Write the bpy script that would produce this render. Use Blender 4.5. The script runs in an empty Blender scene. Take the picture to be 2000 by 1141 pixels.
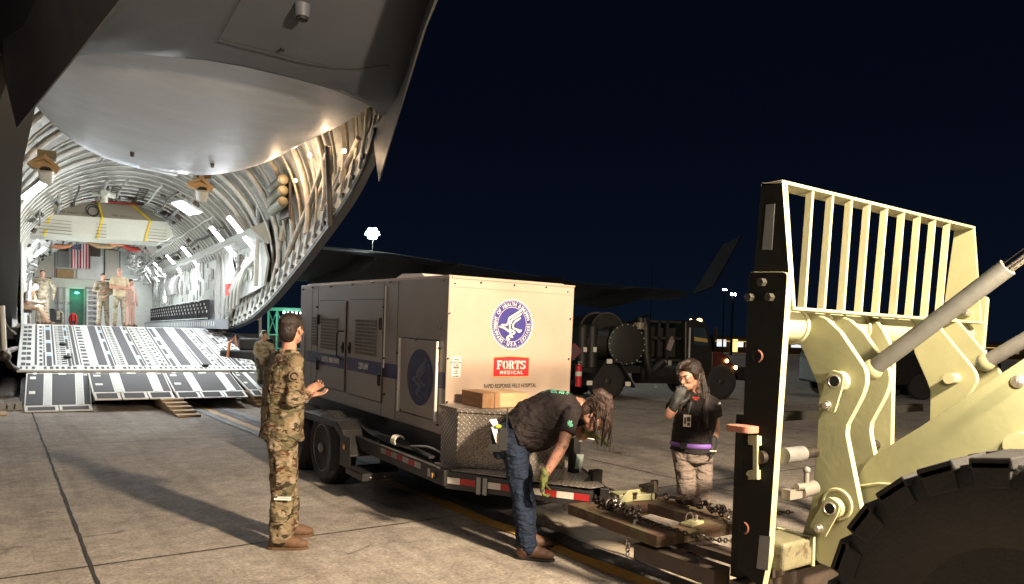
import bpy, bmesh, math, random
from mathutils import Vector as V, Matrix, Euler, noise as mnoise
random.seed(7)
S = bpy.context.scene; COL = S.collection
R = math.radians; PI = math.pi
# ---------------------------------------------------------------- camera
FPX, CX, CY, CH = 1424., 1000., 720., 1.6          # focal length in pixels of a 2000 px wide frame
YAW, PITCH, ROLL = R(35.157), R(2.2915), math.atan(.025)
fwd = V((math.sin(YAW)*math.cos(PITCH), math.cos(YAW)*math.cos(PITCH), -math.sin(PITCH)))
rgt = V((math.cos(YAW), -math.sin(YAW), 0)); upv = rgt.cross(fwd)
c_, s_ = math.cos(ROLL), math.sin(ROLL)
rgt, upv = rgt*c_+upv*s_, upv*c_-rgt*s_
cam = bpy.data.cameras.new('camera'); camo = bpy.data.objects.new('camera', cam); COL.objects.link(camo)
camo.matrix_world = Matrix(((rgt.x, upv.x, -fwd.x, 0), (rgt.y, upv.y, -fwd.y, 0), (rgt.z, upv.z, -fwd.z, CH), (0, 0, 0, 1)))
cam.sensor_width = 36; cam.sensor_fit = 'HORIZONTAL'; cam.lens = 36*FPX/2000; cam.shift_y = (CY-570.5)/2000
cam.clip_start = .05; cam.clip_end = 3000
S.camera = camo
# ---------------------------------------------------------------- world: clear night sky
w = bpy.data.worlds.new('World'); S.world = w; w.use_nodes = True
nt = w.node_tree; bg = nt.nodes['Background']
tc = nt.nodes.new('ShaderNodeTexCoord'); sx = nt.nodes.new('ShaderNodeSeparateXYZ'); cr = nt.nodes.new('ShaderNodeValToRGB')
nt.links.new(tc.outputs['Generated'], sx.inputs[0]); nt.links.new(sx.outputs['Z'], cr.inputs[0]); nt.links.new(cr.outputs[0], bg.inputs[0])
e = cr.color_ramp.elements; e[0].position = 0; e[0].color = (.0034, .0066, .0145, 1); e[1].position = .5; e[1].color = (.0012, .0022, .0062, 1)
q = e.new(.12); q.color = (.0022, .0042, .0102, 1)
q = e.new(.28); q.color = (.0013, .0026, .0070, 1)
bg.inputs[1].default_value = 1.0
S.view_settings.view_transform = 'Standard'; S.view_settings.look = 'None'; S.view_settings.exposure = 0; S.view_settings.gamma = 1
S.render.engine = 'CYCLES'
S.cycles.use_denoising = True
S.cycles.max_bounces = 6; S.cycles.sample_clamp_indirect = 6
# ---------------------------------------------------------------- lights
def lamp(name, kind, loc, energy, col, size=.1, to=None, spot=None, blend=.5, size_y=None):
    l = bpy.data.lights.new(name, kind); o = bpy.data.objects.new(name, l); COL.objects.link(o)
    o.location = loc; l.energy = energy; l.color = col
    if kind == 'AREA':
        l.size = size
        if size_y: l.shape = 'RECTANGLE'; l.size_y = size_y
    elif kind != 'SUN': l.shadow_soft_size = size
    if kind == 'SUN': l.angle = size
    if spot: l.spot_size = R(spot); l.spot_blend = blend
    if to is not None: o.rotation_euler = (V(to)-V(loc)).to_track_quat('-Z', 'Y').to_euler()
    return o
lamp('overhead_fill', 'SUN', (0, 0, 30), .34, (1, .93, .86), R(14), to=(-9, 8, 0))  # sun lamp added as a soft overhead fill for the ground
lamp('loader_headlight', 'SPOT', (3.47, -1.5, 4.0), 6900, (1, .80, .57), .20, to=(4.2, 7.5, .6), spot=150, blend=.5)
fl_ = lamp('trailer_side_fill', 'AREA', (-9, 0, 8), 40, (1, .88, .80), 5, to=(3.4, 6.0, .5)); fl_.data.spread = R(62)  # unseen soft fill, added to brighten the trailer's left side
fl_ = lamp('right_ground_fill', 'AREA', (30, -6, 16), 20, (1, .82, .6), 4, to=(9, 11, 0)); fl_.data.spread = R(70)  # unseen weak fill, added to brighten the ground on the right
lamp('crank_fill_spot', 'SPOT', (3.10, .9, 1.75), 120, (1, .86, .62), .05, to=(4.4, 3.2, 1.2), spot=120, blend=.6)  # added spot without a modelled lamp; brightens the bell crank plates

# ---------------------------------------------------------------- measuring helper: a line of sight met with a real plane
def ray(px, py): return fwd*FPX + rgt*(px-CX) - upv*(py-CY)
class Fr:
    """a local frame: origin on the ground, y axis along the thing, optional pitch"""
    def __init__(s, o=(0, 0, 0), yaw=0, pit=0):
        a, p = R(yaw), R(pit); s.o = V(o)
        s.y = V((math.sin(a)*math.cos(p), math.cos(a)*math.cos(p), math.sin(p)))
        s.x = V((math.cos(a), -math.sin(a), 0)); s.z = s.x.cross(s.y)
        s.M = Matrix(((s.x.x, s.y.x, s.z.x, s.o.x), (s.x.y, s.y.y, s.z.y, s.o.y), (s.x.z, s.y.z, s.z.z, s.o.z), (0, 0, 0, 1)))
    def hit(s, px, py, ax, v):
        n = (s.x, s.y, s.z)[ax]; c = V((0, 0, CH)); d = ray(px, py)
        t = (v-(c-s.o).dot(n))/d.dot(n); q = c+t*d-s.o
        return V((q.dot(s.x), q.dot(s.y), q.dot(s.z)))
WF = Fr()
AF = Fr(yaw=2.123)            # the aircraft
TF = Fr(yaw=1.01, pit=1.555)  # the trailer, slightly nose down
def atdepth(px, py, d):
    r = ray(px, py); return V((0, 0, CH))+r*(d/FPX)

# ---------------------------------------------------------------- object helpers
def tag(o, label=None, cat=None, group=None, kind=None):
    if label: o['label'] = label
    if cat: o['category'] = cat
    if group: o['group'] = group
    if kind: o['kind'] = kind
    return o
def thing(name, label, cat, fr=None, loc=None, rz=0, group=None):
    o = bpy.data.objects.new(name, None); COL.objects.link(o); o.empty_display_size = .1
    if fr: o.matrix_world = fr.M
    if loc is not None: o.location = loc
    if rz: o.rotation_euler = (0, 0, rz)
    return tag(o, label, cat, group)
class MB:
    def __init__(s): s.b = bmesh.new(); s.mi = 0
    def _f(s, vs):
        try:
            f = s.b.faces.new(vs); f.material_index = s.mi; return f
        except ValueError: return None
    def box(s, c, d, rot=None):
        h = V(d)/2; m = rot.to_matrix() if isinstance(rot, Euler) else (rot or Matrix.Identity(3)); c = V(c)
        v = [s.b.verts.new(c+m@V((x*h.x, y*h.y, z*h.z))) for x in (-1, 1) for y in (-1, 1) for z in (-1, 1)]
        for q in ((0, 1, 3, 2), (4, 6, 7, 5), (0, 4, 5, 1), (2, 3, 7, 6), (0, 2, 6, 4), (1, 5, 7, 3)): s._f([v[i] for i in q])
        return s
    def bx(s, a, b): a, b = V(a), V(b); return s.box((a+b)/2, [abs(t) for t in (b-a)])
    def hexa(s, p):   # eight points: bottom four, top four
        v = [s.b.verts.new(V(q)) for q in p]
        for q in ((3, 2, 1, 0), (4, 5, 6, 7), (0, 1, 5, 4), (1, 2, 6, 5), (2, 3, 7, 6), (3, 0, 4, 7)): s._f([v[i] for i in q])
        return s
    def beam(s, p, q, w, h, up=(0, 0, 1)):
        p, q = V(p), V(q); d = (q-p); L = d.length; d.normalize(); up = V(up)
        x = d.cross(up)
        if x.length < 1e-4: x = d.cross(V((1, 0, 0)))
        x.normalize(); z = x.cross(d)
        m = Matrix((x, d, z)).transposed(); return s.box((p+q)/2, (w, L, h), m)
    def tube(s, pts, r, n=10, cap=True, flat=None, upr=None):
        pts = [V(p) for p in pts]; N = len(pts)
        rs = r if isinstance(r, (list, tuple)) else [r]*N
        rings = []; ref = V(upr) if upr else None
        for i, p in enumerate(pts):
            t = (pts[min(i+1, N-1)]-pts[max(i-1, 0)]); 
            if t.length < 1e-9: t = V((0, 0, 1))
            t.normalize()
            if ref is None: ref = V((0, 0, 1)) if abs(t.z) < .9 else V((1, 0, 0))
            x = t.cross(ref)
            if x.length < 1e-4: x = t.cross(V((.3, .9, .1)))
            x.normalize(); y = x.cross(t); 
            if upr is None: ref = y
            fx, fy = flat[i] if isinstance(flat, list) else (flat or (1, 1))
            rings.append([s.b.verts.new(p+(x*math.cos(a)*fx+y*math.sin(a)*fy)*rs[i]) for a in (2*PI*k/n for k in range(n))])
        for a, b in zip(rings, rings[1:]):
            for k in range(n): s._f((a[k], a[(k+1) % n], b[(k+1) % n], b[k]))
        if cap: s._f(rings[0][::-1]); s._f(rings[-1])
        return s
    def cyl(s, p, q, r, r2=None, n=16): return s.tube([p, q], [r, r if r2 is None else r2], n)
    def ball(s, c, r, rot=None, u=14, v=9):
        r = V(r) if hasattr(r, '__len__') else V((r, r, r)); m = rot or Matrix.Identity(3); c = V(c)
        rings = [[s.b.verts.new(c+m@V((r.x*math.sin(PI*j/v)*math.cos(2*PI*i/u), r.y*math.sin(PI*j/v)*math.sin(2*PI*i/u), r.z*math.cos(PI*j/v)))) for i in range(u)] for j in range(1, v)]
        t = s.b.verts.new(c+m@V((0, 0, r.z))); b = s.b.verts.new(c-m@V((0, 0, r.z)))
        for i in range(u):
            s._f((t, rings[0][i], rings[0][(i+1) % u])); s._f((b, rings[-1][(i+1) % u], rings[-1][i]))
            for a, c2 in zip(rings, rings[1:]): s._f((a[i], c2[i], c2[(i+1) % u], a[(i+1) % u]))
        return s
    def cap(s, p, q, r1, r2, n=12):   # a tapered limb with round ends
        s.tube([p, q], [r1, r2], n); s.ball(p, r1, u=n, v=8); s.ball(q, r2, u=n, v=8); return s
    def prism(s, pts, ax, a, b):      # outline in the two other axes, from a to b along ax
        def mk(p, v):
            l = [p[0], p[1]]; l.insert(ax, v); return s.b.verts.new(l)
        A = [mk(p, a) for p in pts]; B = [mk(p, b) for p in pts]; n = len(pts)
        s._f(A[::-1]); s._f(B)
        for i in range(n): s._f((A[i], A[(i+1) % n], B[(i+1) % n], B[i]))
        return s
    def loft(s, rings, close=False, capends=False):
        rr = [[s.b.verts.new(V(p)) for p in r] for r in rings]
        for a, b in zip(rr, rr[1:]):
            n = len(a)
            for k in range(n if close else n-1): s._f((a[k], a[(k+1) % n], b[(k+1) % n], b[k]))
        if capends: s._f(rr[0][::-1]); s._f(rr[-1])
        return s
    def ring(s, c, R0, r, ax=0, n=24, m=8, a0=0, a1=2*PI, sc=(1, 1)):
        pts = []
        full = abs(a1-a0-2*PI) < 1e-6
        for i in range(n+(0 if full else 1)):
            a = a0+(a1-a0)*i/n; p = [R0*math.cos(a)*sc[0], R0*math.sin(a)*sc[1]]; p.insert(ax, 0); pts.append(V(c)+V(p))
        if full: pts.append(pts[0]); 
        return s.tube(pts, r, m, cap=not full)
    def lathe(s, c, prof, ax=0, n=32):   # prof: (offset along ax, radius)
        rings = []
        for o, r in prof:
            rg = []
            for i in range(n):
                a = 2*PI*i/n; p = [r*math.cos(a), r*math.sin(a)]; p.insert(ax, o); rg.append(V(c)+V(p))
            rings.append(rg)
        return s.loft(rings, close=True, capends=True)
    def poly(s, pts): s._f([s.b.verts.new(V(p)) for p in pts]); return s
    def obj(s, name, mats, parent=None, smooth=None, bevel=0, seg=2):
        bmesh.ops.recalc_face_normals(s.b, faces=s.b.faces)
        me = bpy.data.meshes.new(name); s.b.to_mesh(me); s.b.free()
        o = bpy.data.objects.new(name, me); COL.objects.link(o)
        for m in (mats if isinstance(mats, (list, tuple)) else [mats]): me.materials.append(m)
        if parent is not None: o.parent = parent
        if smooth is not None:
            me.polygons.foreach_set('use_smooth', [True]*len(me.polygons))
            try: me.set_sharp_from_angle(angle=R(smooth))
            except Exception: pass
        if bevel:
            b = o.modifiers.new('bevel', 'BEVEL'); b.width = bevel; b.segments = seg; b.limit_method = 'ANGLE'; b.angle_limit = R(40)
        return o
def bake(o):   # replace modifiers by their result
    dg = bpy.context.evaluated_depsgraph_get(); dg.update()
    me = bpy.data.meshes.new_from_object(o.evaluated_get(dg)); old = o.data; o.modifiers.clear(); o.data = me; bpy.data.meshes.remove(old); return o
def blob(mb, name, mat, parent, voxel=.012, smooth=6, wr=0, wrs=.12):
    o = mb.obj(name, mat, None)
    m = o.modifiers.new('r', 'REMESH'); m.mode = 'VOXEL'; m.voxel_size = voxel; m.use_smooth_shade = True
    if wr:
        t = bpy.data.textures.get('wr%g' % wrs) or bpy.data.textures.new('wr%g' % wrs, 'CLOUDS'); t.noise_scale = wrs; t.noise_depth = 2
        d = o.modifiers.new('d', 'DISPLACE'); d.texture = t; d.strength = wr; d.mid_level = .5; d.texture_coords = 'GLOBAL'
    sm = o.modifiers.new('s', 'SMOOTH'); sm.iterations = smooth; sm.factor = .5
    bake(o)
    o.data.materials.clear()
    for mm in (mat if isinstance(mat, (list, tuple)) else [mat]): o.data.materials.append(mm)
    o.data.polygons.foreach_set('use_smooth', [True]*len(o.data.polygons))
    if parent is not None:
        o.parent = parent; o.matrix_parent_inverse = parent.matrix_basis.inverted()
    return o
def keep(o, parent):   # geometry given in world space under a moved parent
    o.parent = parent; o.matrix_parent_inverse = parent.matrix_basis.inverted(); return o
def dup(root, M=None, label=None, group=None, parent=None):
    r = root.copy(); COL.objects.link(r)
    if M is not None: r.matrix_world = M
    if parent is not None: r.parent = parent
    if label: r['label'] = label
    if group: r['group'] = group
    for ch in root.children:
        c = ch.copy(); COL.objects.link(c); c.parent = r
        for g in ch.children:
            d = g.copy(); COL.objects.link(d); d.parent = c
    return r
# writing: text curves turned into thin meshes
def text_bm(txt, size, ext=.0015, weight=0, font=None, sp=1):
    c = bpy.data.curves.new('t', 'FONT'); c.body = txt; c.size = size; c.extrude = ext; c.align_x = 'CENTER'; c.align_y = 'CENTER'; c.offset = weight; c.space_character = sp; c.resolution_u = 3
    o = bpy.data.objects.new('t', c); COL.objects.link(o)
    dg = bpy.context.evaluated_depsgraph_get(); dg.update()
    me = bpy.data.meshes.new_from_object(o.evaluated_get(dg)); bpy.data.objects.remove(o); bpy.data.curves.remove(c); return me
def add_text(mb, txt, size, M, weight=0, sx=1, sp=1, ext=.0012):
    me = text_bm(txt, size, ext, weight, sp=sp); n = len(mb.b.faces)
    me.transform(M @ Matrix.Diagonal((sx, 1, 1, 1))); mb.b.from_mesh(me); mb.b.faces.ensure_lookup_table()
    for f in mb.b.faces[n:]: f.material_index = mb.mi
    bpy.data.meshes.remove(me)
def face_M(o, right, up):
    r = V(right).normalized(); u = V(up).normalized(); n = r.cross(u)
    return Matrix(((r.x, u.x, n.x, o[0]), (r.y, u.y, n.y, o[1]), (r.z, u.z, n.z, o[2]), (0, 0, 0, 1)))

# ---------------------------------------------------------------- materials
def NT(name):
    m = bpy.data.materials.new(name); m.use_nodes = True; t = m.node_tree; return m, t, t.nodes['Principled BSDF'], t.nodes, t.links
def col4(c): return (c[0], c[1], c[2], 1)
def M_(name, c, rough=.6, metal=0, var=.18, vs=5, bump=.15, bs=60, c2=None, patch=.6, spec=.5, stretch=None, coat=0):
    m, t, p, N, L = NT(name)
    tc = N.new('ShaderNodeTexCoord'); src = tc.outputs['Object']
    if stretch:
        mp = N.new('ShaderNodeMapping'); mp.inputs['Scale'].default_value = stretch; L.new(src, mp.inputs[0]); src = mp.outputs[0]
    n1 = N.new('ShaderNodeTexNoise'); n1.inputs['Scale'].default_value = vs; n1.inputs['Detail'].default_value = 6; n1.inputs['Roughness'].default_value = .65; L.new(src, n1.inputs['Vector'])
    r = N.new('ShaderNodeValToRGB'); L.new(n1.outputs['Fac'], r.inputs[0])
    r.color_ramp.elements[0].position = .3; r.color_ramp.elements[1].position = .7
    r.color_ramp.elements[0].color = col4([x*(1-var) for x in c]); r.color_ramp.elements[1].color = col4([min(1, x*(1+var)) for x in c])
    out = r.outputs[0]
    if c2:
        n3 = N.new('ShaderNodeTexNoise'); n3.inputs['Scale'].default_value = vs*1.9; n3.inputs['Detail'].default_value = 9; n3.inputs['Roughness'].default_value = .7; L.new(src, n3.inputs['Vector'])
        r3 = N.new('ShaderNodeValToRGB'); r3.color_ramp.elements[0].position = patch; r3.color_ramp.elements[1].position = patch+.06; L.new(n3.outputs['Fac'], r3.inputs[0])
        mx = N.new('ShaderNodeMix'); mx.data_type = 'RGBA'; L.new(r3.outputs[0], mx.inputs['Factor']); L.new(out, mx.inputs['A']); mx.inputs['B'].default_value = col4(c2); out = mx.outputs['Result']
    L.new(out, p.inputs['Base Color'])
    n2 = N.new('ShaderNodeTexNoise'); n2.inputs['Scale'].default_value = bs; n2.inputs['Detail'].default_value = 5; L.new(src, n2.inputs['Vector'])
    mr = N.new('ShaderNodeMapRange'); mr.inputs['To Min'].default_value = max(.03, rough-.12); mr.inputs['To Max'].default_value = min(1, rough+.12); L.new(n1.outputs['Fac'], mr.inputs[0]); L.new(mr.outputs[0], p.inputs['Roughness'])
    if bump:
        b = N.new('ShaderNodeBump'); b.inputs['Strength'].default_value = bump; b.inputs['Distance'].default_value = .01; L.new(n2.outputs['Fac'], b.inputs['Height']); L.new(b.outputs[0], p.inputs['Normal'])
    p.inputs['Metallic'].default_value = metal; p.inputs['Specular IOR Level'].default_value = spec
    if coat: p.inputs['Coat Weight'].default_value = coat
    return m
def EM(name, c, s):
    m, t, p, N, L = NT(name); p.inputs['Base Color'].default_value = col4(c); p.inputs['Emission Color'].default_value = col4(c); p.inputs['Emission Strength'].default_value = s; return m
def camo(name, cols, sc=7, wrinkle=.5, st=(1, 1, 1.7)):
    m, t, p, N, L = NT(name)
    tc = N.new('ShaderNodeTexCoord'); mp = N.new('ShaderNodeMapping'); mp.inputs['Scale'].default_value = st; L.new(tc.outputs['Object'], mp.inputs[0])
    out = None
    for i, c in enumerate(cols):
        if out is None:
            rgb = N.new('ShaderNodeRGB'); rgb.outputs[0].default_value = col4(c); out = rgb.outputs[0]; continue
        mp2 = N.new('ShaderNodeMapping'); mp2.inputs['Location'].default_value = (i*3.7, i*1.9, i*5.3); L.new(mp.outputs[0], mp2.inputs[0])
        n = N.new('ShaderNodeTexNoise'); n.inputs['Scale'].default_value = sc*(1+.25*i); n.inputs['Detail'].default_value = 3; n.inputs['Roughness'].default_value = .55; n.inputs['Distortion'].default_value = .6; L.new(mp2.outputs[0], n.inputs['Vector'])
        r = N.new('ShaderNodeValToRGB'); r.color_ramp.elements[0].position = .535+.012*i; r.color_ramp.elements[1].position = .55+.012*i; L.new(n.outputs['Fac'], r.inputs[0])
        mx = N.new('ShaderNodeMix'); mx.data_type = 'RGBA'; L.new(r.outputs[0], mx.inputs['Factor']); L.new(out, mx.inputs['A']); mx.inputs['B'].default_value = col4(c); out = mx.outputs['Result']
    L.new(out, p.inputs['Base Color']); p.inputs['Roughness'].default_value = .9; p.inputs['Specular IOR Level'].default_value = .2
    cloth_bump(N, L, p, tc, wrinkle); return m
def cloth_bump(N, L, p, tc, k):
    mp = N.new('ShaderNodeMapping'); mp.inputs['Scale'].default_value = (5, 5, 11); mp.inputs['Rotation'].default_value = (.5, .4, 0); L.new(tc.outputs['Object'], mp.inputs[0])
    n = N.new('ShaderNodeTexNoise'); n.inputs['Scale'].default_value = 1.6; n.inputs['Detail'].default_value = 3; n.inputs['Distortion'].default_value = 1.2; L.new(mp.outputs[0], n.inputs['Vector'])
    b = N.new('ShaderNodeBump'); b.inputs['Strength'].default_value = k; b.inputs['Distance'].default_value = .05; L.new(n.outputs['Fac'], b.inputs['Height']); L.new(b.outputs[0], p.inputs['Normal'])
def cloth(name, c, k=.5, rough=.85, var=.12):
    m = M_(name, c, rough, 0, var, 14, 0, spec=.25); t = m.node_tree; cloth_bump(t.nodes, t.links, t.nodes['Principled BSDF'], [n for n in t.nodes if n.type == 'TEX_COORD'][0], k); return m
cream = M_('loader_cream', (.27, .265, .145), .5, 0, .14, 2.2, .08, 35, c2=(.17, .11, .05), patch=.665)
cream2 = M_('loader_cream_edge', (.35, .33, .195), .5, 0, .1, 5, .1, 40, c2=(.22, .12, .06), patch=.67)
blackst = M_('black_steel', (.008, .0075, .007), .62, 0, .3, 9, .1, 60)
trblack = M_('trailer_black_paint', (.022, .020, .020), .42, 0, .25, 8, .1, 60, c2=(.05, .045, .04), patch=.66)
steel = M_('bright_steel', (.55, .52, .48), .35, .9, .2, 9, .1, 60)
dksteel = M_('oily_dark_steel', (.085, .07, .06), .45, .85, .4, 25, .3, 80)
greyp = M_('grey_paint', (.28, .28, .27), .5, 0, .12, 8, .1, 50)
rust = M_('rusty_steel', (.075, .040, .024), .75, 0, .35, 3, .4, 50, c2=(.085, .072, .035), patch=.50)
rustred = M_('red_rusty_block', (.30, .12, .08), .8, 0, .3, 12, .5, 60)
rubber = M_('rubber', (.018, .017, .017), .8, 0, .35, 15, .4, 70, c2=(.05, .045, .04), patch=.66)
white = M_('white_paint', (.70, .68, .62), .5, 0, .06, 4, .05, 40)
tape = M_('reflective_tape', (.16, .16, .155), .4, 0, .1, 20, .1, 200)
skin = M_('skin', (.40, .20, .135), .55, 0, .12, 18, .12, 120, spec=.4)
skin2 = M_('fair_skin', (.46, .24, .165), .55, 0, .12, 18, .12, 120, spec=.4)
skintat = M_('tattooed_skin', (.36, .18, .125), .55, 0, .12, 18, .12, 120, c2=(.10, .065, .055), patch=.53)
hairdk = M_('dark_hair', (.018, .009, .006), .5, 0, .5, 30, .8, 90, stretch=(2.2, 2.2, .35))
hairbr = M_('brown_hair', (.034, .015, .009), .6, 0, .5, 30, .8, 90, stretch=(1, 1, .35))
OCP = [(.175, .132, .080), (.098, .086, .048), (.235, .182, .125), (.080, .040, .021), (.036, .028, .016)]
ocp = camo('camouflage_cloth', OCP, 5.2, .7)
ocp2 = camo('camouflage_cloth_lit', [(.30, .27, .20), (.20, .20, .13), (.36, .32, .25), (.16, .11, .07)], 6, .6)  # paler copy of the camouflage, cabin brightness put into its colours
tan = cloth('tan_flight_suit', (.36, .24, .165)); tshirt = cloth('tan_t_shirt', (.42, .35, .23), .3)
blackshirt = cloth('black_t_shirt', (.020, .015, .015), .8); blackpolo = cloth('black_polo', (.016, .013, .013), .6)
denim = cloth('denim', (.011, .018, .036), .9, .85, .35); greypants = cloth('grey_cargo_cloth', (.17, .135, .115), .8)
bootm = M_('brown_suede', (.12, .062, .032), .75, 0, .2, 20, .3, 80); sole = M_('boot_sole', (.10, .055, .025), .8, 0, .2, 20, .2, 60)
bootdk = M_('brown_leather', (.085, .04, .022), .6, 0, .3, 20, .3, 80)
glovem = M_('black_glove', (.017, .017, .017), .6, 0, .3, 20, .5, 120); gloveg = M_('lime_glove', (.10, .115, .02), .7, 0, .2, 14, .4, 120, c2=(.02, .02, .018), patch=.50)
eyew = M_('eye_white', (.6, .58, .55), .3, 0, .03); eyed = M_('eye_iris', (.02, .012, .008), .2, 0, .1); lipm = M_('lips', (.30, .10, .08), .5, 0, .1)
# ---------------------------------------------------------------- apron
def concrete():
    m, t, p, N, L = NT('apron_concrete'); tc = N.new('ShaderNodeTexCoord'); o = tc.outputs['Object']
    def noise(sc, det=6, ro=.6, vec=o, dist=0):
        n = N.new('ShaderNodeTexNoise'); n.inputs['Scale'].default_value = sc; n.inputs['Detail'].default_value = det; n.inputs['Roughness'].default_value = ro; n.inputs['Distortion'].default_value = dist; L.new(vec, n.inputs['Vector']); return n.outputs['Fac']
    def ramp(f, a, b, ca, cb):
        r = N.new('ShaderNodeValToRGB'); r.color_ramp.elements[0].position = a; r.color_ramp.elements[1].position = b; r.color_ramp.elements[0].color = col4(ca); r.color_ramp.elements[1].color = col4(cb); L.new(f, r.inputs[0]); return r.outputs[0]
    def mul(a, b, f=1):
        x = N.new('ShaderNodeMix'); x.data_type = 'RGBA'; x.blend_type = 'MULTIPLY'; x.inputs['Factor'].default_value = f; L.new(a, x.inputs['A']); L.new(b, x.inputs['B']); return x.outputs['Result']
    base = ramp(noise(.45, 8, .62, dist=.5), .3, .7, (.325, .288, .252), (.440, .400, .352))
    st = ramp(noise(1.6, 9, .68, dist=.3), .36, .60, (.74, .73, .73), (1, 1, 1))
    mid = ramp(noise(7, 8, .8, dist=.6), .36, .60, (.70, .68, .67), (1.12, 1.12, 1.11))
    fine = ramp(noise(38, 6, .85), .34, .66, (.50, .48, .46), (1.38, 1.36, 1.33))
    c = mul(mul(mul(base, st), mid), fine)
    mps = N.new('ShaderNodeMapping'); mps.inputs['Scale'].default_value = (3.2, .12, 1); L.new(o, mps.inputs[0])
    c = mul(c, ramp(noise(1.4, 5, .6, vec=mps.outputs[0]), .34, .52, (.78, .77, .76), (1, 1, 1)))
    c = mul(c, ramp(noise(2.3, 2, .4, dist=1.5), .23, .30, (.42, .40, .38), (1, 1, 1)))
    v = N.new('ShaderNodeTexVoronoi'); v.feature = 'DISTANCE_TO_EDGE'; v.inputs['Scale'].default_value = .33; 
    mp = N.new('ShaderNodeMapping'); L.new(o, mp.inputs[0]); nn = N.new('ShaderNodeTexNoise'); nn.inputs['Scale'].default_value = 1.8; nn.inputs['Detail'].default_value = 6; L.new(o, nn.inputs['Vector'])
    va = N.new('ShaderNodeVectorMath'); va.operation = 'MULTIPLY_ADD'; L.new(nn.outputs['Color'], va.inputs[0]); va.inputs[1].default_value = (1.2, 1.2, 0); L.new(o, va.inputs[2]); L.new(va.outputs[0], v.inputs['Vector'])
    L.new(c, p.inputs['Base Color'])
    p.inputs['Roughness'].default_value = .82; p.inputs['Specular IOR Level'].default_value = .35
    b = N.new('ShaderNodeBump'); b.inputs['Strength'].default_value = .55; b.inputs['Distance'].default_value = .008; L.new(noise(60, 6, .8), b.inputs['Height'])
    b2 = N.new('ShaderNodeBump'); b2.inputs['Strength'].default_value = .3; b2.inputs['Distance'].default_value = .02; L.new(noise(14, 6, .7), b2.inputs['Height']); L.new(b.outputs[0], b2.inputs['Normal']); L.new(b2.outputs[0], p.inputs['Normal'])
    return m
g = MB(); g.poly([(-900, -60, 0), (900, -60, 0), (900, 1400, 0), (-900, 1400, 0)]); tag(g.obj('apron', concrete()), kind='structure')
jm = M_('joint_sealant', (.020, .018, .016), .9, 0, .3, 30, .3, 80)
def strip(mb, p, q, w, z, step=.12, rag=.25, seed=0, gap=0):
    p, q = V((p[0], p[1])), V((q[0], q[1])); d = q-p; n = max(1, int(d.length/step)); d.normalize(); s = V((-d.y, d.x)); L = []
    for i in range(n+1):
        t = p+(q-p)*(i/n); a = w/2*(1+rag*mnoise.noise((t.x*5, t.y*5, seed))+rag*.8*mnoise.noise((t.x*19, t.y*19, seed+3))); b = w/2*(1+rag*mnoise.noise((t.x*5, t.y*5, seed+9))+rag*.8*mnoise.noise((t.x*17, t.y*17, seed+5)))
        c = t+s*(.35*w*mnoise.noise((t.x*1.3, t.y*1.3, seed+20)))
        L.append(((c+s*a).to_3d()+V((0, 0, z)), (c-s*b).to_3d()+V((0, 0, z))))
    vs = [(mb.b.verts.new(a), mb.b.verts.new(b)) for a, b in L]
    for i, (a, b) in enumerate(zip(vs, vs[1:])):
        if gap and mnoise.noise((i*.37, seed*3.1, 0)) > gap: continue
        mb._f((a[0], a[1], b[1], b[0]))
j = MB()
for k in range(-3, 8): strip(j, (.5+6.05*k, -5), (.5+6.05*k, 60), .024 if k == 0 else .020, .004, .1 if abs(k) < 3 else .6, .5, k)
for k in range(-1, 9): strip(j, (-20, 5.58+6.02*k), (50, 5.58+6.02*k), .018, .005, .1 if k < 3 else .6, .6, 40+k, gap=.45 if k != 0 else .55)
for k in range(-1, 5): strip(j, (3.55+6.05*k, 5.6), (3.55+6.05*k, 50), .012, .0045, .2, .6, 80+k, gap=.3)
tag(j.obj('pavement_joints', jm), kind='structure')
yel = M_('yellow_line_paint', (.50, .27, .055), .7, 0, .2, 12, .3, 60, c2=(.24, .18, .12), patch=.60)
blk = M_('black_line_border', (.085, .08, .075), .8, 0, .3, 10, .3, 60, c2=(.20, .18, .16), patch=.56)
gb = M_('pale_old_marking', (.20, .23, .25), .75, 0, .25, 12, .3, 60, c2=(.10, .11, .12), patch=.58)
pale = M_('lit_pale_concrete', (.42, .36, .28), .8, 0, .2, 14, .4, 70, c2=(.10, .09, .08), patch=.66)  # pale strip; the light on the white concrete is put into its colour
def band(name, m, x0, x1, y0, y1, z): s = MB(); strip(s, ((x0+x1)/2, y0), ((x0+x1)/2, y1), x1-x0, z, .15, .06, int(x0*7)); return tag(s.obj(name, m), kind='structure')
band('yellow_line', yel, 3.42, 3.57, -2, 70, .012); band('line_border', blk, 3.57, 3.78, -2, 70, .012); band('line_border', gb, 3.26, 3.42, 8, 70, .012); band('line_border', gb, 3.78, 3.92, 6, 70, .012)
band('lit_pale_patch', pale, 3.79, 4.22, 2.2, 5.5, .0085)
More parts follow.
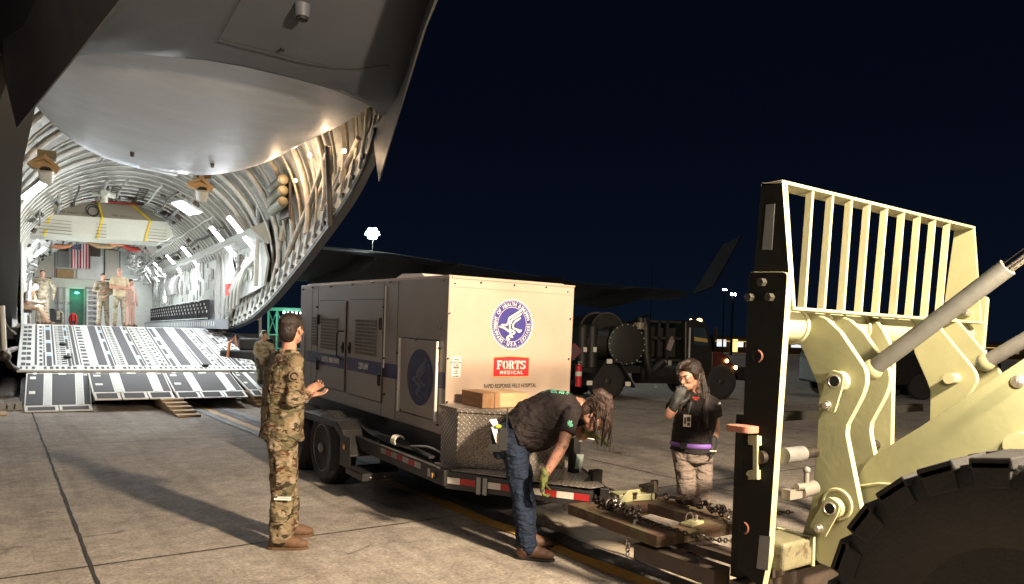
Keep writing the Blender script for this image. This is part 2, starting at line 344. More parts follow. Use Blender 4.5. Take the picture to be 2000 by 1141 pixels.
# ================================================================ trailer with the power unit
tr = thing('generator_trailer', 'tan box generator trailer with a blue stripe and round blue seals beside the aircraft ramp', 'trailer', TF)
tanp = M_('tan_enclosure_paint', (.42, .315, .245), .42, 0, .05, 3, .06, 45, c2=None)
tanside = M_('shaded_enclosure_tan', (.27, .23, .20), .33, 0, .07, 3, .06, 45)  # same tan as the end panel, darkened to put the side in shade
navy = M_('navy_decal', (.020, .021, .075), .45, 0, .1, 6, .03); navyb = M_('blue_seal', (.038, .030, .20), .45, 0, .08, 6, .03)
decalw = M_('decal_white', (.72, .68, .60), .5, 0, .04, 6, .02); redd = M_('red_decal', (.66, .02, .03), .45, 0, .06, 6, .03); goldd = M_('gold_trim', (.75, .42, .10), .45, 0, .06)
inkm = M_('dark_ink', (.05, .04, .035), .6, 0, .1); letterg = M_('grey_lettering', (.20, .18, .17), .5, 0, .05)
X0, X1, YF, YR, ZB, ZT = 3.05, 4.41, 5.53, 9.49, .60, 1.975
def ts(px, py, x=X0): h = TF.hit(px, py, 0, x); return h.y, h.z
def tf(px, py, y=YF): h = TF.hit(px, py, 1, y); return h.x, h.z
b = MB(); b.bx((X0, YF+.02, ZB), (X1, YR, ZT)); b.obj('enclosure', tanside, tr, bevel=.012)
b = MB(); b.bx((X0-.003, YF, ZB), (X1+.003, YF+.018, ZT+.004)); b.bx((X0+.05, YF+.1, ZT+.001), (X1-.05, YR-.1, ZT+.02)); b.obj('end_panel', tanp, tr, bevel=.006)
b = MB(); b.bx((X0+.04, YF-.006, ZT-.085), (X1-.02, YF-.0005, ZT-.08)); b.bx((X0+.02, YF-.012, ZT-.012), (X1, YF-.0005, ZT+.004)); b.obj('top_flange', tanp, tr)
# panel seams on the side
sm = MB()
for px in (609, 776, 748.5, 620.5):
    y, z = ts(px, 650); sm.bx((X0-.002, y-.004, ZB+.02), (X0+.001, y+.004, ZT-.02))
ya, za = ts(609, 560); sm.obj('panel_seam', trblack, tr)
def door(pts, name='door', th=.014, mat=tanside):
    yz = [ts(*p) for p in pts]; ys = sorted(q[0] for q in yz); zs = sorted(q[1] for q in yz)
    y0, y1 = sum(ys[:2])/2, sum(ys[2:])/2; z0, z1 = sum(zs[:2])/2, sum(zs[2:])/2
    f = MB(); f.bx((X0-.004, y0-.012, z0-.012), (X0-.0005, y1+.012, z1+.012)); 
    d = MB(); d.bx((X0-.004-th, y0, z0), (X0-.0045, y1, z1)); o = d.obj(name, mat, tr, bevel=.004); f.obj('door_gap', trblack, o); return o, y0, y1, z0, z1
d1 = door([(624.5, 588), (676, 590), (623.5, 750), (676, 767)]); d2 = door([(683, 587), (749, 586), (682, 768), (748, 786)])
def vent(pts, parent, xo):
    yz = [ts(*p) for p in pts]; ys = sorted(q[0] for q in yz); zs = sorted(q[1] for q in yz); y0, y1 = sum(ys[:2])/2, sum(ys[2:])/2; z0, z1 = sum(zs[:2])/2, sum(zs[2:])/2
    m = MB(); m.bx((X0-xo-.003, y0, z0), (X0-xo, y1, z1)); v = m.obj('vent', trblack, parent)
    k = MB(); n = max(3, int((z1-z0)/.034)); my = max(2, int((y1-y0)/.034))
    for i in range(n+1): k.bx((X0-xo-.008, y0, z0+(z1-z0)*i/n-.0045), (X0-xo-.0035, y1, z0+(z1-z0)*i/n+.0045))
    for i in range(my+1): k.bx((X0-xo-.0075, y0+(y1-y0)*i/my-.0045, z0), (X0-xo-.0035, y0+(y1-y0)*i/my+.0045, z1))
    k.obj('grille', tanside, v)
vent([(630.5, 621), (661.6, 623), (630.5, 680), (661.6, 687)], d1[0], .019); vent([(698, 624), (738, 625), (698, 690), (738, 698)], d2[0], .019)
vent([(609.5, 619), (620, 620), (609.5, 673), (620, 675)], tr, .001)
# blue stripe, following the doors
def sz(px, a, b): return a, b
st0 = ts(749.5, 708.5)[1]; st1 = ts(749.5, 736)[1]; zs0, zs1 = min(st0, st1), max(st0, st1)
s_ = MB(); s_.bx((X0-.0025, d2[1]-.014, zs0), (X0-.0005, YF+.02, zs1)); s_.bx((X0-.0025, d1[2]+.014, zs0), (X0-.0005, YR-.22, zs1)); s_.obj('blue_stripe', navy, tr)
for d in (d1, d2):
    s_ = MB(); s_.bx((X0-.0205, d[1]+.001, zs0), (X0-.0185, d[2]-.001, zs1)); s_.obj('blue_stripe', navy, d[0])
t = MB(); zc = (zs0+zs1)/2
add_text(t, 'HOSPITAL PRIME POWER', .088, face_M((X0-.022, (d1[1]+d1[2])/2, zc), (0, -1, 0), (0, 0, 1)), .0012, .58); t.obj('lettering', decalw, d1[0])
t = MB(); add_text(t, '220 kW', .095, face_M((X0-.022, (d2[1]+d2[2])/2, zc), (0, -1, 0), (0, 0, 1)), .0012, .85); t.obj('lettering', decalw, d2[0])
for d, yy in ((d1, d1[2]-.03), (d1, d1[2]-.03), (d2, d2[1]+.03)):
    pass
def hinge(d, y, z):
    h = MB(); h.bx((X0-.034, y-.02, z-.06), (X0-.019, y+.02, z+.06)); h.cyl((X0-.036, y, z-.055), (X0-.036, y, z+.055), .012, n=8); h.obj('hinge', trblack, d[0], bevel=.004)
for z in (d1[4]-.22, d1[3]+.24): hinge(d1, d1[2]-.025, z)
for z in (d2[4]-.24, d2[3]+.22): hinge(d2, d2[1]+.025, z)
for d, y in ((d1, d1[1]+.05), (d2, d2[2]-.06)):
    h = MB(); zz = (d[3]+d[4])/2+.05; h.ball((X0-.022, y, zz-.06), (.012, .035, .07)); h.cyl((X0-.02, y, zz-.06), (X0-.04, y, zz-.06), .02, n=10)
    if d is d1: h.tube([(X0-.02, y-.02, zz+.12), (X0-.06, y+.04, zz+.12), (X0-.07, y+.06, zz+.09), (X0-.07, y+.06, zz-.16), (X0-.02, y+.03, zz-.2)], .008, 8)
    h.obj('handle', blackst, d[0], smooth=50)
# access panel with the seal on the side
o, y0, y1, z0, z1 = door([(786, 661), (858, 667), (782, 800), (851, 822)], 'access_panel', .01)
for y in (y0-.012, y1+.012):
    r_ = MB(); r_.bx((X0-.032, y-.010, z0-.01), (X0-.004, y+.010, z1)); r_.obj('grab_rail', white, o, bevel=.006)
sealz = (ts(823, 737)[1]); sealy = ts(823, 737)[0]
def wing_strokes():
    # the emblem: three flowing wing strokes over a small profile and tail, unit circle coordinates (x right, y up)
    return [[(-.62, -.02, .012), (-.50, -.03, .034), (-.34, -.03, .040), (-.22, .08, .042), (-.18, .28, .042), (.12, .46, .045), (.42, .64, .045), (.53, .78, .040), (.55, .86, .012)],
            [(.50, .54, .012), (.44, .48, .036), (.22, .35, .042), (-.02, .22, .042), (-.09, .08, .038), (-.14, -.08, .038), (-.10, -.25, .040), (.05, -.30, .036), (.15, -.38, .036), (-.02, -.48, .036), (-.05, -.57, .040), (.07, -.58, .030)],
            [(.46, .34, .012), (.38, .27, .034), (.20, .17, .040), (.07, .05, .038), (.04, -.10, .036), (.12, -.19, .036), (.26, -.22, .036), (.42, -.26, .030), (.55, -.24, .010)], [(.26, -.23, .030), (.40, -.32, .042), (.54, -.26, .012)],
            [(-.74, -.11, .012), (-.64, -.12, .034), (-.46, -.16, .042), (-.24, -.28, .042), (-.08, -.38, .040), (-.12, -.50, .038), (-.25, -.60, .040), (-.23, -.70, .044), (-.10, -.68, .032)]]
def seal(c, right, up, nrm, r, parent, ringm, fld, wht, rim=True):
    Mx = face_M(c, right, up); n = V(nrm)
    def P(x, y, o): return Mx @ V((x*r, y*r, o))
    root = MB(); N_ = 72
    root.poly([P(math.cos(2*PI*i/N_), math.sin(2*PI*i/N_), .001) for i in range(N_)]); so = root.obj('seal', ringm, parent)
    def annulus(r0, r1, o, m, nm, dots=0):
        a = MB()
        for i in range(N_*2):
            if dots and i % 2: continue
            t0, t1 = 2*PI*i/(N_*2), 2*PI*(i+1)/(N_*2)
            a.poly([P(r0*math.cos(t0), r0*math.sin(t0), o), P(r1*math.cos(t0), r1*math.sin(t0), o), P(r1*math.cos(t1), r1*math.sin(t1), o), P(r0*math.cos(t1), r0*math.sin(t1), o)])
        a.obj(nm, m, so)
    annulus(.985, 1.03, .0015, wht if rim else ringm, 'seal_rim'); annulus(.925, .945, .0015, wht, 'seal_beading', 1); annulus(.695, .712, .0015, wht, 'seal_inner_ring')
    f = MB(); f.poly([P(.69*math.cos(2*PI*i/N_), .69*math.sin(2*PI*i/N_), .002) for i in range(N_)]); f.obj('seal_field', fld, so)
    t = MB(); txt = 'DEPARTMENT OF HEALTH & HUMAN SERVICES'; a0, a1 = R(234), R(-54)
    for i, ch in enumerate(txt):
        if ch == ' ': continue
        a = a0+(a1-a0)*(i/(len(txt)-1)); cc = P(.815*math.cos(a), .815*math.sin(a), .003); ra = V(P(math.cos(a), math.sin(a), .003)-P(0, 0, .003)).normalized()
        tg = ra.cross(Mx.to_3x3()@V((0, 0, 1))) 
        add_text(t, ch, r*.20, face_M(cc, tg*1, ra), r*.002, .9, ext=.0006)
    for i, ch in enumerate('\u00b7USA\u00b7'):
        a = R(-90+(-26, -12, 0, 12, 26)[i]); cc = P(.815*math.cos(a), .815*math.sin(a), .003); ra = -V(P(math.cos(a), math.sin(a), .003)-P(0, 0, .003)).normalized()
        add_text(t, ch, r*.215, face_M(cc, ra.cross(Mx.to_3x3()@V((0, 0, 1))), ra), r*.006, .9, ext=.0006)
    t.obj('seal_lettering', wht, so)
    for grow, off, m, nm in ((.035, .003, inkm, 'emblem_outline'), (0, .0045, wht, 'emblem')):
        k = MB()
        for st in wing_strokes():
            pts = []
            for i in range(len(st)-1):
                a, b2 = st[i], st[i+1]; p0 = st[max(0, i-1)]; p3 = st[min(len(st)-1, i+2)]
                for q_ in range(5):
                    u = q_/5; pts.append([.5*((2*a[m_])+(-p0[m_]+b2[m_])*u+(2*p0[m_]-5*a[m_]+4*b2[m_]-p3[m_])*u*u+(-p0[m_]+3*a[m_]-3*b2[m_]+p3[m_])*u**3) for m_ in range(3)])
            pts.append(st[-1]); sc = .88; vs = []
            for i, p in enumerate(pts):
                a, b2 = pts[max(0, i-1)], pts[min(len(pts)-1, i+1)]; dx, dy = b2[0]-a[0], b2[1]-a[1]; l = math.hypot(dx, dy) or 1; w_ = p[2]*1.0+grow*.6
                vs.append((k.b.verts.new(P(p[0]*sc-dy/l*w_, p[1]*sc+dx/l*w_, off)), k.b.verts.new(P(p[0]*sc+dy/l*w_, p[1]*sc-dx/l*w_, off))))
            for a, b2 in zip(vs, vs[1:]): k._f((a[0], a[1], b2[1], b2[0]))
        k.obj(nm, m, so)
    return so
sg = M_('dim_seal_lettering', (.11, .11, .14), .5, 0, .05)
seal((X0-.0155, sealy, sealz), (0, -1, 0), (0, 0, 1), (-1, 0, 0), .25, o, navy, navy, sg, False)
cx_, cz_ = tf(1000, 634)
seal((cx_, YF-.001, cz_), (1, 0, 0), (0, 0, 1), (0, -1, 0), .222, tr, navyb, navyb, decalw)
# red sign with stencil-serif letters
x0, z0 = tf(963, 735); x1, z1 = tf(1033, 699); sxc = (x0+x1)/2; W2 = (x1-x0)/2; z0 += 0; H_ = z1-z0
s_ = MB(); s_.prism([(x0-.006, z0-.006), (x1+.006, z0-.006), (x1+.006, z1+.006), (sxc+.03, z1+.016), (sxc-.03, z1+.016), (x0-.006, z1+.006)], 1, YF-.0025, YF-.0012); so = s_.obj('name_sign', goldd, tr)
s_ = MB(); s_.prism([(x0, z0), (x1, z0), (x1, z1), (sxc+.025, z1+.01), (sxc-.025, z1+.01), (x0, z1)], 1, YF-.0045, YF-.003); s_.obj('sign_face', redd, so)
def glyph(mb, ch, x, z, w, h):
    y0, y1 = YF-.0065, YF-.005
    def r(a, b, c, d): mb.bx((x+a*w, y0, z+b*h), (x+c*w, y1, z+d*h))
    def pr(p): mb.prism([(x+a*w, z+b*h) for a, b in p], 1, y0, y1)
    def arc(cx, cz, ro, ri, zo, zi, a0, a1, n=12):
        for i in range(n):
            t0, t1 = R(a0+(a1-a0)*i/n), R(a0+(a1-a0)*(i+1)/n)
            pr([(cx+ri*math.cos(t0), cz+zi*math.sin(t0)), (cx+ro*math.cos(t0), cz+zo*math.sin(t0)), (cx+ro*math.cos(t1), cz+zo*math.sin(t1)), (cx+ri*math.cos(t1), cz+zi*math.sin(t1))])
    if ch == 'F': r(.12, .08, .42, .92); r(0, 0, .54, .08); r(0, .92, .95, 1); r(.48, .84, .95, .92); pr([(.84, .66), (.95, .66), (.95, .84), (.74, .84)]); r(.48, .46, .70, .55); r(.66, .38, .74, .63)
    if ch == 'O': arc(.46, .5, .48, .17, .5, .40, 100, 260); arc(.54, .5, .48, .17, .5, .40, -80, 80)
    if ch == 'R': r(.12, .08, .40, .92); r(0, 0, .5, .08); r(0, .92, .44, 1); arc(.50, .74, .42, .14, .26, .17, -85, 88); pr([(.48, .48), (.72, .48), (1.0, .06), (1.0, 0), (.70, 0)])
    if ch == 'T': r(.36, .08, .66, .86); r(.24, 0, .78, .08); r(0, .90, .48, 1); r(.54, .90, 1.02, 1); pr([(0, .64), (.1, .64), (.26, .9), (0, .9)]); pr([(1.02, .64), (.92, .64), (.76, .9), (1.02, .9)])
    if ch == 'S': arc(.48, .74, .44, .14, .26, .13, 30, 262); arc(.48, .27, .46, .16, .27, .14, -150, 84); r(.82, .68, .92, 1); r(.0, 0, .1, .34)
s_ = MB(); n5 = 5; lw = W2*2*.80/5; lx = sxc-W2*.84
for i, ch in enumerate('FORTS'): glyph(s_, ch, lx+i*(W2*1.68/5), z0+H_*.38, lw, H_*.46)
s_.obj('sign_letters', decalw, so)
t = MB(); add_text(t, 'MEDICAL', H_*.25, face_M((sxc, YF-.006, z0+H_*.19), (1, 0, 0), (0, 0, 1)), .0016, 1.15, sp=1.35); t.obj('sign_lettering', decalw, so)
x0, z0 = tf(941, 758); x1, z1 = tf(1050, 754)
t = MB(); add_text(t, 'RAPID RESPONSE FIELD HOSPITAL', .052, face_M(((x0+x1)/2, YF-.002, (z0+z1)/2+.01), (1, 0, 0), (0, 0, 1)), .0005, (x1-x0)/(.052*16.2)); t.obj('lettering', inkm, tr)
x0, z0 = tf(881.5, 737); x1, z1 = tf(900, 697)
s_ = MB(); s_.bx((x0, YF-.002, z0), (x1, YF-.0005, z1)); lb = s_.obj('asset_label', decalw, tr)
t = MB(); lc = (x0+x1)/2; lh = z1-z0
for fz, tx, szz in ((.86, 'HHS', .028), (.72, 'FORTS 001', .022), (.60, 'TN-GEN-1', .017), (.30, 'PROPERTY', .012), (.2, 'GENSET', .012), (.05, 'SER. 0220001', .012)):
    add_text(t, tx, szz, face_M((lc, YF-.003, z0+lh*fz), (1, 0, 0), (0, 0, 1)), .0006, .95)
for i in range(14):
    xx = x0+.012+i*(x1-x0-.024)/14; t.bx((xx, YF-.003, z0+lh*.42), (xx+.002+(i*7 % 3)*.0013, YF-.0022, z0+lh*.53))
t.obj('label_print', inkm, lb)
# bolts
bo = MB(); bw = MB()
for px, py, k in ((888, 554, 1), (939, 552, 0), (1004, 557, 0), (1066, 561, 0), (1108, 570, 1), (877, 612, 0), (1113, 623, 0), (874, 700, 0), (1110, 701, 0), (872, 785, 0)):
    x, z = tf(px, py); bo.cyl((x, YF-.010, z), (x, YF-.0005, z), .010, n=8); bw.cyl((x, YF-.003, z), (x, YF-.0003, z), .016 if k else .012, n=12)
for px, py in ((594, 566), (612, 562), (648, 560), (690, 556), (730, 552), (765, 551), (868, 548), (621, 600), (751, 600), (751, 650), (621, 700), (751, 700), (778, 690), (860, 680), (779, 760), (861, 640), (590, 640), (752, 770), (615, 745), (856, 830), (782, 668), (815, 664), (785, 800), (812, 810)):
    y, z = ts(px, py); bo.cyl((X0-.022, y, z), (X0-.0005, y, z), .009, n=8)
bo.obj('bolt', trblack, tr); bw.obj('washer', decalw, tr)
b = MB()
yy, z_ = ts(749.8, 560); b.tube([(X0-.004, d2[1]-.03, d2[3]+.35), (X0-.004, d2[1]-.03, ZT-.06)], .009, 6); b.tube([(X0-.004, YR-.17, ZB+.1), (X0-.004, YR-.17, ZB+.75)], .009, 6); b.obj('edge_trim', white, tr)
b = MB(); b.prism([(6.6, ZT+.02), (7.5, ZT+.02), (7.2, ZT+.10), (6.75, ZT+.09)], 0, X0+.35, X0+.95); b.obj('lit_slab_standin', white, tr)  # made-up roof piece; its white stands in for a lit slab beyond
# lower flange notch on the end panel, left black skirt and fuel tank
b = MB(); b.bx((X0+.10, YF+.05, .12), (X1-.1, YR-.1, ZB-.002)); b.obj('fuel_tank', trblack, tr, bevel=.01)
b = MB(); b.bx((X0+.02, YF+.01, .22), (X0+.04, YF+1.2, ZB-.003)); b.obj('skirt_panel', trblack, tr)
b = MB(); b.prism([(X0, ZB-.02), (X0+.07, ZB+.04), (X0+.07, ZB+.21), (X0+.11, ZB+.25), (X0+.11, ZB+.29), (X0, ZB+.29)], 1, YF-.04, YF-.0005); b.obj('corner_flange', tanp, tr)
# frame
RX = 2.82
fr = MB(); fr.bx((RX, 5.14, .27), (RX+.06, 9.6, .40)); fr.bx((X1+.17, 5.6, .27), (X1+.23, 9.6, .40)); fr.bx((RX, 9.5, .27), (X1+.23, 9.6, .40)); fr.bx((RX, 5.10, .27), (X1-.2, 5.18, .40))
fr.bx((RX+.06, 5.6, .30), (X1+.17, 9.5, .33)); fr.obj('chassis', trblack, tr, bevel=.006)
e_ = MB(); e_.bx((RX-.003, 5.2, .402), (RX+.02, 6.35, .408)); e_.obj('rail_edge', steel, tr)
TPx, TPy = 3.60, 4.05
def wl(p): return TF.M.inverted()@V(p)
cL = V((RX+.02, 5.12)); tip = wl((TPx, TPy, .45)); cR = V((X1-.25, 5.12)); tipR = V((tip.x+.14, tip.y+.02))
fr = MB()
fr.hexa([(cL.x, cL.y, .25), (tip.x, tip.y, .25), (tip.x+.06, tip.y+.04, .25), (cL.x+.08, cL.y+.02, .25), (cL.x, cL.y, .39), (tip.x, tip.y, .37), (tip.x+.06, tip.y+.04, .37), (cL.x+.08, cL.y+.02, .39)])
fr.hexa([(cR.x, cR.y, .25), (tipR.x+.06, tipR.y, .25), (tipR.x, tipR.y+.04, .25), (cR.x-.08, cR.y+.02, .25), (cR.x, cR.y, .39), (tipR.x+.06, tipR.y, .37), (tipR.x, tipR.y+.04, .37), (cR.x-.08, cR.y+.02, .39)])
fr.obj('drawbar', trblack, tr, bevel=.006)
dp = diamond = None
def diamond_plate():
    m, t, p, N, L = NT('diamond_plate'); tc = N.new('ShaderNodeTexCoord')
    sep = N.new('ShaderNodeSeparateXYZ'); L.new(tc.outputs['UV'], sep.inputs[0])
    def mth(op, a, b=None, c=None):
        n = N.new('ShaderNodeMath'); n.operation = op
        for i, v in enumerate((a, b, c)):
            if v is None: continue
            if isinstance(v, (int, float)): n.inputs[i].default_value = v
            else: L.new(v, n.inputs[i])
        return n.outputs[0]
    u, v = sep.outputs[0], sep.outputs[1]
    def lug(off, ang):
        # rotated coordinates; lug = short ellipse in each cell, every other cell
        a = mth('ADD', mth('MULTIPLY', u, 1), off[0]); b = mth('ADD', mth('MULTIPLY', v, 1), off[1])
        fu = mth('SUBTRACT', mth('FRACT', a), .5); fv = mth('SUBTRACT', mth('FRACT', b), .5)
        c, s = math.cos(ang), math.sin(ang)
        x = mth('ADD', mth('MULTIPLY', fu, c), mth('MULTIPLY', fv, s)); y = mth('SUBTRACT', mth('MULTIPLY', fv, c), mth('MULTIPLY', fu, s))
        e1 = mth('ADD', mth('POWER', mth('DIVIDE', x, .36), 2), mth('POWER', mth('DIVIDE', y, .085), 2))
        return mth('MAXIMUM', mth('SUBTRACT', 1, e1), 0)
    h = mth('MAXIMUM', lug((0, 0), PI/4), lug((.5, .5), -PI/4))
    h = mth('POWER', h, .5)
    b = N.new('ShaderNodeBump'); b.inputs['Strength'].default_value = 1; b.inputs['Distance'].default_value = .012; L.new(h, b.inputs['Height']); L.new(b.outputs[0], p.inputs['Normal'])
    p.inputs['Metallic'].default_value = .45; p.inputs['Roughness'].default_value = .42
    n = N.new('ShaderNodeTexNoise'); n.inputs['Scale'].default_value = 3; n.inputs['Detail'].default_value = 6; L.new(tc.outputs['Object'], n.inputs['Vector'])
    r = N.new('ShaderNodeValToRGB'); r.color_ramp.elements[0].color = (.34, .30, .265, 1); r.color_ramp.elements[1].color = (.60, .55, .49, 1); r.color_ramp.elements[0].position = .35; r.color_ramp.elements[1].position = .65; L.new(n.outputs['Fac'], r.inputs[0])
    mx = N.new('ShaderNodeMix'); mx.data_type = 'RGBA'; mx.blend_type = 'MULTIPLY'; mx.inputs['Factor'].default_value = .8; L.new(r.outputs[0], mx.inputs['A'])
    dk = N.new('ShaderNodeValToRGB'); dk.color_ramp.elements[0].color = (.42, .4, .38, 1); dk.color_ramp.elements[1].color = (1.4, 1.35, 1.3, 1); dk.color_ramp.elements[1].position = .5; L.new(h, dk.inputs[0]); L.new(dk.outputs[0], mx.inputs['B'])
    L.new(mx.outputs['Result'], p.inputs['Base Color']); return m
dpm = diamond_plate()
def uvbox(o, sc=22):
    me = o.data; uv = me.uv_layers.new(name='uv')
    for f in me.polygons:
        n = f.normal
        for li in f.loop_indices:
            c = me.vertices[me.loops[li].vertex_index].co
            if abs(n.z) > .7: uv.data[li].uv = (c.x*sc, c.y*sc)
            else:
                d = V((-n.y, n.x)).normalized(); uv.data[li].uv = ((c.x*d.x+c.y*d.y)*sc, c.z*sc)
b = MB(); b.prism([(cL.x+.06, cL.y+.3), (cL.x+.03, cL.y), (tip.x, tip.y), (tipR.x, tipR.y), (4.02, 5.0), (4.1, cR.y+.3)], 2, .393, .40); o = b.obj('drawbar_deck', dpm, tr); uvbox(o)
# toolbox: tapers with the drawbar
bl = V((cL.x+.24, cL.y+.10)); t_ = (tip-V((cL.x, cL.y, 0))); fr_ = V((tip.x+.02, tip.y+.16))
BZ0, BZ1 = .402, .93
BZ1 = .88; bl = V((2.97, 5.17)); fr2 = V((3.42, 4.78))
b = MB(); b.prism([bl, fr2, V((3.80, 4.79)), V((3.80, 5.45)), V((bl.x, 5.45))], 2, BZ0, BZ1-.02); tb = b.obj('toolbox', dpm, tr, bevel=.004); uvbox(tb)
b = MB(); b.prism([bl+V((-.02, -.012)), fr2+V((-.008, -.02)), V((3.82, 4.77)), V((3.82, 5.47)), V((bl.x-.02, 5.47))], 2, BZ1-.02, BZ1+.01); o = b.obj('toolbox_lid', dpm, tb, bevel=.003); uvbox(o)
d_ = (fr2-bl).normalized(); sn = V((-d_.y, d_.x))*-1
def sidepatch(name, mat, u0, u1, z0, z1, off, p=bl, q=fr2):
    d = (q-p); n = V((d.y, -d.x)).normalized()
    if n.x > 0: n = -n
    a = p+d*u0+n*off; c = p+d*u1+n*off; k = MB(); m_ = n*-.002
    k.hexa([(a.x, a.y, z0), (c.x, c.y, z0), (c.x+m_.x, c.y+m_.y, z0), (a.x+m_.x, a.y+m_.y, z0), (a.x, a.y, z1), (c.x, c.y, z1), (c.x+m_.x, c.y+m_.y, z1), (a.x+m_.x, a.y+m_.y, z1)])
    return k.obj(name, mat, tr)
redt = M_('red_reflective_tape', (.34, .02, .02), .35, 0, .12, 40, .15, 150); wht = M_('white_reflective_tape', (.58, .53, .47), .35, 0, .10, 40, .2, 150)
p_, q_ = V((cL.x, cL.y)), V((tip.x, tip.y)); sides = ((wht, .02, .11), (redt, .11, .22), (wht, .31, .40), (redt, .40, .55), (wht, .55, .70), (redt, .70, .78), (wht, .78, .89), (redt, .89, .99))
for m, a, c in sides: sidepatch('reflector_tape', m, a, c, .295, .345, .003, p_, q_)
sidepatch('hinge_bracket', greyp, .235, .265, .24, .375, .016, p_, q_); sidepatch('hinge_bracket', greyp, .28, .31, .24, .375, .016, p_, q_)
for i in range(7):
    k = MB(); y = 6.33-i*.118; k.bx((RX-.003, y-.116, .335), (RX-.0005, y, .385)); k.obj('reflector_tape', (greyp, redt)[i % 2], tr)
k = MB(); k.cyl((RX-.02, 5.26, .33), (RX-.001, 5.26, .33), .028, n=16); o = k.obj('marker_lamp', blackst, tr); k = MB(); k.ball((RX-.021, 5.26, .33), (.008, .016, .024)); k.obj('lens', M_('amber_lens', (.6, .28, .06), .25, 0, .1), o, smooth=60)
k = MB(); k.bx((RX-.003, 5.33, .30), (RX-.0005, 5.38, .37)); k.obj('reflector_tape', greyp, tr)
# wheels, fender
def trailer_wheel(x, y, sgn):
    c = (x, y, .385-.0271*y); k = MB(); w_ = .26
    k.lathe(c, [(0, .255), (-.012*sgn, .275), (-.012*sgn*1.2, .33), (0.02*sgn, .375), (.06*sgn, .388), (.20*sgn, .388), (.25*sgn, .372), (.26*sgn, .33), (.25*sgn, .25)], 0, 44)
    for i in range(44):
        a = 2*PI*i/44
        for xx in (.075, .125, .175): k.box((c[0]+xx*sgn, c[1]+.39*math.cos(a), c[2]+.39*math.sin(a)), (.035, .036, .010), Matrix.Rotation(a-PI/2, 3, 'X'))
    ty = k.obj('tyre', rubber, None, smooth=35)
    rm = MB(); rm.lathe(c, [(.0*sgn, .258), (-.005*sgn, .25), (.02*sgn, .235), (.045*sgn, .215), (.05*sgn, .17), (.02*sgn, .12), (.015*sgn, .055), (-.02*sgn, .05), (-.03*sgn, .035)], 0, 40)
    ro = rm.obj('rim', M_('grey_rim', (.24, .23, .22), .5, .2, .2, 8, .1) if not bpy.data.materials.get('grey_rim') else bpy.data.materials['grey_rim'], None, smooth=35)
    hb = MB()
    for i in range(8):
        a = 2*PI*i/8; hb.cyl((c[0]+.0*sgn, c[1]+.085*math.cos(a), c[2]+.085*math.sin(a)), (c[0]+.03*sgn, c[1]+.085*math.cos(a), c[2]+.085*math.sin(a)), .011, n=6)
        hb.cyl((c[0]+.036*sgn, c[1]+.195*math.cos(a+.39), c[2]+.195*math.sin(a+.39)), (c[0]+.06*sgn, c[1]+.195*math.cos(a+.39), c[2]+.195*math.sin(a+.39)), .022, n=10)  # black discs stand in for the shaded holes in the rim
    ho = hb.obj('wheel_nuts', blackst, None)
    wo = MB(); wo.cyl((c[0]+.1*sgn, c[1], c[2]), (c[0]+.3*sgn, c[1], c[2]), .06); wo = wo.obj('wheel', blackst, tr)
    for q in (ty, ro, ho): q.parent = wo
trailer_wheel(2.71, 7.62, 1); trailer_wheel(2.71, 8.55, 1); trailer_wheel(4.75, 7.62, -1); trailer_wheel(4.75, 8.55, -1)
def fender(xa, xb):
    prof = [(6.80, .40), (7.02, .62), (7.18, .70), (8.95, .70), (9.15, .58), (9.3, .38)]
    k = MB(); th = .006
    for (a, b_) in zip(prof, prof[1:]):
        k.hexa([(xa, a[0], a[1]-.0271*a[0]+.0), (xb, a[0], a[1]-.0271*a[0]), (xb, b_[0], b_[1]-.0271*b_[0]), (xa, b_[0], b_[1]-.0271*b_[0])]+[(xa, a[0], a[1]-.0271*a[0]+.02), (xb, a[0], a[1]-.0271*a[0]+.02), (xb, b_[0], b_[1]-.0271*b_[0]+.02), (xa, b_[0], b_[1]-.0271*b_[0]+.02)])
    k2 = [(y, z-.0271*y) for y, z in prof]; lip = [(y+(.04 if y < 8 else -.04), z-.0271*y-.05) for y, z in prof]
    for i in range(len(k2)-1): k.prism([k2[i], k2[i+1], lip[i+1], lip[i]], 0, min(xa, xb)-.006 if xa < 4 else max(xa, xb), min(xa, xb) if xa < 4 else max(xa, xb)+.006)
    f = k.obj('fender', trblack, tr, bevel=.003)
    if xa < 4:
        k = MB(); k.bx((xa-.005, 6.78, .10), (xa+.0, 7.05, .41)); k.bx((xa-.03, 6.40, .11), (xb, 6.80, .13)); k.bx((xa-.03, 6.40, .06), (xa-.02, 6.82, .13)); k.bx((xa-.03, 6.395, .06), (xb, 6.405, .13)); k.prism([(6.40, .13), (6.80, .13), (6.80, .42), (6.72, .42)], 0, xb-.02, xb); k.obj('fender_step', trblack, f)
        k = MB(); k.bx((xa+.04, 7.05, .402), (xa+.12, 7.12, .42)); k.obj('grip_strip', rubber, f)
        k = MB(); k.ball((xa-.008, 6.93, .30), (.012, .032, .032)); k.obj('amber_lamp', bpy.data.materials['amber_lens'], f, smooth=60)
        k = MB()
        for yy in (6.43, 6.5): pass
        k.ball((xa+.05, 6.392, .09), .012); k.ball((xa+.2, 6.392, .09), .012); k.obj('rivet', steel, f)
fender(2.70, 3.04); fender(4.76, 4.42)
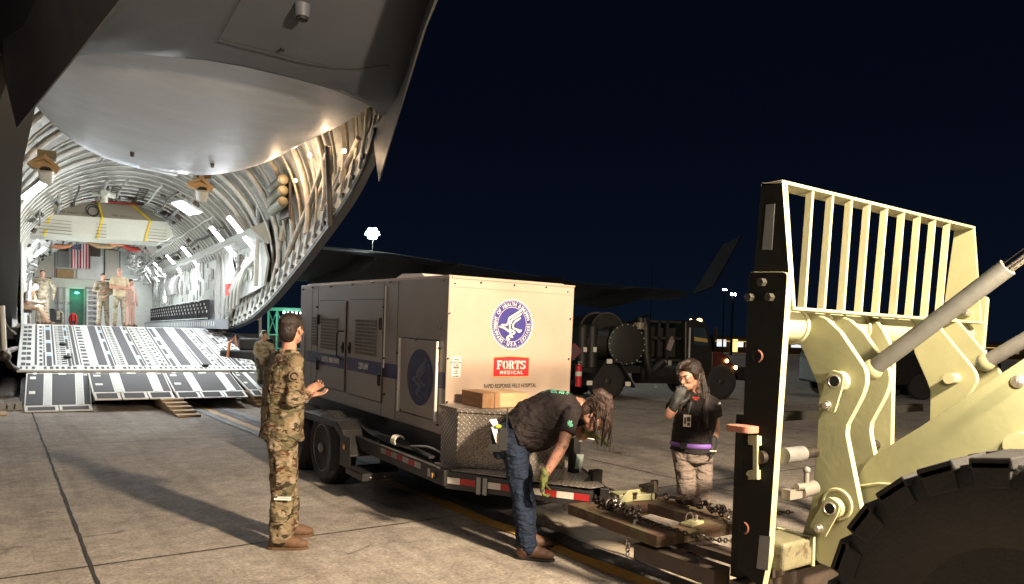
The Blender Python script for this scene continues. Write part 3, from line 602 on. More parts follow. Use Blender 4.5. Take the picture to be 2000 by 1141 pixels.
# cables lying on the frame
def cable(pts, r, mat, parent, name='cable', n=8, world=False):
    P = [V(p) for p in pts]; out = []
    for i in range(len(P)-1):
        p0, p1, p2, p3 = P[max(0, i-1)], P[i], P[i+1], P[min(len(P)-1, i+2)]
        for k in range(6):
            u = k/6; out.append(.5*((2*p1)+(-p0+p2)*u+(2*p0-5*p1+4*p2-p3)*u*u+(-p0+3*p1-3*p2+p3)*u**3))
    out.append(P[-1]); m = MB(); m.tube(out, r, n); return m.obj(name, mat, parent, smooth=60)
for k in range(5):
    o_ = .02*k; cable([(RX+.12, 7.3, .52-o_), (RX+.1+o_, 6.9, .45), (RX+.08, 6.5, .425+o_*.6), (RX+.06+o_, 6.1, .44+o_*.4), (RX+.10, 5.8, .43+o_*.3), (RX+.08+o_*.5, 5.5, .43)], .012, rubber, tr, 'power_cable')
cable([(RX+.1, 5.9, .46), (RX+.12, 5.6, .50), (RX+.16, 5.4, .46), (RX+.14, 5.38, .40)], .010, greyp, tr, 'power_cable')
k = MB()
for i in range(5): k.ring((RX+.09, 6.2-.02*i, .47), .05, .006, 1, 14, 6)
k.obj('cable_tie', decalw, tr)
k = MB(); k.ring((3.02, 5.3, .235), .035, .006, 0, 16, 6); k.obj('tie_down_ring', dksteel, tr)
# drawbar jack and coupler
jp = wl(tuple(WF.hit(1119, 940, 2, .45)))
k = MB(); k.bx((jp.x-.035, jp.y-.035, jp.z-.05), (jp.x+.035, jp.y+.035, jp.z+.36)); jk = k.obj('jack_post', blackst, tr, bevel=.004)
k = MB(); k.cyl((jp.x+.03, jp.y-.03, jp.z+.33), (jp.x+.03, jp.y-.03, jp.z+.52), .02); k.cyl((jp.x+.03, jp.y-.03, jp.z+.52), (jp.x+.03, jp.y-.03, jp.z+.56), .012); k.cyl((jp.x+.03, jp.y-.03, jp.z+.37), (jp.x+.14, jp.y-.1, jp.z+.35), .004); k.obj('jack_screw', steel, jk, smooth=40)
k = MB(); k.box((jp.x+.02, jp.y-.045, jp.z+.17), (.075, .004, .12), Euler((0, .1, 0))); k.obj('paper_tag', M_('green_white_tag', (.30, .36, .33), .6, 0, .3, 30, .1, c2=(.03, .1, .06), patch=.55), jk)
cp = wl(tuple(WF.hit(1163, 955, 2, .45)))
k = MB(); k.bx((cp.x-.05, cp.y-.02, cp.z-.06), (cp.x+.05, cp.y+.04, cp.z+.15)); k.bx((cp.x-.14, cp.y-.01, cp.z-.05), (cp.x-.05, cp.y+.03, cp.z+.02)); k.prism([(cp.x-.2, cp.z-.02), (cp.x-.05, cp.z-.02), (cp.x-.05, cp.z+.13)], 1, cp.y, cp.y+.012); k.cyl((cp.x-.02, cp.y-.03, cp.z-.02), (cp.x-.02, cp.y-.06, cp.z-.02), .022, n=6); ck = k.obj('coupler', blackst, tr, bevel=.004)
k = MB(); k.ring((cp.x+.09, cp.y-.03, cp.z-.02), .05, .018, 2, 20, 8); k.bx((cp.x-.02, cp.y-.05, cp.z-.045), (cp.x+.06, cp.y, cp.z+.005)); k.obj('towing_eye', dksteel, ck, smooth=50)
def chain(pts, link=.045, r=.006, mat=dksteel, name='chain', parent=None, jitter=0, close=False):
    P = [V(p) for p in pts]; acc = [0]
    for a, b in zip(P, P[1:]): acc.append(acc[-1]+(b-a).length)
    m = MB(); L = acc[-1]; n = max(2, int(L/(link*.72)))
    def at(s):
        s = max(0, min(L, s))
        for i in range(len(P)-1):
            if s <= acc[i+1]: t = (s-acc[i])/max(1e-6, acc[i+1]-acc[i]); return P[i].lerp(P[i+1], t)
        return P[-1]
    for i in range(n):
        s = L*(i+.5)/n; c = at(s); d = (at(s+.01)-at(s-.01)).normalized(); up = V((0, 0, 1)) if abs(d.z) < .8 else V((1, 0, 0)); x = d.cross(up).normalized(); y = x.cross(d)
        side = (x if i % 2 else y); ang = random.uniform(-jitter, jitter); side = Matrix.Rotation(ang, 3, d)@side
        if jitter: c = c+V([random.uniform(-1, 1)*jitter*.012 for _ in range(3)])
        h, w_ = link/2-r, link*.32
        ring = [c+d*h*math.cos(a)*1.0+side*w_*math.sin(a) for a in [2*PI*q/10 for q in range(11)]]
        m.tube(ring, r, 5, cap=False)
    o = m.obj(name, mat, None, smooth=60)
    if parent is not None: keep(o, parent)
    return o
# ================================================================ the cargo aircraft (local frame AF: y towards the nose)
ac = thing('cargo_aircraft', 'large grey military cargo aircraft seen from behind, its cargo door raised and ramp lowered', 'aircraft', AF)
C0 = 2.33; FZ = 1.70
skinlt = M_('aircraft_grey_skin', (.090, .097, .116), .48, 0, .08, 1.2, .05, 30)
skindk = M_('aircraft_skin_darkened', (.022, .022, .024), .5, 0, .12, 1.2, .05, 30)  # aircraft grey darkened to paint in its unlit sides; also on seams
intw = M_('cabin_white_paint', (.55, .56, .53), .55, 0, .12, 5, .2, 30, c2=(.30, .31, .29), patch=.62)
intg = M_('cabin_grey_green_paint', (.46, .49, .46), .55, 0, .1, 5, .15, 30, c2=(.28, .30, .28), patch=.64)
quilt = M_('insulation_blanket', (.34, .34, .31), .5, .25, .35, 3.5, 1, 9, c2=(.14, .13, .11), patch=.6)
brownq = quilt
nonskid = M_('nonskid_black', (.055, .055, .060), .85, 0, .15, 10, .3, 120)
rampw = M_('ramp_worn_metal', (.50, .51, .48), .5, .1, .15, 14, .15, 60, c2=(.30, .30, .27), patch=.6)
rampb = M_('ramp_blue_patch', (.25, .38, .52), .5, 0, .15, 14, .1)
rampy = M_('ramp_yellowed_metal', (.48, .47, .33), .5, 0, .15, 14, .1)
beige = M_('beige_board', (.33, .31, .25), .6, 0, .05, 4, .05); beigel = M_('beige_board_light', (.48, .49, .42), .6, 0, .05, 4, .05)
yelw = M_('yellow_strap', (.70, .50, .02), .6, 0, .08); redc = M_('red_pipe', (.45, .05, .03), .6, 0, .2); tanb = M_('tan_canvas', (.35, .23, .11), .8, 0, .2, 6, .4)
orange = M_('orange_fabric', (.50, .20, .10), .8, 0, .2)
lampe = EM('cabin_lamp_lens', (.93, .97, 1), 22); lampw = EM('warm_lamp_lens', (1, .70, .42), 60)
sill = [(27.0, 1.62, 3.0), (24.5, 1.78, 3.0), (22, 2.05, 3.0), (20.3, 2.40, 2.99), (18.8, 2.8, 2.97), (17, 3.3, 2.93), (15.4, 3.8, 2.9), (14, 4.25, 2.85), (13, 4.65, 2.8), (12.5, 5.0, 2.75), (12.2, 5.25, 2.7)]
def lerp_t(tab, y, k):
    if y >= tab[0][0]: return tab[0][k]
    for a, b in zip(tab, tab[1:]):
        if y >= b[0]: t = (y-b[0])/(a[0]-b[0]); return b[k]*(1-t)+a[k]*t
    return tab[-1][k]
def sec(y, R_=3.2, n=28, a_off=0):
    """arc of the shell at station y from the right sill over the top to the left sill"""
    hw, zs = lerp_t(sill, y, 2), lerp_t(sill, y, 1)
    if y > 26.9: zs = FZ-.04
    zc = zs+math.sqrt(max(.01, 3.2*3.2-hw*hw))
    a0 = -math.asin(max(-1, min(1, (zc-zs)/R_))); a0 += a_off
    return [(C0+R_*math.cos(a0+(PI-2*a0)*i/n), y, zc+R_*math.sin(a0+(PI-2*a0)*i/n)) for i in range(n+1)]
ys = [12.25, 12.5, 13, 13.6, 14.2, 15, 15.8, 16.6, 17.6, 18.8, 20, 21.2, 22.4, 23.6, 25, 26.4, 27.2, 29, 31, 33, 35, 37, 39, 41, 43]
m = MB(); m.loft([sec(y) for y in ys]); m.obj('cabin_lining', quilt, ac, smooth=60)
m = MB(); m.loft([sec(y, 3.29) for y in ys]); 
m.obj('fuselage_skin', skindk, ac, smooth=60)
# closing edge of the opening
for sg_ in (1, -1):
    m = MB(); rings = []
    for y in [12.25+i*.6 for i in range(25)]:
        hw, z = lerp_t(sill, y, 2), lerp_t(sill, y, 1)
        if sg_ < 0: hw -= lerp_t([(26, 0, .04), (22, 0, .12), (18.8, 0, .2), (14, 0, .22), (13, 0, .30), (12.2, 0, .34)], y, 2)
        x = C0+sg_*hw
        dz = .07
        rings.append([(x-sg_*.10, y, z-.03), (x+sg_*(.09 if sg_ > 0 else .6), y, z-.04), (x+sg_*(.10 if sg_ > 0 else .6), y, z+.06), (x-sg_*.10, y, z+.05)])
    m.loft(rings, close=True, capends=True); m.obj('sill_edge', M_('sill_edge_paint', (.07, .07, .07), .5, 0, .1) if sg_ == 1 else bpy.data.materials['sill_edge_paint'], ac, smooth=30)
    m = MB(); rings = []
    for y in [12.6+i*.3 for i in range(47)]:
        hw, z = lerp_t(sill, y, 2), lerp_t(sill, y, 1); x = C0+sg_*(hw-.02)
        rings.append([(x-sg_*.09, y, z+.05), (x+sg_*.03, y, z+.66), (x+sg_*.07, y, z+.66), (x+sg_*.0, y, z+.05)])
    m.loft(rings, close=True, capends=True); sb_ = m.obj('sill_longeron', intg, ac, smooth=30)
    if sg_ == 1:
        hol = MB(); lat = MB(); mech = MB()
        y = 12.9
        while y < 25.8:
            hw, z = lerp_t(sill, y, 2), lerp_t(sill, y, 1); z2 = lerp_t(sill, y+.1, 1); sl = math.atan2(z2-z, .1)
            def sp(dy, h): 
                yy = y+dy; zz = lerp_t(sill, yy, 1)+.05+h; xx = C0+lerp_t(sill, yy, 2)-.112+h*.19; return (xx, yy, zz)
            p0 = sp(0, .36); k = 12
            hol.poly([(p0[0]-.012+.02*math.sin(2*PI*i/k), p0[1]+.075*math.cos(2*PI*i/k), p0[2]+.12*math.sin(2*PI*i/k)) for i in range(k)])
            p0 = sp(.3, .42); hol.poly([(p0[0]-.012+.015*math.sin(2*PI*i/k), p0[1]+.06*math.cos(2*PI*i/k), p0[2]+.09*math.sin(2*PI*i/k)) for i in range(k)])
            a, b_ = sp(.16, .02), sp(.16, .58); lat.beam((a[0]-.02, a[1], a[2]), (b_[0]-.03, b_[1], b_[2]), .03, .05, (1, 0, 0))
            p0 = sp(.0, .12); mech.box((p0[0]-.03, p0[1], p0[2]), (.05, .13, .08)); mech.cyl((p0[0]-.05, p0[1]-.08, p0[2]+.02), (p0[0]-.05, p0[1]+.08, p0[2]-.02), .018, n=8)
            y += .62
        hol.obj('lightening_holes', blackst, sb_); lat.obj('longeron_web', intw, sb_); mech.obj('latch_mechanism', dksteel, sb_)
# frames (ribs)
ribm = M_('rib_paint', (.60, .60, .56), .5, 0, .08, 6, .1)
k = 0; y = 13.0
while y < 42.6:
    m = MB(); pts = sec(y, 3.06 if y > 20 else 3.06, 30, 0 if y > 22 else .27); hook = []
    rr = .030 if y > 22 else (.085 if k % 2 else .035); k += 1
    m.tube(pts, rr, 6, flat=(1, .9)); o = m.obj('rib', ribm if y > 20 else M_('rib_bundle', (.50, .46, .39), .55, .1, .3, 5, .5, 20) if not bpy.data.materials.get('rib_bundle') else bpy.data.materials['rib_bundle'], ac, smooth=60)
    y += (.46 if y > 21 else .62)
# longitudinal pipes and wiring along the ceiling and right wall
for ang, r in ((62, .05), (70, .03), (78, .025), (95, .03), (104, .045), (118, .03), (128, .05), (140, .03), (40, .04), (48, .025), (30, .05)):
    m = MB(); a = R(ang); m.tube([(C0+2.99*math.cos(a)+.02*math.sin(yy*1.7+ang), yy, 2.8+2.99*math.sin(a)+.03*math.cos(yy*2.3)) for yy in [23+i*.8 for i in range(25)]], r, 6); m.obj('ceiling_conduit', (ribm, dksteel, greyp)[ang % 3], ac, smooth=60)
random.seed(11)
m = MB()
for i in range(95):
    yy = random.uniform(23, 42); a = R(random.uniform(35, 150)); c = (C0+3.0*math.cos(a), yy, 2.8+3.0*math.sin(a)); s2 = random.uniform(.05, .16)
    m.box(c, (s2, random.uniform(.1, .6), random.uniform(.04, .12)), Euler((0, -a+PI/2, random.uniform(-.3, .3))))
m.obj('ceiling_fittings', dksteel, ac)
# ladder-like racks hanging from the ceiling
for xa, yy0 in ((C0-.5, 24.5), (C0+.2, 24.3), (C0+1.25, 25)):
    m = MB()
    for s2 in (0, .22): m.tube([(xa+s2, yy0, 5.78), (xa+s2+.1, yy0+3.2, 5.80)], .018, 5)
    for i in range(9): m.cyl((xa+.1*i/9, yy0+.35*i, 5.78), (xa+.22+.1*i/9, yy0+.35*i, 5.78), .016, n=5)
    m.obj('overhead_rack', dksteel, ac)
# side wall liner, right: panels, top rail with lamps, slots
def onx(px, py, x): h = AF.hit(px, py, 0, x); return h.y, h.z
m = MB(); 
for i in range(17):
    ya_ = 26.3+i; m.bx((C0+2.72, ya_+.02, FZ+.02), (C0+2.76, ya_+.98, 4.05))
lin = m.obj('wall_liner', intg, ac)
m = MB()
m.prism([(C0+2.45, 4.42), (C0+2.95, 4.05), (C0+3.0, 4.1), (C0+2.95, 4.7)], 1, 20.5, 43); m.obj('light_rail', intg, ac)
random.seed(5)
m = MB(); m2 = MB()
for i in range(110):
    yy = random.uniform(26.5, 42.8); zz = random.uniform(2.7, 4.0); (m if random.random() < .6 else m2).bx((C0+2.69, yy, zz), (C0+2.715, yy+random.uniform(.04, .16), zz+random.uniform(.12, .6)))
m.obj('wall_fitting_dark', M_('mid_grey_fittings', (.20, .21, .20), .5, 0, .3), lin); m2.obj('wall_fitting_light', ribm, lin)
m = MB()
for i in range(9):
    yy = 33.2+i*.42; m.tube([(C0+2.6, yy, 3.9), (C0+2.5, yy+.1, 3.5), (C0+2.55, yy+.05, 3.15)], .07, 7)
m.obj('stowed_litter_posts', greyp, ac, smooth=60)
m = MB(); m.bx((C0+2.35, 24.4, FZ), (C0+2.74, 43, FZ+.30)); m.obj('sidewall_ledge', M_('blue_grey_ledge', (.22, .25, .28), .5, 0, .1), ac)
m = MB()
for i in range(46): m.bx((C0+2.33, 24.6+i*.4, FZ+.08), (C0+2.348, 24.63+i*.4, FZ+.24))
m.obj('ledge_slots', ribm, ac)
web = M_('black_webbing', (.020, .020, .026), .8, 0, .4, 20, .2); 
for i in range(22):
    yy = 26.6+i*.70; m = MB(); random.seed(i)
    for k2 in range(6):
        a = yy+k2*.115; m.box((C0+2.56+random.uniform(-.03, .03), a, 2.36+random.uniform(-.03, .03)), (.06, .07, .66+random.uniform(-.08, .04)), Euler((random.uniform(-.12, .12), 0, 0)))
    s_o = m.obj('stowed_seat', web, ac)
    m = MB(); m.cyl((C0+2.50, yy-.03, 2.72), (C0+2.50, yy+.64, 2.72), .02, n=6); m.cyl((C0+2.50, yy-.03, 2.06), (C0+2.50, yy+.64, 2.06), .02, n=6)
    for k2 in range(3): m.box((C0+2.50, yy+.1+k2*.22, 2.3+.13*k2), (.03, .03, .08))
    m.obj('seat_frame', intw, s_o)
# near right structure between the liner and the opening
m = MB(); m.prism([(26.3, FZ), (26.3, 4.15), (24.6, 4.2), (23.9, 3.3), (24.2, 2.4), (25.2, FZ)], 0, C0+2.78, C0+2.84); m.obj('aft_wall_panel', intg, ac)
m = MB(); m.prism([(24.0, 2.6), (23.9, 4.3), (20.9, 4.35), (20.2, 3.6), (20.6, 2.9)], 0, C0+2.86, C0+2.92); pn = m.obj('aft_wall_panel', intg, ac)
m = MB()
for i, yy in enumerate((22.5, 21.9, 21.3)): 
    m.ball((C0+2.84, yy, 3.55-.02*i), (.05, .16, .42))
m.obj('oxygen_bottle', beigel, pn, smooth=60)
m = MB(); m.bx((C0+2.72, 22.95, 3.0), (C0+2.80, 23.2, 3.95))
for i in range(4): m.bx((C0+2.70, 22.9, 3.05+.22*i), (C0+2.73, 23.3, 3.12+.22*i))
m.obj('equipment_rack', dksteel, pn)
m = MB(); m.bx((C0+2.62, 23.9, 2.75), (C0+2.78, 24.35, 3.12)); m.obj('red_equipment_box', M_('bright_red_paint', (.60, .03, .02), .5, 0, .1), ac, bevel=.02)
m = MB(); m.tube([(C0+2.75, 25.9, FZ), (C0+2.72, 25.9, 3.0), (C0+2.8, 25.9, 4.3), (C0+2.5, 25.9, 4.9)], .13, 8); m.obj('hinge_post', greyp, ac, smooth=60)
m = MB(); m.tube([(C0+2.8, 25.4, 2.9), (C0+2.75, 25.4, 4.4)], .03, 6); m.tube([(C0+2.72, 20.9, 2.9), (C0+2.80, 20.9, 6.1), (C0+1.9, 20.9, 6.3)], .07, 8); m.obj('vertical_pipe', intw, ac, smooth=60)
for i in range(5):
    yy = 24.6-i*.5; m = MB(); m.tube([(C0+2.75, yy+.6, 2.05+.1*i), (C0+2.66, yy, 2.6+.1*i), (C0+2.72, yy-.5, 3.0+.12*i), (C0+2.85, yy-1.4, 3.75)], .055, 7); m.obj('hose', ribm, ac, smooth=60)
# cylinders on the right wall near the lamps
yy, zz = onx(566, 372, C0+2.85)
hb = MB(); hb.bx((C0+2.8, yy-.1, zz-.65), (C0+2.86, yy+.7, zz+.35)); bt = hb.obj('bottle_bracket', dksteel, ac)
for i in range(3):
    z0_ = zz+.17-i*.27; m = MB(); m.cyl((C0+2.62, yy-.25, z0_+.03), (C0+2.62, yy+.75, z0_-.06), .125, n=14); m.obj('fire_bottle', M_('olive_grey_cylinder', (.25, .25, .20), .4, 0, .1) if i == 0 else bpy.data.materials['olive_grey_cylinder'], bt, smooth=50)
    m = MB(); m.ball((C0+2.62, yy-.26, z0_+.03), (.12, .05, .12)); m.ball((C0+2.62, yy+.78, z0_-.06), (.12, .07, .12)); m.obj('bottle_cap', M_('ochre_cap', (.12, .10, .06), .5, 0, .2) if i == 0 else bpy.data.materials['ochre_cap'], bt, smooth=60)
# door strut and slanted pipes in the aft bay
m = MB(); a_ = AF.hit(640, 285, 0, C0+2.45); b_ = AF.hit(645, 440, 0, C0+2.75); m.cyl(a_, b_, .06); m.obj('door_actuator', M_('strut_grey', (.13, .11, .10), .4, .3, .1), ac, smooth=60)
bbm = bpy.data.materials['rib_bundle']
for (p, q, r) in (((560, 500), (640, 300), .07), (((588, 520)), (665, 330), .05), ((600, 480), (700, 270), .06), ((548, 470), (560, 390), .06), ((530, 560), (552, 440), .06)):
    m = MB(); a_ = AF.hit(*p, 0, C0+2.93); b_ = AF.hit(*q, 0, C0+3.02); c__ = (a_+b_)/2+V((.1, .15, .05)); m.tube([a_, c__, b_], r, 7); m.obj('duct', bbm, ac, smooth=60)
# lamps
def cabin_lamp(c, sx_, sy_, nrm, power, col=(.95, .98, 1), size=.5):
    m = MB(); n = V(nrm).normalized(); q = n.to_track_quat('Z', 'Y').to_matrix()
    m.box(V(c)-n*.05, (sx_+.08, sy_+.08, .07), q); f = m.obj('lamp_housing', greyp, ac)
    m = MB(); m.box(V(c), (sx_, sy_, .02), q); m.obj('lamp_lens', lampe, f)
    if power:
        wp = AF.M@(V(c)+n*.12); to = AF.M@(V(c)+n*2); o = lamp('cabin_light', 'AREA', wp, power, col, size, to=to)
for (py_, pw) in ((21.7, 210), (24.2, 210), (30, 180), (33.9, 170), (38, 110), (41.0, 50)): cabin_lamp((4.84, py_, 4.42), .42, 1.1 if py_ < 29 else .9, (-.75, 0, -.66), pw)
for (c, pw) in ((tuple(AF.hit(363, 407, 1, 22)), 170), (tuple(AF.hit(67, 373, 1, 20)), 150), ((2.4, 33, 5.6), 120), ((C0-2.3, 36, 4.7), 110), ((C0-2.55, 31, 4.5), 120)): cabin_lamp(c, .55, .55, (C0-c[0], -.4, -2.4), pw)
cabin_lamp((C0+2.5, 36.5, 3.2), .3, .6, (-1, 0, 0), 40); cabin_lamp((C0-2.55, 27.5, 2.75), .3, .6, (1, 0, -.1), 90)
for px, py in ((605, 303), (672, 295), (577, 353)):
    h = AF.hit(px, py, 0, C0+2.78); m = MB(); m.ball(h, .04); o = m.obj('bay_lamp', lampw, ac); lamp('bay_light', 'POINT', AF.M@(h+V((-.30, 0, .02))), 42, (1, .66, .38), .05)
# underside of the tail
YE = [(1, 12.2), (.9, 11.65), (.74, 11.15), (.5, 10.7), (.25, 10.5), (0, 10.45), (-.18, 10.55), (-.39, 10.88), (-.55, 11.25), (-.67, 11.75), (-.83, 12.9), (-1, 14.2)]
def ye(s2):
    for a, b in zip(YE, YE[1:]):
        if s2 >= b[0]: t = (s2-b[0])/(a[0]-b[0]); return b[1]*(1-t)+a[1]*t
    return 14.2
hwt = [(12.2, 0, 2.72), (11, 0, 2.45), (9.5, 0, 2.05), (7.8, 0, 1.62), (5, 0, 1.2), (2, 0, .8), (-4, 0, .4)]
m = MB(); NS = 36; rings = []
for t_i in range(15):
    rg = []
    for i in range(NS+1):
        s2 = -1+2*i/NS; s2 = math.sin(s2*PI/2); y0 = ye(s2); y_ = y0+(-5-y0)*(t_i/14)**1.3
        hw = lerp_t(hwt, y_, 2) if t_i else 2.7
        y_c = max(y_, -5); z = 5.20+.25*max(0, (10.45-y_)) + .05*abs(s2)**3 + (.10*(y_-10.45) if y_ > 10.45 else 0)
        rg.append((C0+s2*hw, y_, z-.10*(1-s2*s2)*min(1, t_i/4)))
    rings.append(rg)
m.loft(rings); m.obj('tail_underside', skinlt, ac, smooth=60)
m = MB(); rings = []
for i in range(NS+1):
    s2 = math.sin((-1+2*i/NS)*PI/2); y0 = ye(s2); z = 5.20+.05*abs(s2)**3+(.10*(y0-10.45) if y0 > 10.45 else 0); x = C0+s2*2.7
    rings.append([(x, y0, z), (x, y0, z+.12), (x-s2*.02, y0-.10, z+.12), (x-s2*.02, y0-.03, z+.004)])
m.loft(rings, close=True); m.obj('opening_rim', skindk, ac, smooth=30)
for sg_ in (1, -1):
    m = MB(); rings = []
    for y_ in (12.4, 11.9, 11, 9.5, 7.8, 5, 2, -5):
        hw = lerp_t(hwt, y_, 2); z = 5.24+.25*max(0, 10.45-y_); rings.append([(C0+sg_*(hw-.0), y_, z-.02), (C0+sg_*(hw+.14), y_, z+.25), (C0+sg_*(hw+.30), y_, z+.8), (C0+sg_*(hw+.5), y_, z+2.2), (C0+sg_*(hw-.2), y_, z+3.6)])
    m.loft(rings); m.obj('tail_side', skindk, ac, smooth=60)
    # ventral strake: thin blade
    bt_ = [(11.84, 2.56, 4.24), (9.9, 2.0, 4.66), (7.82, 1.41, 5.12), (5.6, .95, 5.75)]
    m = MB(); rings = []
    for (y_, hw, z) in bt_:
        rh = lerp_t(hwt, y_, 2)+.04; rz = 5.24+.25*max(0, 10.45-y_)+.12; th = .035
        rings.append([(C0+sg_*(hw-.008), y_, z), (C0+sg_*(hw+.012), y_, z), (C0+sg_*(rh+th), y_, rz), (C0+sg_*(rh-th), y_, rz)])
    y_, hw, z = 12.5, 2.72, 5.15; rings.insert(0, [(C0+sg_*(hw-.008), y_, z-.05), (C0+sg_*(hw+.012), y_, z-.05), (C0+sg_*(hw+.035), y_, z+.2), (C0+sg_*(hw-.035), y_, z+.2)])
    m.loft(rings, close=True, capends=True); st_ = m.obj('ventral_strake', M_('strake_skin', (.09, .088, .085), .45, 0, .1) if sg_ == 1 else bpy.data.materials['strake_skin'], ac, smooth=30)
# skin seams, drain and beacon on the underside
def under(px, py):
    lo, hi = 3, 12
    for _ in range(40):
        mid = (lo+hi)/2; h = AF.hit(px, py, 1, mid); zs_ = 5.20+.25*max(0, 10.45-mid)-.10*(1-min(1, ((h.x-C0)/2)**2))
        if h.z < zs_: lo = mid
        else: hi = mid
    h.z = zs_; return h
m = MB(); pts = [under(px, py) for px, py in ((430, 78), (520, 100), (600, 122), (660, 133), (700, 135), (760, 128))]; m.tube([p+V((0, 0, .006)) for p in pts], .006, 5); pts = [under(px, py) for px, py in ((470, 0), (425, 80))]; m.tube([p+V((0, 0, .004)) for p in pts], .004, 5); 
m.obj('skin_seam', skindk, ac)
p = under(590, 18); m = MB(); m.cyl(p+V((0, 0, .05)), p+V((0, 0, -.10)), .10, .085, n=20); o = m.obj('underside_beacon', skinlt, ac, smooth=40); m = MB(); m.cyl(p+V((0, 0, -.102)), p+V((0, 0, -.13)), .07, n=20); m.obj('beacon_glass', blackst, o, smooth=40)
p = under(551, 99); m = MB(); m.ball(p+V((0, 0, .01)), (.035, .035, .02)); m.obj('drain_port', blackst, ac)
# raised cargo door: its shiny convex outer face looks down
def dooredge(s2): return 17.9-2.2*abs(s2)**3.2
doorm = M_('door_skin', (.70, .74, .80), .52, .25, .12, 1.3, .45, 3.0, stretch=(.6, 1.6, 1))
m = MB(); rings = []; NT_ = 20
def dz(s2, t): # t 0 at the rear, 1 at the free front edge
    return 5.42-.28*t+.60*abs(s2)**2.3*(.25+.75*t)+.10*abs(s2)**8 + .05*math.sin(t*PI)*(-1)
for j_ in range(NT_+1):
    t = j_/NT_; rg = []
    for i in range(41):
        s2 = math.sin((-1+2*i/40)*PI/2*.985); y0 = ye(s2)-.10; y1 = dooredge(s2); hw = 2.58-.05*t
        rg.append((C0+s2*hw, y0+(y1-y0)*t, dz(s2, t)+.012*math.sin(s2*14)*math.sin(t*9)*abs(s2)))
    rings.append(rg)
m.loft(rings)
edge = [V(p) for p in rings[-1]]
m.loft([edge, [p+V((0, -.02, .10)) for p in edge], [p+V((0, -.15, .22)) for p in edge]])
dr = m.obj('cargo_door', doorm, ac, smooth=50)
so_ = dr.modifiers.new('t', 'SOLIDIFY'); so_.thickness = .04; so_.offset = -1
def ondoor(px, py):
    lo, hi = 10.4, 18.5
    for _ in range(40):
        mid = (lo+hi)/2; h = AF.hit(px, py, 1, mid); s2 = max(-1, min(1, (h.x-C0)/2.55)); y0, y1 = ye(s2)-.1, dooredge(s2); t = max(0, min(1, (mid-y0)/(y1-y0)))
        if h.z < dz(s2, t): lo = mid
        else: hi = mid
    h.z = dz(s2, t)-.004; return h
def doorline(p, q, r, mat, nm):
    m = MB(); m.tube([ondoor(p[0]+(q[0]-p[0])*i/14, p[1]+(q[1]-p[1])*i/14)+V((0, 0, r*.35)) for i in range(15)], r, 5); m.obj(nm, mat, dr)
doorline((316, 122), (196, 318), .016, skindk, 'door_seam'); doorline((302, 122), (188, 318), .008, greyp, 'door_seam'); doorline((560, 190), (345, 342), .009, skindk, 'door_seam'); doorline((672, 196), (390, 345), .014, greyp, 'door_seam')
for pl in ([(434, 246), (436, 252), (408, 277), (358, 304), (362, 296), (395, 268)], [(371, 260), (372, 266), (352, 292), (322, 310), (338, 286), (357, 266)]):
    m = MB(); m.poly([ondoor(*p)+V((0, 0, -.006)) for p in pl]); m.obj('scuff_patch', M_('pale_scuff', (.6, .62, .66), .4, .3, .1) if not bpy.data.materials.get('pale_scuff') else bpy.data.materials['pale_scuff'], dr)
for p in ((258, 294), (415, 316)):
    h = ondoor(*p); m = MB(); m.cyl(h+V((0, 0, .02)), h+V((0, 0, -.12)), .05, .03, n=10); m.obj('door_fitting', dksteel, dr)
m = MB(); a_, b_ = ondoor(268, 327), ondoor(345, 342); m.hexa([a_+V((0, 0, -.02)), b_+V((0, 0, -.02)), b_+V((-.02, -.35, -.06)), a_+V((.02, -.35, -.06)), a_+V((0, 0, .02)), b_+V((0, 0, .02)), b_+V((-.02, -.35, -.02)), a_+V((.02, -.35, -.02))]); m.obj('door_flap', doorm, dr)
# tan hoods and white ducts hanging from the ceiling, centre light
for (px, py, yy) in ((86, 320, 18.4), (392, 360, 18.8)):
    c = AF.hit(px, py, 1, yy); m = MB(); m.tube([c+V((-.26, .1, .0)), c+V((0, -.1, .14)), c+V((.26, .1, -.04))], [.03, .08, .03], 6); m.prism([(c.x-.30, c.z-.02), (c.x-.20, c.z-.10), (c.x+.22, c.z-.16), (c.x+.30, c.z-.04), (c.x+.08, c.z+.14), (c.x-.08, c.z+.14)], 1, c.y, c.y+.25); o = m.obj('canvas_hood', tanb, ac)
    m = MB(); m.cyl(c+V((.03, 0, -.12)), c+V((.05, .15, -.34)), .15, .12, n=16); m.obj('duct_nozzle', intw, o, smooth=40); m = MB(); m.cyl(c+V((.03, -.02, -.12)), c+V((.03, -.03, -.14)), .11, n=16); m.obj('duct_mouth', dksteel, o)
    m = MB(); m.box(c+V((.05, .1, .20)), (.34, .4, .14)); m.obj('junction_box', M_('olive_box', (.14, .11, .05), .6, 0, .3) if px == 86 else bpy.data.materials['olive_box'], o)
c = AF.hit(203, 378, 1, 25); m = MB(); m.ball(c, (.16, .16, .14))
for a in (0.3, 2.8, 4.7): m.cyl(c, c+V((.3*math.cos(a), .3*math.sin(a), -.02)), .07, .10, n=10)
m.cyl(c, c+V((0, 0, -.26)), .09, .11, n=12); m.obj('air_outlet', tanb if False else beigel, ac, smooth=50)
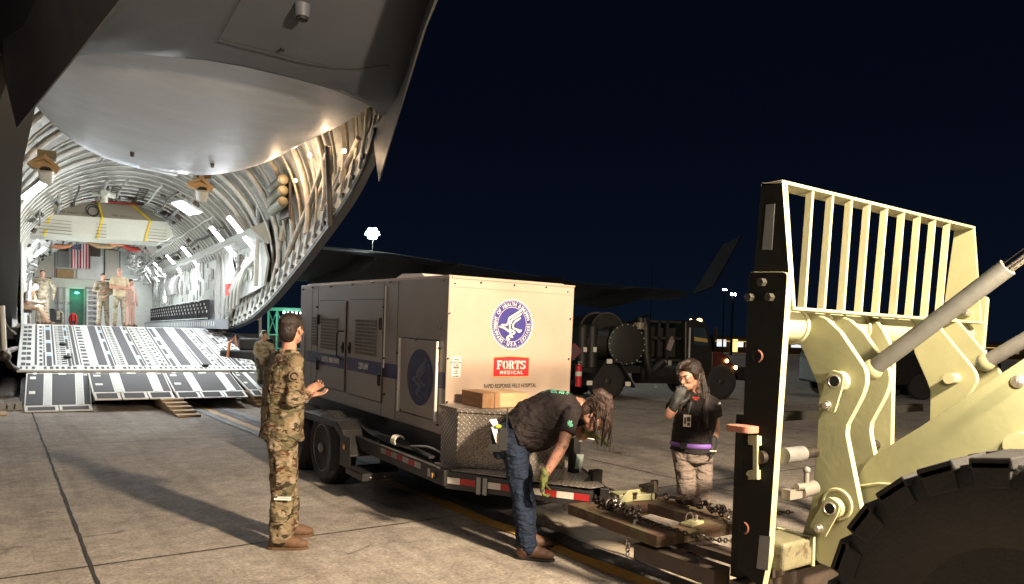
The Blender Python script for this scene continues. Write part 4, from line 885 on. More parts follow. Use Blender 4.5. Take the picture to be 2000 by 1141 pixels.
# stowed beige board across the ceiling with straps
def atY(px, py, y): return AF.hit(px, py, 1, y)
YB = 27.2
up = [(95, 388), (272, 392), (318, 432), (52, 424)]; lo_ = [(52, 424), (318, 432), (342, 462), (300, 476), (60, 458), (33, 446)]
m = MB(); A4 = [atY(*p, YB) for p in ((95, 388), (275, 403), (323, 437), (50, 420))]; 
m.hexa([(A4[3].x, YB-.5, A4[3].z), (A4[2].x, YB-.5, A4[2].z), (A4[2].x, YB+1, A4[2].z), (A4[3].x, YB+1, A4[3].z), (A4[0].x, YB, A4[0].z), (A4[1].x, YB, A4[1].z), (A4[1].x, YB+1, A4[1].z), (A4[0].x, YB+1, A4[0].z)])
bd = m.obj('overhead_board', beige, ac)
m = MB(); B4 = [atY(*p, YB-.5) for p in ((48, 457), (302, 477), (340, 452), (36, 437))]
L_ = [(A4[3].x, YB-.502, A4[3].z), (A4[2].x, YB-.502, A4[2].z), (A4[2].x+.2, YB-.45, A4[2].z-.45), (A4[2].x-.2, YB-.3, A4[2].z-.68), (A4[3].x+.1, YB-.3, A4[3].z-.62), (A4[3].x-.05, YB-.45, A4[3].z-.4)]
m.poly(L_); m.poly([(p[0], YB+1, p[2]) for p in L_]); 
for i in range(6): a_, b_ = L_[i], L_[(i+1) % 6]; m.poly([a_, b_, (b_[0], YB+1, b_[2]), (a_[0], YB+1, a_[2])])
m.obj('board_lower_face', beigel, bd)
for f in (.16, .52, .87):
    m = MB(); xa = A4[0].x+(A4[1].x-A4[0].x)*(f*1.08-.04); xb = A4[3].x+(A4[2].x-A4[3].x)*f
    za = A4[0].z+(A4[1].z-A4[0].z)*f; zb = A4[3].z+(A4[2].z-A4[3].z)*f
    m.beam((xa, YB-.02, za+.02), (xb, YB-.53, zb), .06, .02, (0, 1, 0)); m.beam((xb, YB-.53, zb), (xb-.14, YB-.36, zb-.66), .06, .02, (0, 1, 0)); m.obj('yellow_strap', yelw, bd)
t = MB()
for f in (.33, .70):
    x = A4[3].x+(A4[2].x-A4[3].x)*f; z = (A4[0].z*(1-f)+A4[1].z*f+A4[3].z*(1-f)+A4[2].z*f)/2-.18; add_text(t, 'MAX. WEIGHT 150 LBS', .11, face_M((x, YB-.42, z), (1, 0, -.03), (0, .5, 1)), 0, .8)
t.obj('board_lettering', inkm, bd)
t = MB()
for i in range(5):
    for s2 in (0, 1, 2): t.bx((A4[3].x+.35+s2*1.5, YB-.5, A4[3].z-.14-.1*i), (A4[3].x+1.2+s2*1.35-(.4 if s2 == 1 else 0), YB-.508+.02*i, A4[3].z-.13-.1*i))
t.obj('board_rails', dksteel, bd)
m = MB(); m.ring((A4[0].x+1.15, YB-.55, A4[3].z+.28), .17, .018, 1, 20, 5); m.ring((A4[0].x+1.18, YB-.56, A4[3].z+.24), .15, .018, 1, 20, 5); m.obj('cable_coil', rubber, bd)
m = MB(); m.tube([A4[0]+V((-.05, 0, .05)), A4[1]+V((.05, 0, .05))], .03, 5); m.obj('board_edge_seal', redc, bd)
# bundles of folded fabric below the board
random.seed(3)
for i, (px, py, mt) in enumerate(((80, 478, tanb), (110, 480, orange), (230, 476, orange), (265, 486, redc), (300, 490, redc), (50, 490, intw), (320, 500, quilt), (200, 480, tanb))):
    c = atY(px, py, 38); m = MB(); m.tube([c+V((-.6, 0, .1)), c+V((-.2, -.1, -.04)), c+V((.3, 0, -.02)), c+V((.6, .1, .08))], [.05, .11, .10, .05], 8); m.obj('folded_liner', mt, ac, smooth=60)
random.seed(9)
m = MB()
for i in range(70):
    c = atY(random.uniform(255, 345), random.uniform(478, 548), random.uniform(36, 41)); m.tube([c+V([random.uniform(-.35, .35) for _ in range(3)]) for _ in range(3)], random.uniform(.02, .06), 5)
for i in range(60):
    c = atY(random.uniform(30, 62), random.uniform(470, 560), random.uniform(33, 40)); m.tube([c+V([random.uniform(-.25, .25) for _ in range(3)]) for _ in range(3)], random.uniform(.02, .06), 5)
m.obj('pipework', greyp, ac, smooth=60); o_ = bpy.data.objects['pipework']; o_['kind'] = 'stuff'
# forward bulkhead
YK = 42.8
m = MB(); m.bx((C0-3.1, YK, FZ-.05), (C0+3.1, YK+.1, 6.1)); m.obj('bulkhead', intg, ac)
def panel(px0, py0, px1, py1, name, mat, d=.06, par=ac, bev=.03, off=0):
    a_, b_ = atY(px0, py1, YK), atY(px1, py0, YK); m = MB(); m.bx((a_.x, YK-d-off, a_.z), (b_.x, YK-.002-off, b_.z)); return m.obj(name, mat, par, bevel=bev), a_, b_
doorb = M_('door_panel_beige', (.42, .39, .33), .6, 0, .06)
for q in ((67, 478, 106, 541), (205, 490, 233, 545)):
    pf, a_, b_ = panel(q[0]-2, q[1]-2, q[2]+2, q[3]+2, 'door_seal', dksteel, .05); panel(*q, 'bunk_door', doorb, .04, pf, .03, .052)
panel(110, 527, 144, 545, 'stowage_pouch', tanb, .12)
panel(112, 490, 135, 522, 'wall_box', greyp, .05); panel(176, 500, 200, 548, 'wall_box', intw, .06); panel(150, 528, 198, 550, 'wall_box', intw, .05)
panel(100, 548, 200, 562, 'step_beam', beigel, .3); panel(165, 470, 196, 500, 'dark_console', dksteel, .2); panel(113, 472, 134, 490, 'dark_console', dksteel, .2)
panel(114, 564, 134, 636, 'lavatory_wall', M_('pale_blue_grey', (.38, .41, .42), .6, 0, .05), .3, ac, .01); dp_, a_, b_ = panel(114, 564, 134, 603, 'lavatory_door', M_('pale_green_white', (.5, .53, .47), .6, 0, .05), .03, ac, .01, .302)
t = MB(); add_text(t, 'LAVATORY', .20, face_M(((a_.x+b_.x)/2, YK-.34, b_.z-.75), (1, 0, 0), (0, 0, 1)), 0, .75); t.obj('lettering', inkm, dp_)
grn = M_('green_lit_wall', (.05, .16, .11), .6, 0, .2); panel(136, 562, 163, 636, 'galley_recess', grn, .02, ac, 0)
c = atY(150, 572, YK-.3); m = MB(); m.ball(c, (.10, .06, .05)); m.obj('green_lamp', EM('green_lamp_lens', (.1, 1, .6), 6), ac)
lamp('galley_light', 'POINT', AF.M@(c+V((0, -.15, -.1))), 6, (.15, 1, .6), .05)
m = MB(); m.bx((c.x-.5, YK-.5, FZ), (c.x-.44, YK, 3.6)); m.bx((c.x+.42, YK-.5, FZ), (c.x+.48, YK, 3.6)); m.obj('recess_frame', intw, ac)
stw, a_, b_ = panel(166, 562, 194, 636, 'crew_stairs', greyp, .3, ac, 0)
m = MB()
for i in range(7): zz = a_.z+.2+i*.26; m.bx((a_.x+.03, YK-.42, zz), (b_.x, YK-.302, zz+.05)); 
m.obj('step_tread', intw, stw)
m = MB()
for i in range(7): zz = a_.z+.06+i*.26; m.bx((a_.x+.35, YK-.32, zz), (a_.x+.65, YK-.302, zz+.04))
m.obj('step_latch', blackst, stw)
m = MB(); m.bx((C0-3, 26, FZ-.12), (C0+3, YK, FZ)); m.obj('cabin_floor', greyp, ac)
# left wall liner
m = MB(); m.bx((C0-2.76, 26, FZ), (C0-2.72, YK, 4.1)); m.obj('wall_liner', intw, ac)
# landing gear fairing and belly under the floor
m = MB(); rings = []
for y_, r in ((22.5, .1), (23, .7), (24, 1.15), (26, 1.4), (36, 1.45), (40, 1.1), (42, .3)): rings.append([(C0+3.05+.55*r*math.cos(a), y_, .95+r*.45*math.sin(a)) for a in [2*PI*i/20 for i in range(20)]])
m.loft(rings, close=True, capends=True); m.obj('gear_fairing', skindk, ac, smooth=60)
m = MB(); m.prism([(C0-3.2, FZ-.05), (C0-2.6, .75), (C0+2.6, .75), (C0+3.2, FZ-.05)], 1, 26.1, 44); m.obj('belly', skindk, ac)
m = MB()
for x_ in (C0+2.5, C0-2.5, C0+3.1, C0-3.1): m.lathe((x_-.2, 29.2, .6), [(0, .3), (0, .55), (.08, .6), (.32, .6), (.4, .55), (.4, .3)], 0, 24)
m.obj('main_wheel', rubber, ac, smooth=40)
# ramp -------------------------------------------------
RY0, RZ0, RY1, RZ1 = 26.0, 1.70, 20.1, .615
rl = math.hypot(RY0-RY1, RZ0-RZ1); ra_ = math.atan2(RZ0-RZ1, RY0-RY1)
xl, xr = C0-2.75, C0+2.72
m = MB(); m.hexa([(xl, RY1, RZ1-.05), (xr, RY1, RZ1-.05), (xr, RY0, RZ0-.5), (xl, RY0, RZ0-.5), (xl, RY1, RZ1), (xr, RY1, RZ1), (xr, RY0, RZ0), (xl, RY0, RZ0)]); rp = m.obj('cargo_ramp', rampw, ac)
def rq(mb, f0, f1, t0, t1, h=.006):   # f across 0..1 ; t along from bottom 0 to top 1
    x0_, x1_ = xl+(xr-xl)*f0, xl+(xr-xl)*f1; P = []
    for hh in (.001, h):
        for (x_, t) in ((x0_, t0), (x1_, t0), (x1_, t1), (x0_, t1)): P.append((x_, RY1+(RY0-RY1)*t-math.sin(ra_)*hh, RZ1+(RZ0-RZ1)*t+math.cos(ra_)*hh))
    mb.hexa(P)
random.seed(21); dk = MB(); bl_ = MB(); ye_ = MB(); wh_ = MB()
def F(p): return (p/3.571-33)/479
cols = [(140, 168, 'sq'), (172, 200, 'sq'), (225, 240, 'so'), (255, 275, 'sq'), (281, 292, 'fine'), (302, 335, 'seg'), (345, 358, 'so'), (370, 435, 'lad'), (441, 460, 'seg'), (466, 480, 'fine'), (487, 510, 'so'), (520, 528, 'so'), (540, 580, 'sq'), (640, 702, 'so'), (722, 745, 'seg'), (752, 762, 'so'), (775, 826, 'lad'), (843, 915, 'so'), (935, 958, 'seg'), (963, 975, 'so'), (985, 1010, 'sq'), (1020, 1066, 'lad'), (1078, 1098, 'sq'), (1106, 1122, 'sq'), (1135, 1152, 'so'), (1160, 1190, 'seg'), (1225, 1305, 'so'), (1322, 1360, 'lad'), (1372, 1388, 'dot'), (1398, 1470, 'so'), (1485, 1510, 'sq'), (1520, 1530, 'so'), (1538, 1560, 'seg'), (1572, 1585, 'so'), (1596, 1636, 'lad'), (1650, 1662, 'so'), (1670, 1700, 'seg'), (1712, 1735, 'sq'), (1745, 1768, 'lad'), (1778, 1800, 'sq')]
for a_, b_, k_ in cols:
    f0, f1 = F(a_), F(b_); y_ish = 985 <= a_ <= 1110
    if k_ == 'so': rq(dk, f0, f1, .09, .985)
    elif k_ == 'sq':
        n = random.choice((9, 11, 13)) ; 
        for i in range(n): 
            t0 = .08+.9*i/n; rq(dk, f0, f1, t0, t0+.9/n*random.uniform(.4, .62))
            if y_ish: rq(ye_, f0, f1, t0+.9/n*.66, t0+.9/n*.94)
    elif k_ == 'fine':
        for i in range(16): rq(dk, f0, f1, .35+.62*i/16, .35+.62*(i+.45)/16)
        rq(dk, f0, f1, .08, .33)
    elif k_ == 'dot':
        for i in range(6): rq(dk, f0+.004, f1-.004, .62+.05*i, .64+.05*i)
        rq(dk, f0, f1, .08, .55)
    elif k_ == 'seg':
        t0 = .07
        while t0 < .97:
            l = random.uniform(.12, .26); t1 = min(.97, t0+l); rq(dk, f0, f1, t0, t1); 
            if random.random() < .75: rq(bl_, f0, f1, t1+.005, min(.985, t1+random.uniform(.03, .07)))
            t0 = t1+.08
    elif k_ == 'lad':
        n = 22
        for i in range(n):
            t0 = .10+.88*i/n; rq(dk, f0, f1, t0, t0+.88/n*.55); 
        for i in range(n): t0 = .10+.88*i/n; rq(wh_, f0+.004, f0+.004+(f1-f0)*.35, t0+.004, t0+.88/n*.4, .009)
for i in range(46):
    f0 = .01+i*.0215
    if i % 7 != 3: rq(dk, f0, f0+random.uniform(.007, .015), .02, .058)
dk.obj('nonskid_strip', nonskid, rp); bl_.obj('blue_patch', rampb, rp); ye_.obj('yellowed_patch', rampy, rp); wh_.obj('roller_tray', rampw, rp)['kind'] = 'stuff'
m = MB()
for (px, py) in ((118, 663), (123, 690), (392, 716)):
    h = AF.hit(px, py, 2, .9); t = .3; 
    f = F(px*3.571); 
    m.ball((xl+(xr-xl)*f, RY1+.35+(.9 if py < 700 else 0)+(1.6 if py < 670 else 0), RZ1+.1+(.165 if py < 700 else 0)+(.29 if py < 670 else 0)), (.09, .07, .05))
m.obj('tie_down_ring', blackst, rp)
# ramp toes
toes = [(xl+.20, xl+1.35, xl+.18, xl+1.30, 19.9, .53, 16.7, .07), (xl+1.42, xl+2.92, xl+1.36, xl+2.72, 19.9, .53, 17.1, .24), (xl+2.98, xl+4.42, xl+2.82, xl+4.30, 19.9, .53, 17.25, .27), (xl+4.48, xl+5.45, xl+4.40, xl+5.44, 19.9, .53, 17.3, .27)]
toes = []
for (tl, trr, bl2, br2, zb) in (((52, 729), (163, 728), (56, 793), (172, 792), .06), ((168, 727), (312, 727), (182, 769), (333, 763), .30), ((314, 727), (440, 727), (338, 764), (480, 764), .30), ((444, 727), (512, 727), (487, 762), (552, 760), .30)):
    a_, b_ = AF.hit(*tl, 2, .53), AF.hit(*trr, 2, .53); c, d = AF.hit(*bl2, 2, zb+.03), AF.hit(*br2, 2, zb+.03); toes.append((a_, b_, c, d))
for i, (a_, b_, c, d) in enumerate(toes):
    a_.y = b_.y = 20.02; a_.z = b_.z = .55; yb = (c.y+d.y)/2; c.y = d.y = yb; zb = (c.z+d.z)/2; c.z = d.z = zb
    if i == 0: c.x, d.x = a_.x+.0, a_.x+1.12; b_.x = a_.x+1.25
    m = MB(); m.hexa([c+V((0, 0, -.05)), d+V((0, 0, -.05)), b_+V((0, 0, -.05)), a_+V((0, 0, -.05)), c, d, b_, a_]); to = m.obj('ramp_toe', white, ac, bevel=.006)
    def tq(mb, f0, f1, t0, t1, h=.006):
        P = []
        for hh in (.001, h):
            for (f, t) in ((f0, t0), (f1, t0), (f1, t1), (f0, t1)):
                p = (c*(1-f)+d*f)*(1-t)+(a_*(1-f)+b_*f)*t; P.append(p+V((0, 0, hh)))
        mb.hexa(P)
    k = MB(); tq(k, .02, .27, .02, .97); tq(k, .40, .76, .02, .97); tq(k, .89, .985, .02, .97); k.obj('toe_nonskid', nonskid, to)
    k = MB(); tq(k, .285, .385, .0, 1, .008); tq(k, .775, .875, 0, 1, .008); k.obj('toe_runner', rampw, to)
    k = MB()
    for (f0, f1, t0, t1) in ((.06, .15, .32, .40), (.06, .15, .78, .86), (.1, .16, .94, 1), (.5, .62, .93, .99), (.90, .96, .9, .93)): tq(k, f0, f1, t0, t1, .010)
    k.obj('toe_decal', white, to)
    n = 2 if i == 0 else 3
    for q in range(n):
        f0, f1 = q/n+.008, (q+1)/n-.008; p0, p1 = c*(1-f0)+d*f0, c*(1-f1)+d*f1; k = MB()
        dn = .055 if i == 0 else .10
        k.hexa([p0+V((.01, -.42, -dn-.02)), p1+V((.01, -.42, -dn-.02)), p1+V((0, -.01, -.05)), p0+V((0, -.01, -.05)), p0+V((.01, -.42, -dn)), p1+V((.01, -.42, -dn)), p1+V((0, -.01, -.003)), p0+V((0, -.01, -.003))]); fl = k.obj('toe_flap', white, to)
        k = MB(); k.hexa([p0+V((.05, -.37, -dn*.88+.003)), p1+V((-.05, -.37, -dn*.88+.003)), p1+V((-.05, -.07, -.015)), p0+V((.05, -.07, -.015)), p0+V((.05, -.37, -dn*.88+.008)), p1+V((-.05, -.37, -dn*.88+.008)), p1+V((-.05, -.07, -.008)), p0+V((.05, -.07, -.008))]); k.obj('toe_nonskid', nonskid, fl)
m = MB(); m.hexa([(xl+.1, 17.8, .04), (xr-.1, 17.8, .04), (xr-.1, 20, .04), (xl+.1, 20, .04), (xl+.1, 18.6, .30), (xr-.1, 18.6, .30), (xr-.1, 20, .44), (xl+.1, 20, .44)]); m.obj('toe_support', blackst, ac)
# ramp actuator, left, with dark linkage
m = MB(); p0, p1 = atY(4, 597, 19.6), atY(9, 688, 19.6); m.cyl(p0, p1, .05); m.obj('ramp_actuator', white, ac, smooth=40)
m = MB(); m.ball(p1+V((0, 0, -.08)), .13); m.tube([p1+V((0, 0, -.1)), atY(20, 715, 19.9), atY(33, 722, 20.2)], .06, 8); m.tube([p1, atY(32, 680, 20.6)], [.08, .05], 8); m.tube([atY(2, 620, 19.6), atY(20, 645, 20.4), atY(30, 652, 21)], .03, 6); m.obj('ramp_linkage', dksteel, ac, smooth=50)
m = MB(); m.loft([[atY(22, 560, 24), atY(34, 600, 24.3)], [atY(24, 640, 23.5), atY(33, 636, 24)]]); m.obj('door_seal_curtain', quilt, ac)
# wing with flap fairings, winglet and far engines
def wingsec(x, y, z, ch, th, n=10):
    pts = []
    for i in range(n): u = i/(n-1); pts.append((x, y+ch*u, z+th*math.sin(PI*u**.8)*.55))
    for i in range(n-1, -1, -1): u = i/(n-1); pts.append((x, y+ch*u, z-th*math.sin(PI*u**.7)*.45))
    return pts
# trailing edge passes the traced line; root high on the fuselage
wr_ = [(C0+2.6, 31.5, 6.4, 11, 1.3), (8, 31.0, 6.15, 10, 1.2), (12, 29.5, 5.70, 8.2, 1.0), (18, 27.3, 4.9, 5.9, .7), (24, 24.6, 4.05, 3.9, .45)]
wr_ = []
for (x, px_, py_t, py_b, ch) in ((5.6, 630, 455, 520, 11), (9.5, 800, 478, 545, 9), (14, 1000, 515, 572, 7.5), (19, 1180, 549, 580, 5.5), (24.2, 1350, 566, 582, 3.6)):
    a_ = AF.hit(px_, py_t, 0, x); b_ = AF.hit(px_, py_b, 0, x); wr_.append((x, a_.y, (a_.z+b_.z)/2, ch, abs(a_.z-b_.z)*.9+.12))
wingm = M_('wing_dark_skin', (.016, .016, .019), .7, 0, .1, 1, .05, spec=.2)
m = MB(); m.loft([wingsec(*q) for q in wr_], close=True, capends=True); wg = m.obj('wing', wingm, ac, smooth=40)
a_ = AF.hit(1352, 575, 0, 24.3); b_ = AF.hit(1392, 560, 0, 24.3); c = AF.hit(1447, 462, 0, 25.6); d = AF.hit(1412, 478, 0, 25.6)
m = MB(); yt = a_.y
m.loft([[(24.2, yt+.3, a_.z-.1), (24.2, yt-2.6, a_.z-.25), (24.3, yt-2.6, a_.z-.22), (24.3, yt+.3, a_.z-.05)], [(26.0, yt-2.6, c.z+.3), (26.0, yt-4.2, c.z+.1), (26.05, yt-4.2, c.z+.1), (26.05, yt-2.6, c.z+.3)]], close=True, capends=True) if False else None
m.hexa([a_, b_, b_+V((.12, 0, 0)), a_+V((.12, 0, 0)), d, c, c+V((.06, 0, 0)), d+V((.06, 0, 0))]); m.obj('winglet', M_('winglet_skin', (.012, .012, .014), .9, 0, .1, spec=.1), wg)
for (px_, py_, x) in ((700, 520, 7.2), (860, 530, 10.5), (1060, 556, 15), (1230, 575, 20)):
    h = AF.hit(px_, py_, 0, x); m = MB(); m.tube([h+V((0, 4, .05)), h+V((0, 1.5, -.15)), h+V((0, -.3, 0)), h+V((0, -1.2, .12))], [.3, .42, .30, .05], 10, flat=(.6, 1)); m.obj('flap_fairing', wingm, wg, smooth=60)
for (px_, py_, x, sz_) in ((520+70, 0, 0, 0),) if False else ():
    pass
h = AF.hit(800, 528, 0, 11.2); m = MB(); m.tube([h+V((0, 5, -.4)), h+V((0, 3, -.45)), h+V((0, 0.2, -.35)), h+V((0, -.9, -.25))], [1.0, 1.15, .8, .45], 20); eg = m.obj('engine', skinlt, wg, smooth=60)
m = MB(); m.cyl(h+V((0, -.85, -.25)), h+V((0, -1.5, -.2)), .35, .05, n=14); m.obj('exhaust_cone', dksteel, eg, smooth=60)
# flag hanging on the forward bulkhead (a thing of its own)
fw = AF
fl = thing('flag', 'red and white striped flag with starred blue canton hanging vertically on the forward cabin wall', 'flag', AF)
a_, b_ = atY(139, 523, 41.8), atY(175.5, 467, 41.8); FW, FH = b_.x-a_.x, b_.z-a_.z
frd = M_('flag_red', (.42, .015, .03), .8, 0, .05); fwh = M_('flag_white', (.72, .70, .68), .8, 0, .05); fbl = M_('flag_blue', (.02, .025, .10), .8, 0, .05)
def fp(u, v, o=0): return (a_.x+FW*u, 41.8-.05*math.sin(u*14)*(1-v*.6)-o, a_.z+FH*v)
m = MB(); m2 = MB()
for i in range(13):
    u0, u1 = i/13, (i+1)/13; mm = m if i % 2 == 0 else m2; vt = 1
    mm.loft([[fp(u0+(u1-u0)*q/3, vv/8) for q in range(4)] for vv in range(9)])
m.obj('red_stripes', frd, fl); m2.obj('white_stripes', fwh, fl)
m = MB(); m.loft([[fp(.0+.54*q/8, .61+.39*vv/4, .02) for q in range(9)] for vv in range(5)]); cn = m.obj('canton', fbl, fl)
m = MB()
for r_i in range(9):
    for q in range(6 if r_i % 2 == 0 else 5):
        u = .54*(q+(.5 if r_i % 2 == 0 else 1))/6; v = .61+.39*(r_i+.5)/9; c = V(fp(u, v, .03)); pts = []
        for s5 in range(10): rr = .026 if s5 % 2 == 0 else .011; pts.append(c+V((rr*math.sin(s5*PI/5), 0, rr*math.cos(s5*PI/5))))
        m.poly(pts)
m.obj('stars', fwh, cn)
# rucksacks and cases beside the bulkhead
def bag(px, py0, py1, w_, name, mat, label, cat, yy=39.5, grp=None):
    b0, b1 = atY(px, py1, yy), atY(px, py0, yy); b0.z = FZ; t = thing(name, label, cat, None, None); t.matrix_world = AF.M@Matrix.Translation(b0)
    hh = b1.z-b0.z; m = MB(); m.ball((0, 0, hh*.5), (w_/2, .22, hh*.54), u=12, v=10); m.box((0, -.12, hh*.35), (w_*.7, .2, hh*.4)); m.obj('main_pack', mat, t, smooth=40, bevel=.02)
    m = MB(); m.box((-w_*.2, -.2, hh*.62), (.05, .05, hh*.5)); m.box((w_*.2, -.2, hh*.62), (.05, .05, hh*.5)); m.box((0, -.23, hh*.3), (w_*.5, .06, hh*.2)); m.obj('strap', web, t)
bag(101, 604, 632, .55, 'rucksack', blackst, 'dark blue-black rucksack leaning on the lavatory wall of the cabin', 'rucksack')
bag(114, 607, 632, .5, 'duffel_bag', ocp2, 'camouflage duffel bag standing right of the dark rucksack in the cabin', 'bag')
bag(46, 613, 632, .5, 'kit_bag', dksteel, 'dark kit bag on the floor beneath the seated man in tan', 'bag', 37)
bag(143, 612, 632, .4, 'red_bag', M_('red_fabric', (.55, .03, .02), .8, 0, .2), 'small bright red bag on the floor of the green lit recess', 'bag', 41.5)
bag(40, 556, 578, .5, 'yellow_pack', yelw, 'bright yellow pack hung on the left cabin wall above the seated man', 'pack', 36)
# ================================================================ rough terrain forklift (right foreground)
ld = thing('forklift', 'cream and black rough terrain forklift with barred load guard and big black tyre', 'forklift', WF)
PX = 3.30                      # left carriage plate plane
def lp(px, py, x): h = WF.hit(px, py, 0, x); return (h.y, h.z)
def ly(px, py, y): return WF.hit(px, py, 1, y)
shadeblk = M_('shaded_side_black', (.0085, .008, .006), .75, 0, .25, 6, .12, 50, spec=.2)  # shade on the left plate faces put in as black
def plate(name, pts, x0, x1, face=shadeblk, edge=cream2, parent=ld, bevel=.004):
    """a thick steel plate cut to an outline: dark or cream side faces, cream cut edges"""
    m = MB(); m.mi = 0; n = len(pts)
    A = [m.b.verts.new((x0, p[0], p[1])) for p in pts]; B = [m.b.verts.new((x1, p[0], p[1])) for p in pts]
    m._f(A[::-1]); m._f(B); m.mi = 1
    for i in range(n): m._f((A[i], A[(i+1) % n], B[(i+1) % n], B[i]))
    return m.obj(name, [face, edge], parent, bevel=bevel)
def rnd(pts, r, i_list=None, n=4):
    out = []
    for i, p in enumerate(pts):
        if i_list is not None and i not in i_list: out.append(p); continue
        a, b = V(pts[i-1]), V(pts[(i+1) % len(pts)]); p = V(p); da, db = (a-p), (b-p); rr = min(r, da.length*.45, db.length*.45); s0, s1 = p+da.normalized()*rr, p+db.normalized()*rr
        for k in range(n+1): t = k/n; out.append(tuple(s0*(1-t)**2+p*2*t*(1-t)+s1*t*t))
    return out
P1 = [lp(1462, 531, PX), lp(1538, 531, PX), lp(1500, 1090, PX), lp(1488, 1150, PX), lp(1440, 1112, PX)]
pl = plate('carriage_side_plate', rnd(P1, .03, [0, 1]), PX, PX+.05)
YT = sum(lp(1538, 531, PX)[:1]); 
# bolts on the plate
def hexbolt(px, py, x, r, parent, L=.03, mat=steel, washer=True):
    y, z = lp(px, py, x); m = MB(); m.cyl((x-L, y, z), (x, y, z), r, n=6)
    if washer: m.cyl((x-.008, y, z), (x, y, z), r*1.45, n=16)
    return m.obj('bolt', mat, parent, bevel=.002)
bolm = M_('painted_bolt', (.05, .048, .035), .45, .2, .2)
for px, py in ((1492, 552), (1468, 581), (1507, 581)): hexbolt(px, py, PX, .023, pl, .035, bolm, False)
def hole(px, py, x, r, parent):
    y, z = lp(px, py, x); m = MB(); m.ring((x-.001, y, z), r, .004, 0, 20, 5); m.cyl((x-.0015, y, z), (x-.0005, y, z), r, n=20); m.obj('pin_hole', M_('hole_shadow', (.004, .004, .004), .9, 0, .1) if not bpy.data.materials.get('hole_shadow') else bpy.data.materials['hole_shadow'], parent)
    m = MB(); m.ring((x-.002, y, z), r, .006, 0, 14, 5, PI*.55, PI*1.4); m.obj('pin_bush', rustred, parent)
hole(1480, 696, PX, .03, pl); hole(1453, 1031, PX, .03, pl)
m = MB(); y, z = lp(1490, 1070, PX); m.prism([lp(1484, 1046, PX), lp(1505, 1048, PX), lp(1500, 1115, PX), lp(1478, 1110, PX)], 0, PX-.002, PX-.0005); m.obj('reflector_patch', tape, pl)
# pad and side bracket on the plate
y0, z0 = lp(1452, 838, PX-.06); m = MB(); m.prism(rnd([(PX-.10, y0-.06), (PX, y0-.07), (PX, y0+.07), (PX-.10, y0+.10)], .04), 2, z0-.018, z0+.018); m.obj('rubbing_pad', rustred, pl, bevel=.004)
m = MB(); a_ = [lp(1474, 851, PX-.03), lp(1482, 850, PX-.03), lp(1482, 935, PX-.03), lp(1474, 936, PX-.03)]; m.prism(a_, 0, PX-.045, PX-.03); m.obj('side_bracket', cream2, pl)
m = MB(); a_ = [lp(1468, 850, PX), lp(1488, 852, PX), lp(1488, 870, PX), lp(1468, 868, PX)]; m.prism(a_, 0, PX-.03, PX); a_ = [lp(1468, 918, PX), lp(1486, 918, PX), lp(1486, 936, PX), lp(1468, 936, PX)]; m.prism(a_, 0, PX-.03, PX); m.obj('bracket_foot', cream2, pl)
hexbolt(1468, 860, PX, .012, pl, .02); hexbolt(1465, 925, PX, .012, pl, .02)
y, z = lp(1490, 893, PX); m = MB(); m.cyl((PX-.035, y, z), (PX, y, z), .035, n=20); m.obj('roller_end', dksteel, pl, smooth=40)
# load guard
GY = P1[1][0]-.01
gl = [lp(1487, 357, PX+.02), lp(1528, 357, PX+.02), lp(1541, 535, PX+.02), lp(1472, 535, PX+.02)]
gpl = plate('guard_side_panel', gl, PX+.02, PX+.045)
m = MB(); m.prism([lp(1497, 400, PX+.02), lp(1514, 398, PX+.02), lp(1508, 488, PX+.02), lp(1489, 488, PX+.02)], 0, PX+.017, PX+.0195); m.obj('reflector_patch', tape, gpl)
gyt, gzt = gl[1]; gyb = lp(1545, 600, PX+.03)[0]
xr_ = ly(1906, 434, gyt).x; zr_ = ly(1906, 434, gyt).z
m = MB(); tp = [(PX+.02, gyt+.13), (PX+.02, gyt), (xr_, gyt-.0), (xr_, gyt+.13)]
m.prism(tp, 2, gzt-.002, gzt+.016); m.obj('guard_top_rail', [cream2], gpl, bevel=.003)
zb_ = ly(1560, 600, gyb).z; m = MB(); m.bx((PX+.05, gyb, zb_-.016), (xr_+.02, gyb+.09, zb_)); m.obj('guard_bottom_rail', cream2, gpl, bevel=.002)
top_px = [1540, 1581, 1620, 1657, 1692, 1726, 1759, 1790, 1820, 1848]; bot_px = [1545, 1567, 1605, 1643, 1677, 1710, 1744, 1775, 1805, 1833]
for i, (a_, b_) in enumerate(zip(top_px, bot_px)):
    if i == 0: continue
    ta = ly(a_+3, 380+(a_-1545)*.21, gyt+.02); bb = ly(b_+3, 603+(b_-1560)*.045, gyb+.02)
    m = MB(); m.hexa([(bb.x-.010, gyb+.012, zb_-.004), (bb.x+.010, gyb+.012, zb_-.004), (bb.x+.010, gyb+.052, zb_-.004), (bb.x-.010, gyb+.052, zb_-.004), (ta.x-.010, gyt+.008, gzt), (ta.x+.010, gyt+.008, gzt), (ta.x+.010, gyt+.045, gzt), (ta.x-.010, gyt+.045, gzt)]); m.obj('guard_bar', [cream2], gpl)
m = MB(); m.hexa([(PX+.045, gyb+.0, zb_), (PX+.07, gyb, zb_), (PX+.07, gyb+.07, zb_), (PX+.045, gyb+.07, zb_), (PX+.05, gyt, gzt), (PX+.065, gyt, gzt), (PX+.065, gyt+.07, gzt), (PX+.05, gyt+.07, gzt)]); m.obj('guard_bar', [cream2], gpl)
XR = ly(1934, 575, P1[1][0]).x
gr = [(gyt, gzt), (gyt+.13, gzt), (gyb+.26, zb_-.02), (gyb, zb_-.02)]; gr_p = plate('guard_side_panel', gr, xr_-.02, xr_, cream)
